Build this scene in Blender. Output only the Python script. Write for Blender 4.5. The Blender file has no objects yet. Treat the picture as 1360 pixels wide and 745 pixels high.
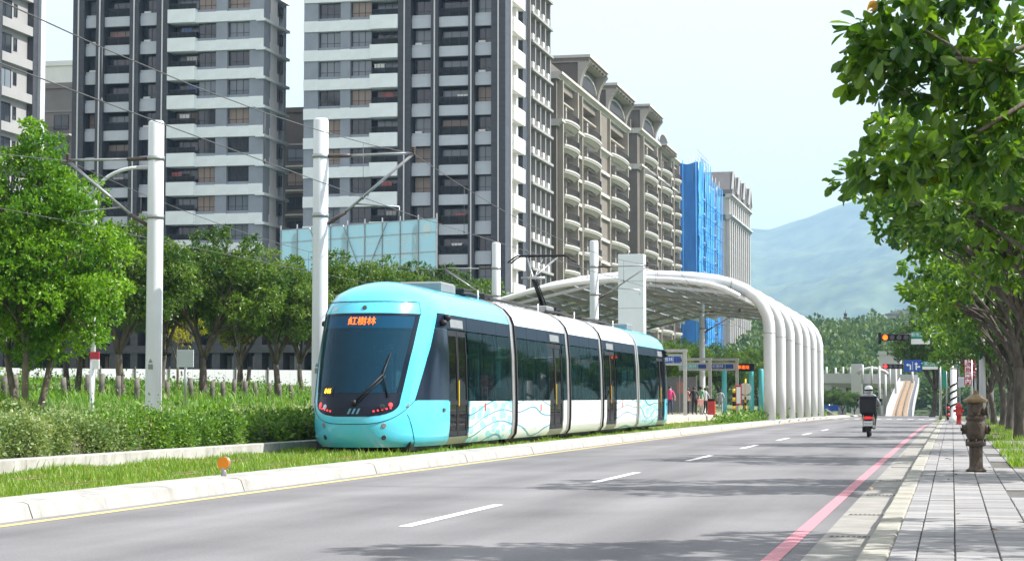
import bpy, math, random
import numpy as np
from mathutils import Vector, Matrix

PI = math.pi
rnd = random.Random(11)
nrs = np.random.RandomState(7)
SC = bpy.context.scene
COL = SC.collection

# ------------------------------------------------------------------ camera
FPX, CXP, CYP = 2586.0, 680.0, 372.5          # focal length and centre in photograph pixels (1360 x 745)
YAW, PITCH, EYE = math.radians(12.72), math.radians(3.42), 1.25
cam_d = bpy.data.cameras.new('camera')
cam_d.sensor_width = 36.0
cam_d.lens = FPX / 1360.0 * 36.0
cam_d.clip_start = 0.1
cam_d.clip_end = 40000.0
cam = bpy.data.objects.new('camera', cam_d)
cam.location = (0, 0, EYE)
cam.rotation_euler = (math.radians(90) + PITCH, 0, YAW)
COL.objects.link(cam)
SC.camera = cam

# ------------------------------------------------------------------ sky, sun, exposure
SUN_EL, SUN_AZ = math.radians(47), math.radians(10)      # azimuth measured from +X towards +Y
world = bpy.data.worlds.new('World')
SC.world = world
world.use_nodes = True
wn = world.node_tree.nodes
wl = world.node_tree.links
bg = wn['Background']
sky = wn.new('ShaderNodeTexSky')
sky.sky_type = 'NISHITA'
sky.sun_disc = False
sky.sun_elevation = SUN_EL
sky.sun_rotation = math.radians(90) - SUN_AZ
sky.air_density = 0.85
sky.dust_density = 9.0
sky.ozone_density = 0.4
# thin bright cloud over the whole sky
wtc = wn.new('ShaderNodeTexCoord'); wmp = wn.new('ShaderNodeMapping'); wmp.inputs['Scale'].default_value = (1.0, 1.0, 2.6)
wno = wn.new('ShaderNodeTexNoise'); wno.inputs['Scale'].default_value = 1.7; wno.inputs['Detail'].default_value = 7; wno.inputs['Roughness'].default_value = 0.55
wrp = wn.new('ShaderNodeValToRGB')
wrp.color_ramp.elements[0].position = 0.30; wrp.color_ramp.elements[0].color = (0.78, 0.78, 0.78, 1)
wrp.color_ramp.elements[1].position = 0.62; wrp.color_ramp.elements[1].color = (0.95, 0.95, 0.95, 1)
wmx = wn.new('ShaderNodeMix'); wmx.data_type = 'RGBA'; wmx.inputs[7].default_value = (3.85, 3.9, 3.98, 1)
wl.new(wtc.outputs['Generated'], wmp.inputs[0]); wl.new(wmp.outputs[0], wno.inputs['Vector']); wl.new(wno.outputs[0], wrp.inputs[0])
wl.new(wrp.outputs[0], wmx.inputs[0]); wl.new(sky.outputs[0], wmx.inputs[6]); wl.new(wmx.outputs[2], bg.inputs[0])
bg.inputs[1].default_value = 0.15
sl = bpy.data.lights.new('sun', 'SUN')
sl.energy = 4.7
sl.angle = math.radians(0.6)
sl.color = (1.0, 0.965, 0.915)
sun = bpy.data.objects.new('sun', sl)
sdir = Vector((math.cos(SUN_EL) * math.cos(SUN_AZ), math.cos(SUN_EL) * math.sin(SUN_AZ), math.sin(SUN_EL)))
sun.rotation_euler = sdir.to_track_quat('Z', 'Y').to_euler()
sun.location = (30, 20, 60)
COL.objects.link(sun)
SC.view_settings.view_transform = 'Standard'
SC.view_settings.look = 'None'
SC.view_settings.gamma = 1.0
SC.view_settings.use_curve_mapping = False
SC.view_settings.exposure = 1.0
SC.render.engine = 'CYCLES'
SC.cycles.use_denoising = True
SC.cycles.max_bounces = 8
SC.cycles.transparent_max_bounces = 16
SC.cycles.volume_bounces = 1
SC.cycles.caustics_reflective = False
SC.cycles.caustics_refractive = False

# ------------------------------------------------------------------ survey helpers (pixel bearing -> metres at a known plane)
_F = Vector((-math.sin(YAW) * math.cos(PITCH), math.cos(YAW) * math.cos(PITCH), math.sin(PITCH)))
_R = Vector((math.cos(YAW), math.sin(YAW), 0))
_U = _R.cross(_F)
def ray(px, py=527.0):
    return _F + _R * ((px - CXP) / FPX) + _U * ((CYP - py) / FPX)
def lx(px, Y):                    # X of a bearing where it meets the plane Y
    r = ray(px); return r.x / r.y * Y
def ly(px, X):                    # Y of a bearing where it meets the plane X
    r = ray(px); return r.y / r.x * X
def lz(px, py, Y):                # height of a sight line where it meets the plane Y
    r = ray(px, py); return EYE + r.z / r.y * Y
def lzx(px, py, X):
    r = ray(px, py); return EYE + r.z / r.x * X
def gy(y):                        # the road's long crest
    if y <= 0: return 0.0
    if y < 260: return -1.8e-5 * y * y
    return max(-1.8e-5 * 260 * 260 - 0.00936 * (y - 260), -8.0)
def berm(x, y):
    t = min(max((-x - 17.5) / 9.0, 0), 1); t = t * t * (3 - 2 * t)
    q = min(max((-x - 28.0) / 16.0, 0), 1); q = q * q * (3 - 2 * q)
    return 1.25 * t + .95 * q
def gz(x, y): return gy(y) + berm(x, y)

# ------------------------------------------------------------------ materials
MATS = {}
def nodes_of(name):
    m = bpy.data.materials.new(name); m.use_nodes = True
    MATS[name] = m
    nt = m.node_tree
    return m, nt.nodes, nt.links, nt.nodes['Principled BSDF']
def mat(name, col, rough=0.6, metal=0.0, var=0.0, scale=3.0, bump=0.0, bscale=40.0, spec=0.5, coat=0.0, col2=None, detail=6.0, emit=None, estr=1.0, stretch=None):
    m, N, L, P = nodes_of(name)
    P.inputs['Base Color'].default_value = (*col, 1)
    P.inputs['Roughness'].default_value = rough
    P.inputs['Metallic'].default_value = metal
    P.inputs['Specular IOR Level'].default_value = spec
    if coat:
        P.inputs['Coat Weight'].default_value = coat
        P.inputs['Coat Roughness'].default_value = 0.04
    tc = N.new('ShaderNodeTexCoord')
    src = tc.outputs['Object']
    if stretch:
        mp = N.new('ShaderNodeMapping'); mp.inputs['Scale'].default_value = stretch
        L.new(src, mp.inputs[0]); src = mp.outputs[0]
    if var or col2:
        t = N.new('ShaderNodeTexNoise'); t.inputs['Scale'].default_value = scale; t.inputs['Detail'].default_value = detail
        t.inputs['Roughness'].default_value = 0.62
        L.new(src, t.inputs['Vector'])
        r = N.new('ShaderNodeValToRGB')
        c2 = col2 or tuple(min(1, c * (1 + var)) for c in col)
        c1 = col if col2 else tuple(c * (1 - var) for c in col)
        r.color_ramp.elements[0].color = (*c1, 1); r.color_ramp.elements[1].color = (*c2, 1)
        r.color_ramp.elements[0].position = 0.36; r.color_ramp.elements[1].position = 0.64
        L.new(t.outputs[0], r.inputs[0]); L.new(r.outputs[0], P.inputs['Base Color'])
    if bump:
        b = N.new('ShaderNodeTexNoise'); b.inputs['Scale'].default_value = bscale; b.inputs['Detail'].default_value = 5
        L.new(src, b.inputs['Vector'])
        bn = N.new('ShaderNodeBump'); bn.inputs['Strength'].default_value = bump; bn.inputs['Distance'].default_value = 0.02
        L.new(b.outputs[0], bn.inputs['Height']); L.new(bn.outputs[0], P.inputs['Normal'])
    if emit:
        P.inputs['Emission Color'].default_value = (*emit, 1); P.inputs['Emission Strength'].default_value = estr
    return m
def glass(name, tint, trans=0.5, rough=0.03, base=(0.01, 0.02, 0.025)):
    # tinted sheet: part see-through, part dark glossy
    m, N, L, P = nodes_of(name)
    P.inputs['Base Color'].default_value = (*base, 1); P.inputs['Roughness'].default_value = rough
    P.inputs['Specular IOR Level'].default_value = 0.3
    tr = N.new('ShaderNodeBsdfTransparent'); tr.inputs[0].default_value = (*tint, 1)
    mx = N.new('ShaderNodeMixShader')
    fr = N.new('ShaderNodeFresnel'); fr.inputs[0].default_value = 1.5
    mm = N.new('ShaderNodeMath'); mm.operation = 'MULTIPLY_ADD'; mm.use_clamp = True; mm.inputs[1].default_value = 0.35; mm.inputs[2].default_value = 1 - trans
    L.new(fr.outputs[0], mm.inputs[0]); L.new(mm.outputs[0], mx.inputs[0])
    L.new(tr.outputs[0], mx.inputs[1]); L.new(P.outputs[0], mx.inputs[2])
    L.new(mx.outputs[0], N['Material Output'].inputs[0])
    return m
def leafmat(name, c1, c2, c3=None, trans=0.45, rough=0.45, spec=0.4):
    m, N, L, P = nodes_of(name)
    at = N.new('ShaderNodeAttribute'); at.attribute_name = 'lv'
    r = N.new('ShaderNodeValToRGB')
    r.color_ramp.elements[0].color = (*c1, 1); r.color_ramp.elements[1].color = (*c2, 1)
    if c3:
        r.color_ramp.elements[1].position = 0.95
        e = r.color_ramp.elements.new(0.985); e.color = (*c3, 1)
    L.new(at.outputs['Fac'], r.inputs[0]); L.new(r.outputs[0], P.inputs['Base Color'])
    P.inputs['Roughness'].default_value = rough
    P.inputs['Specular IOR Level'].default_value = spec
    t = N.new('ShaderNodeBsdfTranslucent')
    hs = N.new('ShaderNodeMix'); hs.data_type = 'RGBA'; hs.blend_type = 'MULTIPLY'; hs.inputs[0].default_value = 1
    hs.inputs[7].default_value = (1.5, 1.45, 0.55, 1)
    L.new(r.outputs[0], hs.inputs[6]); L.new(hs.outputs[2], t.inputs[0])
    mx = N.new('ShaderNodeMixShader'); mx.inputs[0].default_value = trans
    L.new(P.outputs[0], mx.inputs[1]); L.new(t.outputs[0], mx.inputs[2])
    L.new(mx.outputs[0], N['Material Output'].inputs[0])
    return m

def asphalt():
    m, N, L, P = nodes_of('asphalt')
    tc = N.new('ShaderNodeTexCoord')
    fine = N.new('ShaderNodeTexNoise'); fine.inputs['Scale'].default_value = 38; fine.inputs['Detail'].default_value = 8; fine.inputs['Roughness'].default_value = 0.8
    L.new(tc.outputs['Object'], fine.inputs['Vector'])
    mp = N.new('ShaderNodeMapping'); mp.inputs['Scale'].default_value = (0.9, 0.06, 1)
    L.new(tc.outputs['Object'], mp.inputs[0])
    wide = N.new('ShaderNodeTexNoise'); wide.inputs['Scale'].default_value = 1.0; wide.inputs['Detail'].default_value = 6
    L.new(mp.outputs[0], wide.inputs['Vector'])
    pat = N.new('ShaderNodeTexNoise'); pat.inputs['Scale'].default_value = 0.35; pat.inputs['Detail'].default_value = 8
    L.new(tc.outputs['Object'], pat.inputs['Vector'])
    def madd(a, b, op):
        q = N.new('ShaderNodeMath'); q.operation = op
        for i, v in enumerate((a, b)):
            if isinstance(v, float): q.inputs[i].default_value = v
            else: L.new(v, q.inputs[i])
        return q.outputs[0]
    s = madd(madd(fine.outputs[0], 0.5, 'MULTIPLY'), madd(wide.outputs[0], 0.45, 'MULTIPLY'), 'ADD')
    s = madd(s, madd(pat.outputs[0], 0.35, 'MULTIPLY'), 'ADD')
    # tyre-polished wheel tracks along both lanes
    sp_ = N.new('ShaderNodeSeparateXYZ'); L.new(tc.outputs['Object'], sp_.inputs[0])
    tr_ = madd(madd(madd(sp_.outputs[0], 3.3, 'MULTIPLY'), madd(pat.outputs[0], 1.6, 'MULTIPLY'), 'ADD'), 0.0, 'SINE')
    s = madd(s, madd(tr_, 0.028, 'MULTIPLY'), 'ADD')
    r = N.new('ShaderNodeValToRGB')
    r.color_ramp.elements[0].position = 0.48; r.color_ramp.elements[0].color = (0.10, 0.10, 0.105, 1)
    r.color_ramp.elements[1].position = 0.80; r.color_ramp.elements[1].color = (0.225, 0.223, 0.231, 1)
    L.new(s, r.inputs[0])
    # thin tar-sealed cracks
    vo = N.new('ShaderNodeTexVoronoi'); vo.feature = 'DISTANCE_TO_EDGE'; vo.inputs['Scale'].default_value = 0.16
    wv = N.new('ShaderNodeTexNoise'); wv.inputs['Scale'].default_value = 1.3; wv.inputs['Detail'].default_value = 5
    L.new(tc.outputs['Object'], wv.inputs['Vector'])
    mxv = N.new('ShaderNodeMix'); mxv.data_type = 'RGBA'; mxv.inputs[0].default_value = 0.35
    L.new(tc.outputs['Object'], mxv.inputs[6]); L.new(wv.outputs[1], mxv.inputs[7])
    L.new(mxv.outputs[2], vo.inputs['Vector'])
    lt = madd(vo.outputs['Distance'], 0.0035, 'LESS_THAN')
    mx = N.new('ShaderNodeMix'); mx.data_type = 'RGBA'
    L.new(madd(lt, 0.0, 'MULTIPLY'), mx.inputs[0]); L.new(r.outputs[0], mx.inputs[6]); mx.inputs[7].default_value = (0.06, 0.06, 0.065, 1)
    L.new(mx.outputs[2], P.inputs['Base Color'])
    P.inputs['Roughness'].default_value = 0.85; P.inputs['Specular IOR Level'].default_value = 0.25
    bn = N.new('ShaderNodeBump'); bn.inputs['Strength'].default_value = 0.5; bn.inputs['Distance'].default_value = 0.01
    L.new(fine.outputs[0], bn.inputs['Height']); L.new(bn.outputs[0], P.inputs['Normal'])
asphalt()
def worn(name, col, under, amt=0.5, scale=9):
    m, N, L, P = nodes_of(name)
    tc = N.new('ShaderNodeTexCoord')
    t = N.new('ShaderNodeTexNoise'); t.inputs['Scale'].default_value = scale; t.inputs['Detail'].default_value = 9; t.inputs['Roughness'].default_value = 0.75
    L.new(tc.outputs['Object'], t.inputs['Vector'])
    r = N.new('ShaderNodeValToRGB'); r.color_ramp.elements[0].position = amt - 0.06; r.color_ramp.elements[1].position = amt + 0.08
    r.color_ramp.elements[0].color = (*under, 1); r.color_ramp.elements[1].color = (*col, 1)
    L.new(t.outputs[0], r.inputs[0]); L.new(r.outputs[0], P.inputs['Base Color'])
    P.inputs['Roughness'].default_value = 0.7
worn('paint_white', (0.78, 0.78, 0.76), (0.3, 0.3, 0.3), 0.36)
worn('paint_yellow', (0.66, 0.50, 0.17), (0.40, 0.35, 0.22), 0.40, 5)
worn('paint_pink', (0.50, 0.20, 0.24), (0.30, 0.19, 0.20), 0.40, 7)
def concrete(name, c1, c2, dirt=(0.12, 0.11, 0.09), scale=1.5, streak=True):
    m, N, L, P = nodes_of(name)
    tc = N.new('ShaderNodeTexCoord')
    a = N.new('ShaderNodeTexNoise'); a.inputs['Scale'].default_value = scale; a.inputs['Detail'].default_value = 9; a.inputs['Roughness'].default_value = 0.7
    L.new(tc.outputs['Object'], a.inputs['Vector'])
    r = N.new('ShaderNodeValToRGB'); r.color_ramp.elements[0].position = 0.34; r.color_ramp.elements[1].position = 0.66
    r.color_ramp.elements[0].color = (*c1, 1); r.color_ramp.elements[1].color = (*c2, 1)
    L.new(a.outputs[0], r.inputs[0])
    mp = N.new('ShaderNodeMapping'); mp.inputs['Scale'].default_value = (3.0, 3.0, 0.35) if streak else (5, 5, 5)
    L.new(tc.outputs['Object'], mp.inputs[0])
    b = N.new('ShaderNodeTexNoise'); b.inputs['Scale'].default_value = 1.6; b.inputs['Detail'].default_value = 8; b.inputs['Roughness'].default_value = 0.7
    L.new(mp.outputs[0], b.inputs['Vector'])
    r2 = N.new('ShaderNodeValToRGB'); r2.color_ramp.elements[0].position = 0.52; r2.color_ramp.elements[1].position = 0.78
    r2.color_ramp.elements[0].color = (0, 0, 0, 1); r2.color_ramp.elements[1].color = (0.75, 0.75, 0.75, 1)
    L.new(b.outputs[0], r2.inputs[0])
    mx = N.new('ShaderNodeMix'); mx.data_type = 'RGBA'
    L.new(r2.outputs[0], mx.inputs[0]); L.new(r.outputs[0], mx.inputs[6]); mx.inputs[7].default_value = (*dirt, 1)
    L.new(mx.outputs[2], P.inputs['Base Color'])
    P.inputs['Roughness'].default_value = 0.85
    f = N.new('ShaderNodeTexNoise'); f.inputs['Scale'].default_value = 60; f.inputs['Detail'].default_value = 4
    L.new(tc.outputs['Object'], f.inputs['Vector'])
    bn = N.new('ShaderNodeBump'); bn.inputs['Strength'].default_value = 0.3; bn.inputs['Distance'].default_value = 0.01
    L.new(f.outputs[0], bn.inputs['Height']); L.new(bn.outputs[0], P.inputs['Normal'])
concrete('kerb_concrete', (0.26, 0.255, 0.24), (0.39, 0.385, 0.365), (0.09, 0.085, 0.07))
concrete('kerb_old', (0.22, 0.21, 0.18), (0.36, 0.35, 0.30), (0.12, 0.11, 0.09), 2.5)
concrete('gutter', (0.20, 0.195, 0.18), (0.32, 0.31, 0.285), (0.13, 0.125, 0.12), 2.0, False)
concrete('wall_concrete', (0.30, 0.295, 0.27), (0.46, 0.45, 0.42), (0.10, 0.10, 0.08), 2.0)
concrete('platform_concrete', (0.42, 0.38, 0.32), (0.55, 0.50, 0.43), (0.25, 0.20, 0.15), 1.2)
for i, s in enumerate((0.86, 1.0, 1.16)):
    concrete('paver_%d' % i, (0.21 * s, 0.206 * s, 0.208 * s), (0.29 * s, 0.286 * s, 0.288 * s), (0.20, 0.19, 0.185), 6.0, False)
mat('joint_dark', (0.10, 0.096, 0.088), 0.95, var=0.3, scale=8)
mat('soil', (0.26, 0.15, 0.07), 0.95, col2=(0.36, 0.24, 0.12), scale=5, bump=0.6)
mat('ground', (0.07, 0.12, 0.03), 0.95, col2=(0.16, 0.17, 0.07), scale=0.6, bump=0.5, bscale=6)
mat('bed_soil', (0.07, 0.10, 0.025), 0.95, col2=(0.17, 0.15, 0.06), scale=3, bump=0.6, bscale=30)
mat('rail_steel', (0.25, 0.18, 0.13), 0.4, 0.8, var=0.25)
leafmat('grass_blade', (0.08, 0.20, 0.015), (0.24, 0.36, 0.055), (0.45, 0.38, 0.18), 0.4)
leafmat('field_grass', (0.05, 0.16, 0.012), (0.17, 0.32, 0.04), (0.38, 0.34, 0.15), 0.4)
leafmat('hedge_leaf', (0.032, 0.11, 0.012), (0.18, 0.33, 0.04), (0.30, 0.33, 0.15), 0.3, 0.5)
leafmat('hedge_pale', (0.07, 0.15, 0.035), (0.30, 0.38, 0.16), (0.5, 0.5, 0.36), 0.3, 0.5)
leafmat('leaf_bright', (0.055, 0.17, 0.010), (0.22, 0.40, 0.025), (0.30, 0.40, 0.06), 0.38)
leafmat('leaf_dark', (0.030, 0.085, 0.014), (0.15, 0.25, 0.036), (0.30, 0.30, 0.05), 0.38, 0.38)
leafmat('leaf_almond', (0.028, 0.095, 0.016), (0.16, 0.29, 0.024), (0.40, 0.20, 0.02), 0.45, 0.3, 0.5)
leafmat('leaf_far', (0.03, 0.085, 0.02), (0.13, 0.20, 0.05), None, 0.25, 0.6)
leafmat('leaf_yellow', (0.20, 0.22, 0.02), (0.42, 0.36, 0.03), None, 0.4)
mat('bark', (0.10, 0.085, 0.065), 0.9, col2=(0.20, 0.17, 0.13), scale=9, bump=0.9, bscale=22, stretch=(1, 1, 0.3))
mat('bark_dark', (0.055, 0.048, 0.04), 0.9, col2=(0.13, 0.11, 0.09), scale=9, bump=0.9, bscale=22, stretch=(1, 1, 0.3))
mat('pole_white', (0.62, 0.65, 0.68), 0.4, var=0.07, scale=2.5, coat=0.15, stretch=(1, 1, .2))
mat('canopy_white', (0.66, 0.67, 0.68), 0.36, var=0.07, scale=1.2, coat=0.2, stretch=(1, 1, .25))
mat('pylon_white', (0.66, 0.74, 0.78), 0.35, var=0.03, scale=1)
mat('galv', (0.36, 0.37, 0.38), 0.4, 0.7, var=0.12, scale=8)
mat('wire', (0.10, 0.10, 0.10), 0.5, 0.5)
mat('insulator', (0.07, 0.05, 0.045), 0.4)
mat('black_metal', (0.012, 0.012, 0.014), 0.5, spec=0.3)
mat('black_rubber', (0.02, 0.02, 0.021), 0.7)
mat('steel_trim', (0.42, 0.41, 0.40), 0.32, 0.6, var=0.08, scale=5)
mat('tram_fascia', (0.006, 0.012, 0.026), 0.3, spec=0.08)
mat('tram_cyan', (0.09, 0.56, 0.73), 0.22, coat=0.6, var=0.02, scale=1)
mat('tram_cyan_deep', (0.03, 0.52, 0.74), 0.22, coat=0.6, var=0.02, scale=1)
mat('tram_white', (0.80, 0.82, 0.82), 0.22, coat=0.6, var=0.015, scale=1)
mat('tram_dark', (0.008, 0.014, 0.026), 0.16, spec=0.2)
mat('tram_grey', (0.20, 0.21, 0.22), 0.4, var=0.1, scale=3)
mat('floor_grey', (0.10, 0.12, 0.13), 0.6)
mat('seat_teal', (0.03, 0.30, 0.36), 0.6)
mat('pole_inside', (0.45, 0.62, 0.60), 0.3, 0.3)
glass('tram_glass', (0.52, 0.74, 0.74), 0.82, 0.02, (0.008, 0.02, 0.025))
glass('cab_glass', (0.32, 0.60, 0.80), 0.50, 0.02, (0.008, 0.06, 0.11))
glass('door_glass', (0.40, 0.46, 0.44), 0.6, 0.02, (0.012, 0.012, 0.012))
glass('canopy_glass', (0.66, 0.75, 0.73), 0.55, 0.12, (0.20, 0.24, 0.24))
mat('led_orange', (0.2, 0.04, 0.0), 0.5, emit=(1.0, 0.13, 0.01), estr=1.7)
mat('led_amber', (0.2, 0.1, 0.0), 0.5, emit=(1.0, 0.42, 0.02), estr=2.2)
mat('lamp_red', (0.4, 0.012, 0.012), 0.25, emit=(1.0, 0.02, 0.02), estr=0.55, coat=0.5)
mat('laundry_a', (0.45, 0.42, 0.40), 0.8)
mat('laundry_b', (0.10, 0.14, 0.28), 0.8)
mat('laundry_c', (0.38, 0.12, 0.12), 0.8)
mat('led_red', (0.3, 0.01, 0.01), 0.3, emit=(1.0, 0.03, 0.03), estr=2.0)
mat('lamp_lens', (0.5, 0.52, 0.55), 0.08, 0.5, coat=1.0)
mat('lens_dark', (0.03, 0.032, 0.035), 0.1, coat=0.6)
mat('mark_white', (0.75, 0.78, 0.80), 0.5)
mat('mark_blue', (0.10, 0.30, 0.42), 0.4)
mat('orange_reflector', (0.75, 0.24, 0.01), 0.25, coat=0.6)
mat('hydrant_body', (0.05, 0.038, 0.027), 0.55, 0.2, col2=(0.10, 0.07, 0.045), scale=12, bump=0.4, bscale=30)
mat('hydrant_cap', (0.28, 0.20, 0.09), 0.5, 0.2, col2=(0.18, 0.12, 0.06), scale=10, bump=0.3)
mat('red_paint', (0.50, 0.035, 0.03), 0.4, var=0.1)
mat('sign_red', (0.42, 0.025, 0.05), 0.5)
mat('sign_green', (0.005, 0.25, 0.17), 0.45)
mat('sign_blue', (0.012, 0.075, 0.36), 0.45)
mat('sign_white', (0.72, 0.73, 0.72), 0.5)
mat('sign_teal', (0.10, 0.50, 0.56), 0.5)
mat('yellow_paint', (0.70, 0.46, 0.02), 0.5, var=0.1)
mat('skin', (0.42, 0.24, 0.16), 0.6)
mat('hair', (0.012, 0.010, 0.009), 0.5)
mat('pink_shirt', (0.68, 0.06, 0.22), 0.8)
mat('green_shirt', (0.22, 0.42, 0.28), 0.8)
mat('cream_cloth', (0.55, 0.50, 0.42), 0.8)
mat('rose_shirt', (0.50, 0.24, 0.22), 0.8)
mat('navy_cloth', (0.035, 0.045, 0.10), 0.8)
mat('black_cloth', (0.014, 0.014, 0.017), 0.75, bump=0.3, bscale=12)
mat('grey_cloth', (0.35, 0.37, 0.40), 0.8)
mat('helmet_silver', (0.62, 0.64, 0.66), 0.2, 0.2, coat=0.7)
mat('box_black', (0.010, 0.011, 0.016), 0.6, bump=0.4, bscale=8)
mat('scooter_grey', (0.06, 0.06, 0.065), 0.3, coat=0.5)
mat('scooter_silver', (0.42, 0.42, 0.42), 0.3, 0.4)
# buildings
mat('dark_tile', (0.040, 0.044, 0.055), 0.5, var=0.22, scale=0.9, stretch=(1, 1, 3))
mat('slate_wall', (0.24, 0.27, 0.31), 0.7, var=0.10, scale=0.4)
mat('panel_pale', (0.72, 0.78, 0.78), 0.6, var=0.06, scale=0.5)
mat('panel_grey', (0.44, 0.48, 0.52), 0.6, var=0.06, scale=0.5)
mat('panel_white', (0.72, 0.72, 0.70), 0.6, var=0.05, scale=0.4)
mat('white_strip', (0.62, 0.63, 0.64), 0.6)
mat('window_frame', (0.022, 0.024, 0.028), 0.5)
mat('win_glass', (0.022, 0.028, 0.036), 0.06, spec=0.9)
mat('win_glass_pale', (0.16, 0.19, 0.22), 0.10, spec=0.9)
mat('win_curtain', (0.26, 0.20, 0.16), 0.35, spec=0.6)
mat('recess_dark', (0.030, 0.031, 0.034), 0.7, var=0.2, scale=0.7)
glass('rail_glass', (0.5, 0.55, 0.58), 0.55, 0.05, (0.02, 0.025, 0.03))
mat('grey_block', (0.27, 0.27, 0.27), 0.7, var=0.06, scale=0.3)
mat('brown_block', (0.10, 0.082, 0.072), 0.75, var=0.12, scale=0.4)
mat('mauve_block', (0.22, 0.20, 0.20), 0.75, var=0.1, scale=0.4)
mat('trim_stone', (0.30, 0.275, 0.235), 0.7, var=0.08, scale=0.5)
mat('taupe_light', (0.165, 0.145, 0.12), 0.75, var=0.12, scale=0.5)
mat('taupe_wall', (0.11, 0.096, 0.08), 0.75, var=0.12, scale=0.5)
mat('cream_stone', (0.31, 0.295, 0.27), 0.7, var=0.08, scale=0.5)
mat('pale_stone', (0.44, 0.43, 0.41), 0.7, var=0.07, scale=0.5)
mat('roof_dark', (0.12, 0.115, 0.115), 0.7, var=0.12, scale=0.4)
mat('iron', (0.035, 0.033, 0.032), 0.5, 0.3)
mat('net_blue', (0.008, 0.13, 0.46), 0.7, col2=(0.02, 0.19, 0.56), scale=0.5, stretch=(1, 1, .25))
mat('net_cyan', (0.02, 0.22, 0.54), 0.7, col2=(0.05, 0.33, 0.66), scale=0.5, stretch=(1, 1, .25))
mat('hoarding', (0.60, 0.62, 0.66), 0.5, var=0.05, scale=0.6)
mat('stake', (0.13, 0.12, 0.105), 0.9, var=0.3, scale=3)
leafmat('billboard_sheet', (0.52, 0.72, 0.80), (0.60, 0.80, 0.88), None, 0.5, 0.5)
[n for n in MATS['billboard_sheet'].node_tree.nodes if n.type == 'MIX'][0].inputs[7].default_value = (1, 1, 1, 1)
mat('billboard_mark', (0.62, 0.75, 0.80), 0.6)
mat('mountain_forest', (0.018, 0.042, 0.014), 0.95, col2=(0.10, 0.14, 0.05), scale=0.012, detail=14)
mat('far_white', (0.48, 0.48, 0.49), 0.6, var=0.05, scale=0.2)
mat('far_grey', (0.38, 0.39, 0.40), 0.7, var=0.1, scale=0.2)
mat('ballast', (0.22, 0.15, 0.09), 0.9, col2=(0.32, 0.22, 0.13), scale=1.5)

def tram_art(name, bg_col, dots, dens, lines=True, phase=0.0):
    # printed wave lines and dots on the lower panels
    m, N, L, P = nodes_of(name)
    tc = N.new('ShaderNodeTexCoord')
    mp = N.new('ShaderNodeMapping'); mp.inputs['Location'].default_value = (0, phase, phase * 0.3); mp.inputs['Scale'].default_value = (0, 0.33, 1)
    L.new(tc.outputs['Object'], mp.inputs[0])
    sx_ = N.new('ShaderNodeSeparateXYZ'); cx_ = N.new('ShaderNodeCombineXYZ')
    L.new(mp.outputs[0], sx_.inputs[0]); L.new(sx_.outputs[1], cx_.inputs[0]); L.new(sx_.outputs[2], cx_.inputs[1])
    vo = N.new('ShaderNodeTexVoronoi'); vo.voronoi_dimensions = '2D'; vo.inputs['Scale'].default_value = 4.6; vo.inputs['Randomness'].default_value = 0.9
    L.new(cx_.outputs[0], vo.inputs['Vector'])
    lt = N.new('ShaderNodeMath'); lt.operation = 'LESS_THAN'; lt.inputs[1].default_value = dens
    L.new(vo.outputs['Distance'], lt.inputs[0])
    mx = N.new('ShaderNodeMix'); mx.data_type = 'RGBA'; mx.inputs[6].default_value = (*bg_col, 1); mx.inputs[7].default_value = (*dots, 1)
    L.new(lt.outputs[0], mx.inputs[0])
    wv = N.new('ShaderNodeTexWave'); wv.bands_direction = 'Z'; wv.inputs['Scale'].default_value = 1.05; wv.inputs['Distortion'].default_value = 9.0
    wv.inputs['Detail'].default_value = 0.0; wv.inputs['Detail Scale'].default_value = 0.9
    L.new(mp.outputs[0], wv.inputs['Vector'])
    gt = N.new('ShaderNodeMath'); gt.operation = 'GREATER_THAN'; gt.inputs[1].default_value = 0.965 if lines else 2.0
    L.new(wv.outputs['Fac'], gt.inputs[0])
    m2 = N.new('ShaderNodeMix'); m2.data_type = 'RGBA'; m2.inputs[7].default_value = (0.08, 0.30, 0.38, 1)
    L.new(gt.outputs[0], m2.inputs[0]); L.new(mx.outputs[2], m2.inputs[6])
    L.new(m2.outputs[2], P.inputs['Base Color'])
    P.inputs['Roughness'].default_value = 0.25; P.inputs['Coat Weight'].default_value = 0.5
tram_art('tram_art_a', (0.70, 0.80, 0.81), (0.30, 0.69, 0.75), 0.38)
tram_art('tram_art_b', (0.80, 0.82, 0.82), (0.58, 0.80, 0.82), 0.24, phase=3.1)
tram_art('tram_art_c', (0.80, 0.82, 0.82), (0.80, 0.82, 0.82), 0.1, phase=7.7)
tram_art('tram_art_d', (0.55, 0.78, 0.80), (0.30, 0.68, 0.74), 0.38, phase=11.3)

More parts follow.
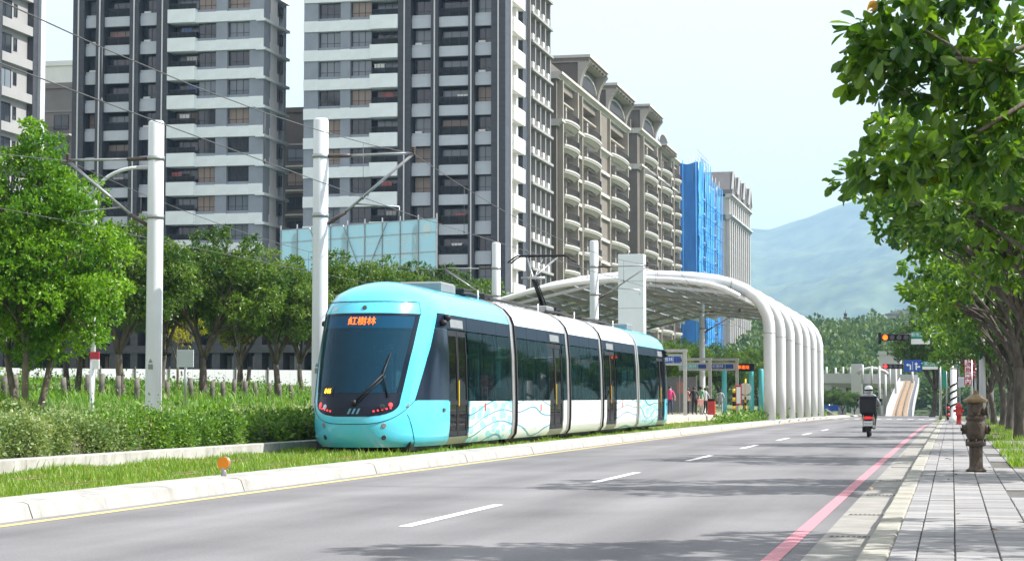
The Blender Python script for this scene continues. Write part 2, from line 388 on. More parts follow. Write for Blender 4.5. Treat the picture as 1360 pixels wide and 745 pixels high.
# ------------------------------------------------------------------ mesh helpers
def tag(o, label=None, cat=None, group=None, kind=None):
    if label: o['label'] = label
    if cat: o['category'] = cat
    if group: o['group'] = group
    if kind: o['kind'] = kind
    return o
def empty(name, loc=(0, 0, 0), rz=0.0):
    o = bpy.data.objects.new(name, None); COL.objects.link(o)
    o.location = loc; o.rotation_euler = (0, 0, rz); o.empty_display_size = 0.2
    return o
def link(name, me, parent=None, loc=None, rz=None):
    o = bpy.data.objects.new(name, me); COL.objects.link(o)
    if parent is not None: o.parent = parent
    if loc is not None: o.location = loc
    if rz is not None: o.rotation_euler = (0, 0, rz)
    return o
def copy_tree(o, parent=None):
    c = o.copy(); COL.objects.link(c); c.parent = parent
    for ch in list(o.children): copy_tree(ch, c)
    return c
class MB:
    def __init__(s): s.v = []; s.f = []; s.m = []; s.cur = 0; s.sm = []
    def add(s, vs, fs, smooth=False):
        b = len(s.v); s.v.extend(tuple(p) for p in vs)
        for f in fs:
            s.f.append(tuple(i + b for i in f)); s.m.append(s.cur); s.sm.append(smooth)
        return s
    def box(s, x0, x1, y0, y1, z0, z1):
        return s.add([(x0, y0, z0), (x1, y0, z0), (x1, y1, z0), (x0, y1, z0), (x0, y0, z1), (x1, y0, z1), (x1, y1, z1), (x0, y1, z1)],
                     [(0, 3, 2, 1), (4, 5, 6, 7), (0, 1, 5, 4), (1, 2, 6, 5), (2, 3, 7, 6), (3, 0, 4, 7)])
    def bbox(s, x0, x1, y0, y1, z0, z1, b=0.01):
        # box with chamfered top edges
        return s.add([(x0, y0, z0), (x1, y0, z0), (x1, y1, z0), (x0, y1, z0), (x0, y0, z1 - b), (x1, y0, z1 - b), (x1, y1, z1 - b), (x0, y1, z1 - b),
                      (x0 + b, y0 + b, z1), (x1 - b, y0 + b, z1), (x1 - b, y1 - b, z1), (x0 + b, y1 - b, z1)],
                     [(0, 1, 5, 4), (1, 2, 6, 5), (2, 3, 7, 6), (3, 0, 4, 7), (4, 5, 9, 8), (5, 6, 10, 9), (6, 7, 11, 10), (7, 4, 8, 11), (8, 9, 10, 11), (0, 3, 2, 1)])
    def prism(s, poly, axis, a, b):
        # poly: 2-D outline extruded along axis from a to b
        n = len(poly)
        def P(p, t):
            return {'x': (t, p[0], p[1]), 'y': (p[0], t, p[1]), 'z': (p[0], p[1], t)}[axis]
        vs = [P(p, a) for p in poly] + [P(p, b) for p in poly]
        fs = [tuple(range(n))[::-1], tuple(range(n, 2 * n))] + [(i, (i + 1) % n, (i + 1) % n + n, i + n) for i in range(n)]
        return s.add(vs, fs)
    def tube(s, pts, r, n=8, caps=True, smooth=True):
        pts = [Vector(p) for p in pts]
        rs = r if isinstance(r, (list, tuple)) else [r] * len(pts)
        vs = []; up = None
        for i, p in enumerate(pts):
            d = (pts[min(i + 1, len(pts) - 1)] - pts[max(i - 1, 0)])
            d = d.normalized() if d.length > 1e-9 else Vector((0, 0, 1))
            if up is None: up = Vector((0, 0, 1)) if abs(d.z) < 0.9 else Vector((1, 0, 0))
            a = d.cross(up)
            if a.length < 1e-6: a = d.cross(Vector((0, 1, 0)))
            a.normalize(); b = a.cross(d).normalized(); up = b
            for k in range(n):
                t = 2 * PI * k / n
                vs.append(p + (a * math.cos(t) + b * math.sin(t)) * rs[i])
        fs = []
        for i in range(len(pts) - 1):
            for k in range(n):
                fs.append((i * n + k, i * n + (k + 1) % n, (i + 1) * n + (k + 1) % n, (i + 1) * n + k))
        s.add(vs, fs, smooth)
        if caps:
            b0 = len(s.v) - len(vs)
            s.f.append(tuple(b0 + k for k in range(n))[::-1]); s.m.append(s.cur); s.sm.append(False)
            s.f.append(tuple(b0 + (len(pts) - 1) * n + k for k in range(n))); s.m.append(s.cur); s.sm.append(False)
        return s
    def lathe(s, prof, n=16, cx=0, cy=0, cz=0, smooth=True):
        vs = []
        for (r, z) in prof:
            for k in range(n):
                t = 2 * PI * k / n; vs.append((cx + r * math.cos(t), cy + r * math.sin(t), cz + z))
        fs = [(i * n + k, i * n + (k + 1) % n, (i + 1) * n + (k + 1) % n, (i + 1) * n + k) for i in range(len(prof) - 1) for k in range(n)]
        s.add(vs, fs, smooth)
        b0 = len(s.v) - len(vs)
        s.f.append(tuple(b0 + k for k in range(n))[::-1]); s.m.append(s.cur); s.sm.append(False)
        s.f.append(tuple(b0 + (len(prof) - 1) * n + k for k in range(n))); s.m.append(s.cur); s.sm.append(False)
        return s
    def grid(s, rows, smooth=True, flip=False):
        nr, nc = len(rows), len(rows[0])
        fs = []
        for i in range(nr - 1):
            for j in range(nc - 1):
                q = (i * nc + j, i * nc + j + 1, (i + 1) * nc + j + 1, (i + 1) * nc + j)
                fs.append(q[::-1] if flip else q)
        return s.add([p for r in rows for p in r], fs, smooth)
    def mesh(s, name, mats):
        me = bpy.data.meshes.new(name)
        me.from_pydata([tuple(p) for p in s.v], [], s.f)
        if isinstance(mats, str): mats = [mats]
        for m in mats: me.materials.append(MATS[m])
        me.polygons.foreach_set('material_index', s.m)
        me.polygons.foreach_set('use_smooth', s.sm)
        me.update()
        return me
    def build(s, name, mats, parent=None, loc=None, rz=None):
        return link(name, s.mesh(name, mats), parent, loc, rz)
def bar(mb, a, b, w, h=None):
    # square bar between two points
    a = Vector(a); b = Vector(b); d = (b - a).normalized()
    up = Vector((0, 0, 1)) if abs(d.z) < 0.95 else Vector((1, 0, 0))
    p = d.cross(up).normalized() * (w / 2); q = p.cross(d).normalized() * ((h or w) / 2)
    vs = [a - p - q, a + p - q, a + p + q, a - p + q, b - p - q, b + p - q, b + p + q, b - p + q]
    mb.add(vs, [(0, 1, 2, 3), (7, 6, 5, 4), (0, 4, 5, 1), (1, 5, 6, 2), (2, 6, 7, 3), (3, 7, 4, 0)])
    return mb
def strip_y(name, x0, x1, ys, dz, m, prof=None, parent=None, kind='structure'):
    # a sheet (or profile) swept along the road over its crest
    mb = MB()
    pr = prof or [(x0, 0), (x1, 0)]
    mb.grid([[(x, y, gy(y) + dz + z) for (x, z) in pr] for y in ys], smooth=False)
    o = mb.build(name, m, parent)
    if parent is None and kind: o['kind'] = kind
    return o
def npmesh(name, verts, faces_n, loops, m, lv=None, normals_up=False):
    # big meshes from arrays: faces_n vertices per face
    me = bpy.data.meshes.new(name)
    nv = len(verts); nf = len(loops) // faces_n
    me.vertices.add(nv); me.vertices.foreach_set('co', verts.astype(np.float32).ravel())
    me.loops.add(nf * faces_n); me.loops.foreach_set('vertex_index', loops.astype(np.int32))
    me.polygons.add(nf)
    me.polygons.foreach_set('loop_start', np.arange(0, nf * faces_n, faces_n, dtype=np.int32))
    me.polygons.foreach_set('loop_total', np.full(nf, faces_n, dtype=np.int32))
    me.materials.append(MATS[m])
    me.update(calc_edges=True)
    if lv is not None:
        at = me.attributes.new('lv', 'FLOAT', 'POINT'); at.data.foreach_set('value', lv.astype(np.float32))
    return me
def unit(a): return a / np.maximum(np.linalg.norm(a, axis=1, keepdims=True), 1e-9)
def leaves(name, pos, direc, size, m, width=0.5, fold=0.25, rs=nrs, long=False, lvbias=None, nrm=None):
    # pos (n,3); direc (n,3) the way each leaf points; size (n,)
    n = len(pos)
    d = unit(direc)
    if nrm is None: nrm = rs.normal(size=(n, 3)) + np.array([0, 0, 0.9])
    s = unit(np.cross(d, nrm)); u = np.cross(s, d)
    L = size[:, None]; W = L * width
    lv = rs.uniform(0, 1, n) if lvbias is None else np.clip(lvbias, 0, 1)
    if not long:
        v = np.stack([pos, pos + d * L * 0.5 + s * W * 0.5 + u * L * fold * 0.5, pos + d * L, pos + d * L * 0.5 - s * W * 0.5 + u * L * fold * 0.5], 1)
        base = np.arange(n)[:, None] * 4
        lo = np.concatenate([base + np.array([0, 1, 2]), base + np.array([0, 2, 3])], 1).ravel()
        return npmesh(name, v.reshape(-1, 3), 3, lo, m, np.repeat(lv, 4))
    # broad leaf: eight points, curved along its length
    def P(t, w, up): return pos + d * L * t + s * W * w + u * L * up
    v = np.stack([P(0, 0, 0), P(.28, .30, .05), P(.62, .5, .04), P(.9, .28, -.05), P(1.0, 0, -.16), P(.9, -.28, -.05), P(.62, -.5, .04), P(.28, -.30, .05), P(.5, 0, -.05)], 1)
    base = np.arange(n)[:, None] * 9
    fs = [(0, 1, 8), (1, 2, 8), (2, 3, 8), (3, 4, 8), (4, 5, 8), (5, 6, 8), (6, 7, 8), (7, 0, 8)]
    lo = np.concatenate([base + np.array(f) for f in fs], 1).ravel()
    return npmesh(name, v.reshape(-1, 3), 3, lo, m, np.repeat(lv, 9))
def blades(name, pos, h, w, m, lean=0.35, rs=nrs):
    n = len(pos)
    a = rs.uniform(0, 2 * PI, n); l = rs.uniform(0, lean, n)
    side = np.stack([-np.sin(a), np.cos(a), np.zeros(n)], 1) * (w / 2)[:, None]
    tipd = np.stack([np.cos(a) * l, np.sin(a) * l, np.ones(n)], 1)
    mid = pos + tipd * np.array([0.6, 0.6, 1]) * (h * 0.55)[:, None]
    tip = pos + tipd * h[:, None] * np.array([1.2, 1.2, 0.95])
    v = np.stack([pos - side, pos + side, mid + side * 0.8, mid - side * 0.8, tip], 1).reshape(-1, 3)
    base = np.arange(n)[:, None] * 5
    lo = np.concatenate([base + np.array([0, 1, 2]), base + np.array([0, 2, 3]), base + np.array([3, 2, 4])], 1).ravel()
    return npmesh(name, v, 3, lo, m, np.repeat(rs.uniform(0, 1, n), 5))
_fonts = {}
def text_mesh(txt, size, m, depth=0.002, align='CENTER', mirror=False, bold=0.0):
    c = bpy.data.curves.new('lettering', 'FONT')
    c.body = txt; c.size = size; c.extrude = depth; c.align_x = align; c.align_y = 'CENTER'; c.resolution_u = 2; c.offset = bold
    o = bpy.data.objects.new('lettering', c); COL.objects.link(o)
    dg = bpy.context.evaluated_depsgraph_get(); dg.update()
    me = bpy.data.meshes.new_from_object(o.evaluated_get(dg))
    bpy.data.objects.remove(o); bpy.data.curves.remove(c)
    if mirror:
        for v in me.vertices: v.co.x *= -1
        me.flip_normals()
    me.materials.clear(); me.materials.append(MATS[m])
    me.name = 'lettering'
    return me
FACE_CAM = Matrix.Rotation(PI / 2, 4, 'X')      # upright text that faces -Y

# ================================================================== SETTING
YS = [-25, -10] + list(range(0, 300, 4)) + list(range(300, 420, 20))
YFAR = YS + [450, 500, 560, 640, 760, 900, 1200, 1800, 2600, 4000, 7000, 11000, 16000]
def ground_sheet():
    xs = [-12000, -5000, -2000, -800, -350, -200, -140, -100, -70, -55, -45, -38, -32] + [-29 + 1.0 * i for i in range(13)] + [-16, -14, -9, 0, 3, 6, 12, 25, 60, 150, 400, 1200, 4000, 12000]
    mb = MB()
    mb.grid([[(x, y, gz(x, y) - 0.05) for x in xs] for y in YFAR], smooth=True)
    o = mb.build('ground', 'ground'); o['kind'] = 'structure'
ground_sheet()
YR = [y for y in YS if y <= 320]
strip_y('road', -9.3, -1.12, YR, 0.0, 'asphalt')
strip_y('road_marking', -9.09, -8.97, YR, 0.004, 'paint_yellow')
pink = strip_y('road_marking', -1.45, -1.31, [y for y in YR if y <= 96], 0.004, 'paint_pink')
# the pink line swings out at the corner
mb = MB()
for i in range(1): 
    pts = [(-1.38 + 0.0000 * 0, 96)] + [(-1.38 + 2.6 * (t / 10) ** 2.0, 96 + 3.2 * t) for t in range(1, 11)]
    mb.grid([[(x - 0.07, y, gy(y) + 0.004), (x + 0.07, y, gy(y) + 0.004)] for x, y in pts], smooth=False)
o = mb.build('road_marking', 'paint_pink'); o['kind'] = 'structure'
mb = MB(); mb.grid([[(-.065, y, 0), (.065, y, 0)] for y in (0, 2, 4)], smooth=False); dash = mb.mesh('lane_dash', 'paint_white')
for k in range(-1, 13):
    y = 18.3 + 10.35 * k
    o = link('lane_dash', dash, None, (-5.2, y, gy(y + 2) + 0.006)); o['kind'] = 'structure'
    o.rotation_euler = (math.atan2(gy(y + 4) - gy(y), 4), 0, 0)
for ysm in (26.6, 61.0):
    mb = MB(); mb.grid([[(x, ysm + .25 * math.sin(x * 1.3) * .12, gy(ysm)), (x, ysm + .03 + .25 * math.sin(x * 1.3) * .12, gy(ysm))] for x in [-9.0 + .3 * i for i in range(26)]], False)
    o = mb.build('road_seam', 'joint_dark', None, (0, 0, .003)); o['kind'] = 'structure'
# stop line and crossing by the signals
mb = MB(); mb.grid([[(-5.0, 142, gy(142)), (-1.6, 142, gy(142))], [(-5.0, 142.5, gy(142.5)), (-1.6, 142.5, gy(142.5))]], False)
o = mb.build('stop_line', 'paint_white', None, (0, 0, 0.006)); o['kind'] = 'structure'
mb = MB(); mb.grid([[(0, 0, 0), (0.4, 0, 0)], [(0, 3, gy(149) - gy(146)), (0.4, 3, gy(149) - gy(146))]], False); zb = mb.mesh('crossing_bar', 'paint_white')
for i in range(10):
    o = link('crossing_bar', zb, None, (-8.7 + 0.78 * i, 146, gy(146) + 0.006)); o['kind'] = 'structure'

# gutter, drain grates, kerb, footway on the tree side
gut = strip_y('gutter', -1.15, -0.64, [y for y in YR if y <= 120], 0.005, 'gutter')
mb = MB()
mb.box(-.20, .20, -.085, .085, -.02, .003)
gm1 = mb.mesh('drain_grate', 'gutter')
mb = MB()
for i in range(8):
    mb.box(-.185 + i * .048, -.185 + i * .048 + .03, -.07, .07, 0.0, .0055)
gm2 = mb.mesh('grate_slot', 'joint_dark')
DRN = ['in the picture bottom, nearest of all', 'second from the picture bottom', 'third from the picture bottom', 'short of the hydrant', 'level with the hydrant', 'just past the hydrant', 'beside the first grassy tree pit row', 'farthest along']
for k, y in enumerate((14.9, 17.8, 21.2, 25.5, 30.0, 36, 43, 51)):
    o = link('drain_grate', gm1, None, (-0.90, y, gy(y) + 0.006)); tag(o, None, None)
    link('grate_slot', gm2, o, (0, 0, 0))
    tag(o, 'slotted drain cover in the concrete gutter, ' + DRN[k], 'drain cover', 'drain covers along the gutter')
kerb = strip_y('kerb', -0.66, -0.45, [y for y in YR if y <= 140], 0.10, 'joint_dark')
km = [MB().bbox(-.105, .105, 0.006, .994, 0, .15, .018).mesh('kerb_stone', 'kerb_old') for _ in range(1)]
kmats = ['kerb_old', 'kerb_concrete', 'kerb_old']
kms = [MB().bbox(-.105, .105, 0.006, .994, 0, .15, .018).mesh('kerb_stone', m) for m in kmats]
for i in range(120):
    y = 8 + i
    o = link('kerb_stone', kms[rnd.choice((0, 0, 1, 2))], kerb, (-0.555 + rnd.uniform(-.006, .006), y, gy(y) + rnd.uniform(-.006, .006)))
    o.rotation_euler = (0, rnd.uniform(-.02, .02), rnd.uniform(-.006, .006))
side = strip_y('pavement', -0.45, 7.0, [y for y in YR if y <= 140], 0.13, 'joint_dark')
# pavers: long rows divided by wide joints, as the photograph shows
cols_x = [(-0.445, -0.266), (-0.256, -0.001), (0.009, 0.305), (0.315, 0.605), (0.615, 0.905), (0.915, 1.205), (1.215, 1.505), (1.515, 1.805), (1.815, 2.105), (2.115, 2.405)]
tile_meshes = {}
pits = [(22.6, 24.4), (31.8, 35.4), (38.0, 40.2), (44.5, 48), (53, 57.5), (64, 69), (77, 81), (92, 96), (108, 112)]
PITX = 0.92
def in_pit(x, y): return x > PITX - 0.05 and any(a <= y <= b for a, b in pits)
nt = 0
rest = MB(); rest_mats = ['paver_0', 'paver_1', 'paver_2']
y = 12.0; row = 0
while y < 110:
    dl = 0.30
    for ci, (a, b) in enumerate(cols_x):
        if in_pit(b, y + 0.15): continue
        if ci > 5 and y > 60: continue
        mi = rnd.randrange(3)
        lift = rnd.uniform(-.003, .003)
        X0, X1 = a, b
        if nt < 300 and lx(1375, y) > a and y > 12.8:
            key = (ci, mi)
            if key not in tile_meshes:
                tile_meshes[key] = MB().bbox(-(b - a) / 2, (b - a) / 2, .005, .295, -.03, 0, .006).mesh('paver', 'paver_%d' % mi)
            o = link('paver', tile_meshes[key], side, ((a + b) / 2, y, gy(y) + .15 + lift))
            o.rotation_euler = (rnd.uniform(-.014, .014), rnd.uniform(-.010, .010), 0)
            nt += 1
        else:
            rest.cur = mi
            z = gy(y + .15) + .15 + lift
            rest.bbox(a, b, y + .005, y + .295, z - .03, z, .006)
    y += dl; row += 1
o = rest.build('paver', rest_mats, side); o['kind'] = 'stuff'
strip_y('pavement', 2.42, 6.99, [y for y in YR if y <= 140], 0.145, 'paver_1')
# tree pits: soil and tufts
for i, (a, b) in enumerate(pits):
    mb = MB(); mb.grid([[(PITX, yy, gy(yy) + .153), (2.41, yy, gy(yy) + .153)] for yy in (a, (a + b) / 2, b)], False)
    o = mb.build('tree_pit', 'bed_soil'); o['kind'] = 'structure'
gp = []
for (a, b) in pits:
    n = int(1000 * (b - a) / 2)
    p = np.stack([nrs.uniform(PITX - .02, 2.3, n), nrs.uniform(a, b, n), np.zeros(n)], 1)
    keep = np.sin(p[:, 0] * 7 + a) + np.cos(p[:, 1] * 5 + a * 2) + nrs.normal(size=n) * .5 > -0.1
    gp.append(p[keep])
gp = np.concatenate(gp); gp[:, 2] = -1.8e-5 * gp[:, 1] ** 2 + .15
o = link('pit_grass', blades('pit_grass', gp, nrs.uniform(.04, .20, len(gp)), nrs.uniform(.008, .02, len(gp)), 'grass_blade', 0.9))
tag(o, 'green grass tufts growing in the tree pits of the pavement', 'grass', kind='stuff')
# fallen leaves
lp = np.stack([nrs.uniform(-1.1, 1.6, 40), nrs.uniform(13, 50, 40), np.zeros(40)], 1)
lp[:, 2] = np.where(lp[:, 0] > -.4, .158, .012) - 1.8e-5 * lp[:, 1] ** 2
o = link('fallen_leaves', leaves('fallen_leaves', lp, np.stack([nrs.normal(size=40), nrs.normal(size=40), nrs.uniform(.0, .25, 40)], 1), nrs.uniform(.05, .12, 40), 'soil', nrm=np.tile([0, 0, 1.], (40, 1))))
tag(o, 'dry brown fallen leaves scattered on gutter and pavement', 'leaves', kind='stuff')

# tram reserve: kerb, grass bed, rails, back wall
res = strip_y('tram_kerb', 0, 0, YR, 0, 'kerb_concrete', prof=[(-9.92, .02), (-9.90, .18), (-9.86, .195), (-9.42, .165), (-9.37, .145), (-9.31, -.02)], kind=None)
tag(res, 'long pale concrete kerb between the road and the tram grass', 'kerb')
mb = MB(); mb.box(-9.93, -9.305, -.006, .006, 0, .2)
jm = MB().prism([(-9.905, .03), (-9.89, .186), (-9.42, .168), (-9.365, .148), (-9.308, 0)], 'y', -.003, .003).mesh('expansion_joint', 'joint_dark')
for k in range(18):
    y = 12.5 + k * 6.2
    link('expansion_joint', jm, res, (0, y, gy(y) + .001))
strip_y('tram_bed', -13.7, -9.88, YR, 0.12, 'bed_soil')
for xr in (-11.85 - .72, -11.85 + .72):
    strip_y('rail_bed', xr - .17, xr + .17, YR, 0.135, 'soil')
    o = strip_y('rail', 0, 0, YR, 0.12, 'rail_steel', prof=[(xr - .035, .015), (xr - .035, .03), (xr + .035, .03), (xr + .035, .015)])
wall = strip_y('garden_wall', 0, 0, [y for y in YR if y <= 92], 0, 'wall_concrete', prof=[(-13.62, .0), (-13.62, .325), (-13.64, .34), (-13.84, .34), (-13.86, .325), (-13.86, 0)], kind=None)
tag(wall, 'low weathered concrete retaining wall below the clipped hedge', 'wall')
def bed_grass():
    out = []
    for (y0, y1, dens) in ((17, 30, 950), (30, 45, 520), (45, 75, 230), (75, 155, 110)):
        n = int((y1 - y0) * 3.75 * dens)
        p = np.stack([nrs.uniform(-13.6, -9.86, n), nrs.uniform(y0, y1, n), np.zeros(n)], 1)
        # bare strips along both rails
        dr = np.minimum(abs(p[:, 0] + 11.85 - .72), abs(p[:, 0] + 11.85 + .72))
        patch = np.sin(p[:, 1] * .9 + p[:, 0] * 3) * .5 + np.sin(p[:, 1] * 2.3) * .4
        keep = (dr > .15 + .05 * nrs.normal(size=n)) | (nrs.uniform(size=n) < .12)
        keep &= (patch + nrs.normal(size=n) * .9 > -0.55)
        out.append(p[keep])
    p = np.concatenate(out); p[:, 2] = -1.8e-5 * p[:, 1] ** 2 + .12
    h = nrs.uniform(.035, .115, len(p)) * (1 + .4 * np.sin(p[:, 1] * 1.7 + p[:, 0] * 2))
    h[nrs.uniform(size=len(p)) < .03] *= 1.9
    under = (p[:, 0] > -13.2) & (p[:, 0] < -10.5) & (p[:, 1] > 38)
    h[under] *= .5
    w = nrs.uniform(.007, .014, len(p)) * (1 + (p[:, 1] - 17) / 45)
    o = link('bed_grass', blades('bed_grass', p, h, w, 'grass_blade', 0.6))
    tag(o, 'short green grass of the tram bed with bare strips', 'grass', kind='stuff')
bed_grass()
# rough strip behind the tram kerb by the canopy columns
n = 9000
p = np.stack([nrs.uniform(-11.2, -9.95, n), nrs.uniform(92, 160, n), np.zeros(n)], 1); p[:, 2] = -1.8e-5 * p[:, 1] ** 2 + .12
o = link('verge_plants', leaves('verge_plants', p + np.abs(nrs.normal(size=(n, 3))) * np.array([.05, .05, .22]), nrs.normal(size=(n, 3)) + np.array([0, 0, .8]), nrs.uniform(.12, .24, n), 'hedge_leaf'))
tag(o, 'low weedy plants along the kerb below the canopy columns', 'plants', kind='stuff')

# hedge: one clipped run, several shrubs grown together
def hedge(name, x0, x1, y0, y1, zt, n, m, size, label, seed, loose=.06):
    rs = np.random.RandomState(seed)
    u = rs.uniform(size=n)
    face = rs.uniform(size=n)
    p = np.zeros((n, 3)); p[:, 1] = rs.uniform(y0, y1, n)
    zt_l = zt * (1 + .07 * np.sin(p[:, 1] * 1.3 + seed) + .07 * np.sin(p[:, 1] * 3.1 + seed * 2)) + np.where(rs.uniform(size=n) < .04, rs.exponential(.12, n), 0)
    bulge = .20 * np.sin(p[:, 1] * 2.0 + seed) + .13 * np.sin(p[:, 1] * 5.0) - .10
    front = face < .5; top = face > .62
    p[:, 0] = np.where(front, x1 + bulge * .6 - rs.exponential(.07, n), rs.uniform(x0, x1, n))
    zz = .30 + (zt_l - .30) * (rs.uniform(size=n) ** .85)
    p[:, 2] = np.where(front, zz, np.where(top, zt_l - rs.exponential(.07, n), zz))
    # rounded front shoulder
    sh = np.clip((p[:, 2] - (zt_l - .25)) / .25, 0, 1)
    p[:, 0] -= np.where(front, .22 * sh ** 2, 0)
    p += rs.normal(size=(n, 3)) * loose
    p[:, 2] = np.maximum(p[:, 2], .2) - 1.8e-5 * p[:, 1] ** 2
    d = rs.normal(size=(n, 3)) * .8 + np.stack([np.where(front, .8, .1), np.zeros(n), np.where(front, .25, .9)], 1)
    lump = np.sin(p[:, 1] * 1.1 + seed) * .22 + np.sin(p[:, 1] * 4 + seed) * .25 + np.sin(p[:, 2] * 9 + p[:, 1] * 2) * .2
    o = link(name, leaves(name, p, d, rs.uniform(.6, 1.3, n) * size, m, .55, .2, rs, lvbias=rs.uniform(0, 1, n) ** 1.2 * .8 + lump * .4 + .1))
    return tag(o, label, 'hedge', 'hedge shrubs behind the low wall')
hedge('hedge', -15.3, -13.95, 17, 26.3, .88, 40000, 'hedge_leaf', .068, 'leafy green hedge behind the low wall at the picture edge', 1)
hedge('hedge', -15.3, -13.95, 26.0, 31.5, .86, 26000, 'hedge_pale', .060, 'greyish pale leaved hedge section in the middle of the low wall', 2)
hedge('hedge', -15.3, -13.95, 31.2, 36.6, .85, 23000, 'hedge_leaf', .068, 'mid green hedge section between pale leaved shrubs and the tram', 3)
hedge('hedge', -15.3, -13.95, 36.4, 90, .84, 34000, 'hedge_leaf', .10, 'hedge in the tram shadow running on behind the tram', 4)
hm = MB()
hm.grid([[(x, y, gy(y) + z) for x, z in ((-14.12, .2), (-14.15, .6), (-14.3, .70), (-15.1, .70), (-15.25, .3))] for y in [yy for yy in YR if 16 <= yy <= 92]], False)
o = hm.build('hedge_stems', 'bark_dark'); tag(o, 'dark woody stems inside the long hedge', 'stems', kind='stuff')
# pale flowering weeds and tall grass between hedge and second track
def weeds():
    n = 15000
    y = nrs.uniform(20, 75, n); x = nrs.uniform(-19.8, -15.2, n)
    zt = .68 + .16 * np.sin(y * .8 + x) + .15 * np.sin(y * 2.1) + nrs.normal(size=n) * .10
    p = np.stack([x, y, zt * nrs.uniform(.5, 1, n) ** .5], 1)
    o = link('weeds', leaves('weeds', p, nrs.normal(size=(n, 3)) * .7 + np.array([.1, 0, .9]), nrs.uniform(.06, .16, n), 'hedge_pale', .4))
    tag(o, 'pale wild weeds growing behind the hedge', 'weeds', kind='stuff')
    n = 26000
    y = nrs.uniform(20, 80, n); x = nrs.uniform(-25.5, -15.3, n)
    p = np.stack([x, y, np.array([gz(a, b) for a, b in zip(x, y)])], 1)
    o = link('tall_grass', blades('tall_grass', p, nrs.uniform(.12, .38, n) * (1 + .6 * np.sin(y * .9) * np.sin(x * 1.3)), nrs.uniform(.014, .03, n), 'field_grass', .9))
    tag(o, 'tall green grass round the overhead line poles', 'grass', kind='stuff')
    n = 52000
    y = 34 + 110 * nrs.uniform(size=n) ** 1.2; x = nrs.uniform(-62, -24, n)
    p = np.stack([x, y, np.array([gz(a, b) for a, b in zip(x, y)])], 1)
    h = nrs.uniform(.10, .32, n) * (1 + .5 * np.sin(x * .7) * np.sin(y * .5))
    o = link('field_grass', blades('field_grass', p, h, nrs.uniform(.03, .07, n), 'field_grass', .9))
    m = 26000
    yy = 30 + 100 * nrs.uniform(size=m) ** 1.1; xx = nrs.uniform(-58, -16, m)
    cl_ = np.sin(xx * 1.1 + np.sin(yy * .6)) + np.sin(yy * .8 + np.cos(xx * .7) * 2) + nrs.normal(size=m) * .4
    kp = cl_ > .35; xx, yy, cl_ = xx[kp], yy[kp], cl_[kp]; m = len(xx)
    pw = np.stack([xx, yy, np.array([gz(a, b) for a, b in zip(xx, yy)]) + nrs.uniform(.05, .5, m) * np.clip(cl_, .3, 1.4)], 1)
    o2 = link('field_weeds', leaves('field_weeds', pw, nrs.normal(size=(m, 3)) + np.array([0, 0, .5]), nrs.uniform(.08, .22, m), 'hedge_leaf', .55))
    tag(o2, 'broad leaved weeds in clumps across the green field', 'weeds', kind='stuff')
    tag(o, 'lush green field between wooden stakes and the white hoarding', 'grass', kind='stuff')
weeds()

# far hills
def mountain():
    rs = np.random.RandomState(3)
    def ridge(px):
        kx = [300, 600, 800, 960, 1023, 1077, 1112, 1160, 1240, 1400, 1700, 2100]
        kp = [330, 318, 306, 296, 301, 286, 273, 258, 240, 232, 262, 330]
        return float(np.interp(px, kx, kp))
    Y0, Y1 = 3600, 8200
    pxs = np.linspace(300, 2100, 420); nr = 130
    zr = np.array([lz(p, ridge(p), Y1) for p in pxs]); xr_ = np.array([lx(p, Y1) for p in pxs])
    ph = rs.uniform(0, 6.28, (16, 2)); an = rs.uniform(0, PI, 16)
    rows = []
    for i in range(nr + 1):
        t = i / nr
        Y = Y0 + (Y1 - Y0) * t
        X = xr_ * (0.55 + .45 * t)
        s_ = t ** 1.15
        w = np.zeros_like(X)
        for k in range(16):
            f = .0011 * 1.36 ** k
            q = X * math.cos(an[k]) + Y * math.sin(an[k])
            w += (1 - 2 * np.abs(np.sin(q * f + ph[k, 0] + .6 * np.sin(Y * f * .5 + ph[k, 1])))) * (62 / 1.27 ** k)
        z = zr * s_ + w * (s_ * (1 - s_) * 3.0 + .10 * s_) - 8 * (1 - t)
        z = np.maximum(z, -9)
        rows.append([(float(a), Y, float(b)) for a, b in zip(X, z)])
    rows.append([(p[0], p[1] + 1500, -9) for p in rows[-1]])
    mb = MB(); mb.grid(rows, True)
    o = mb.build('mountain', 'mountain_forest'); o['kind'] = 'structure'
mountain()
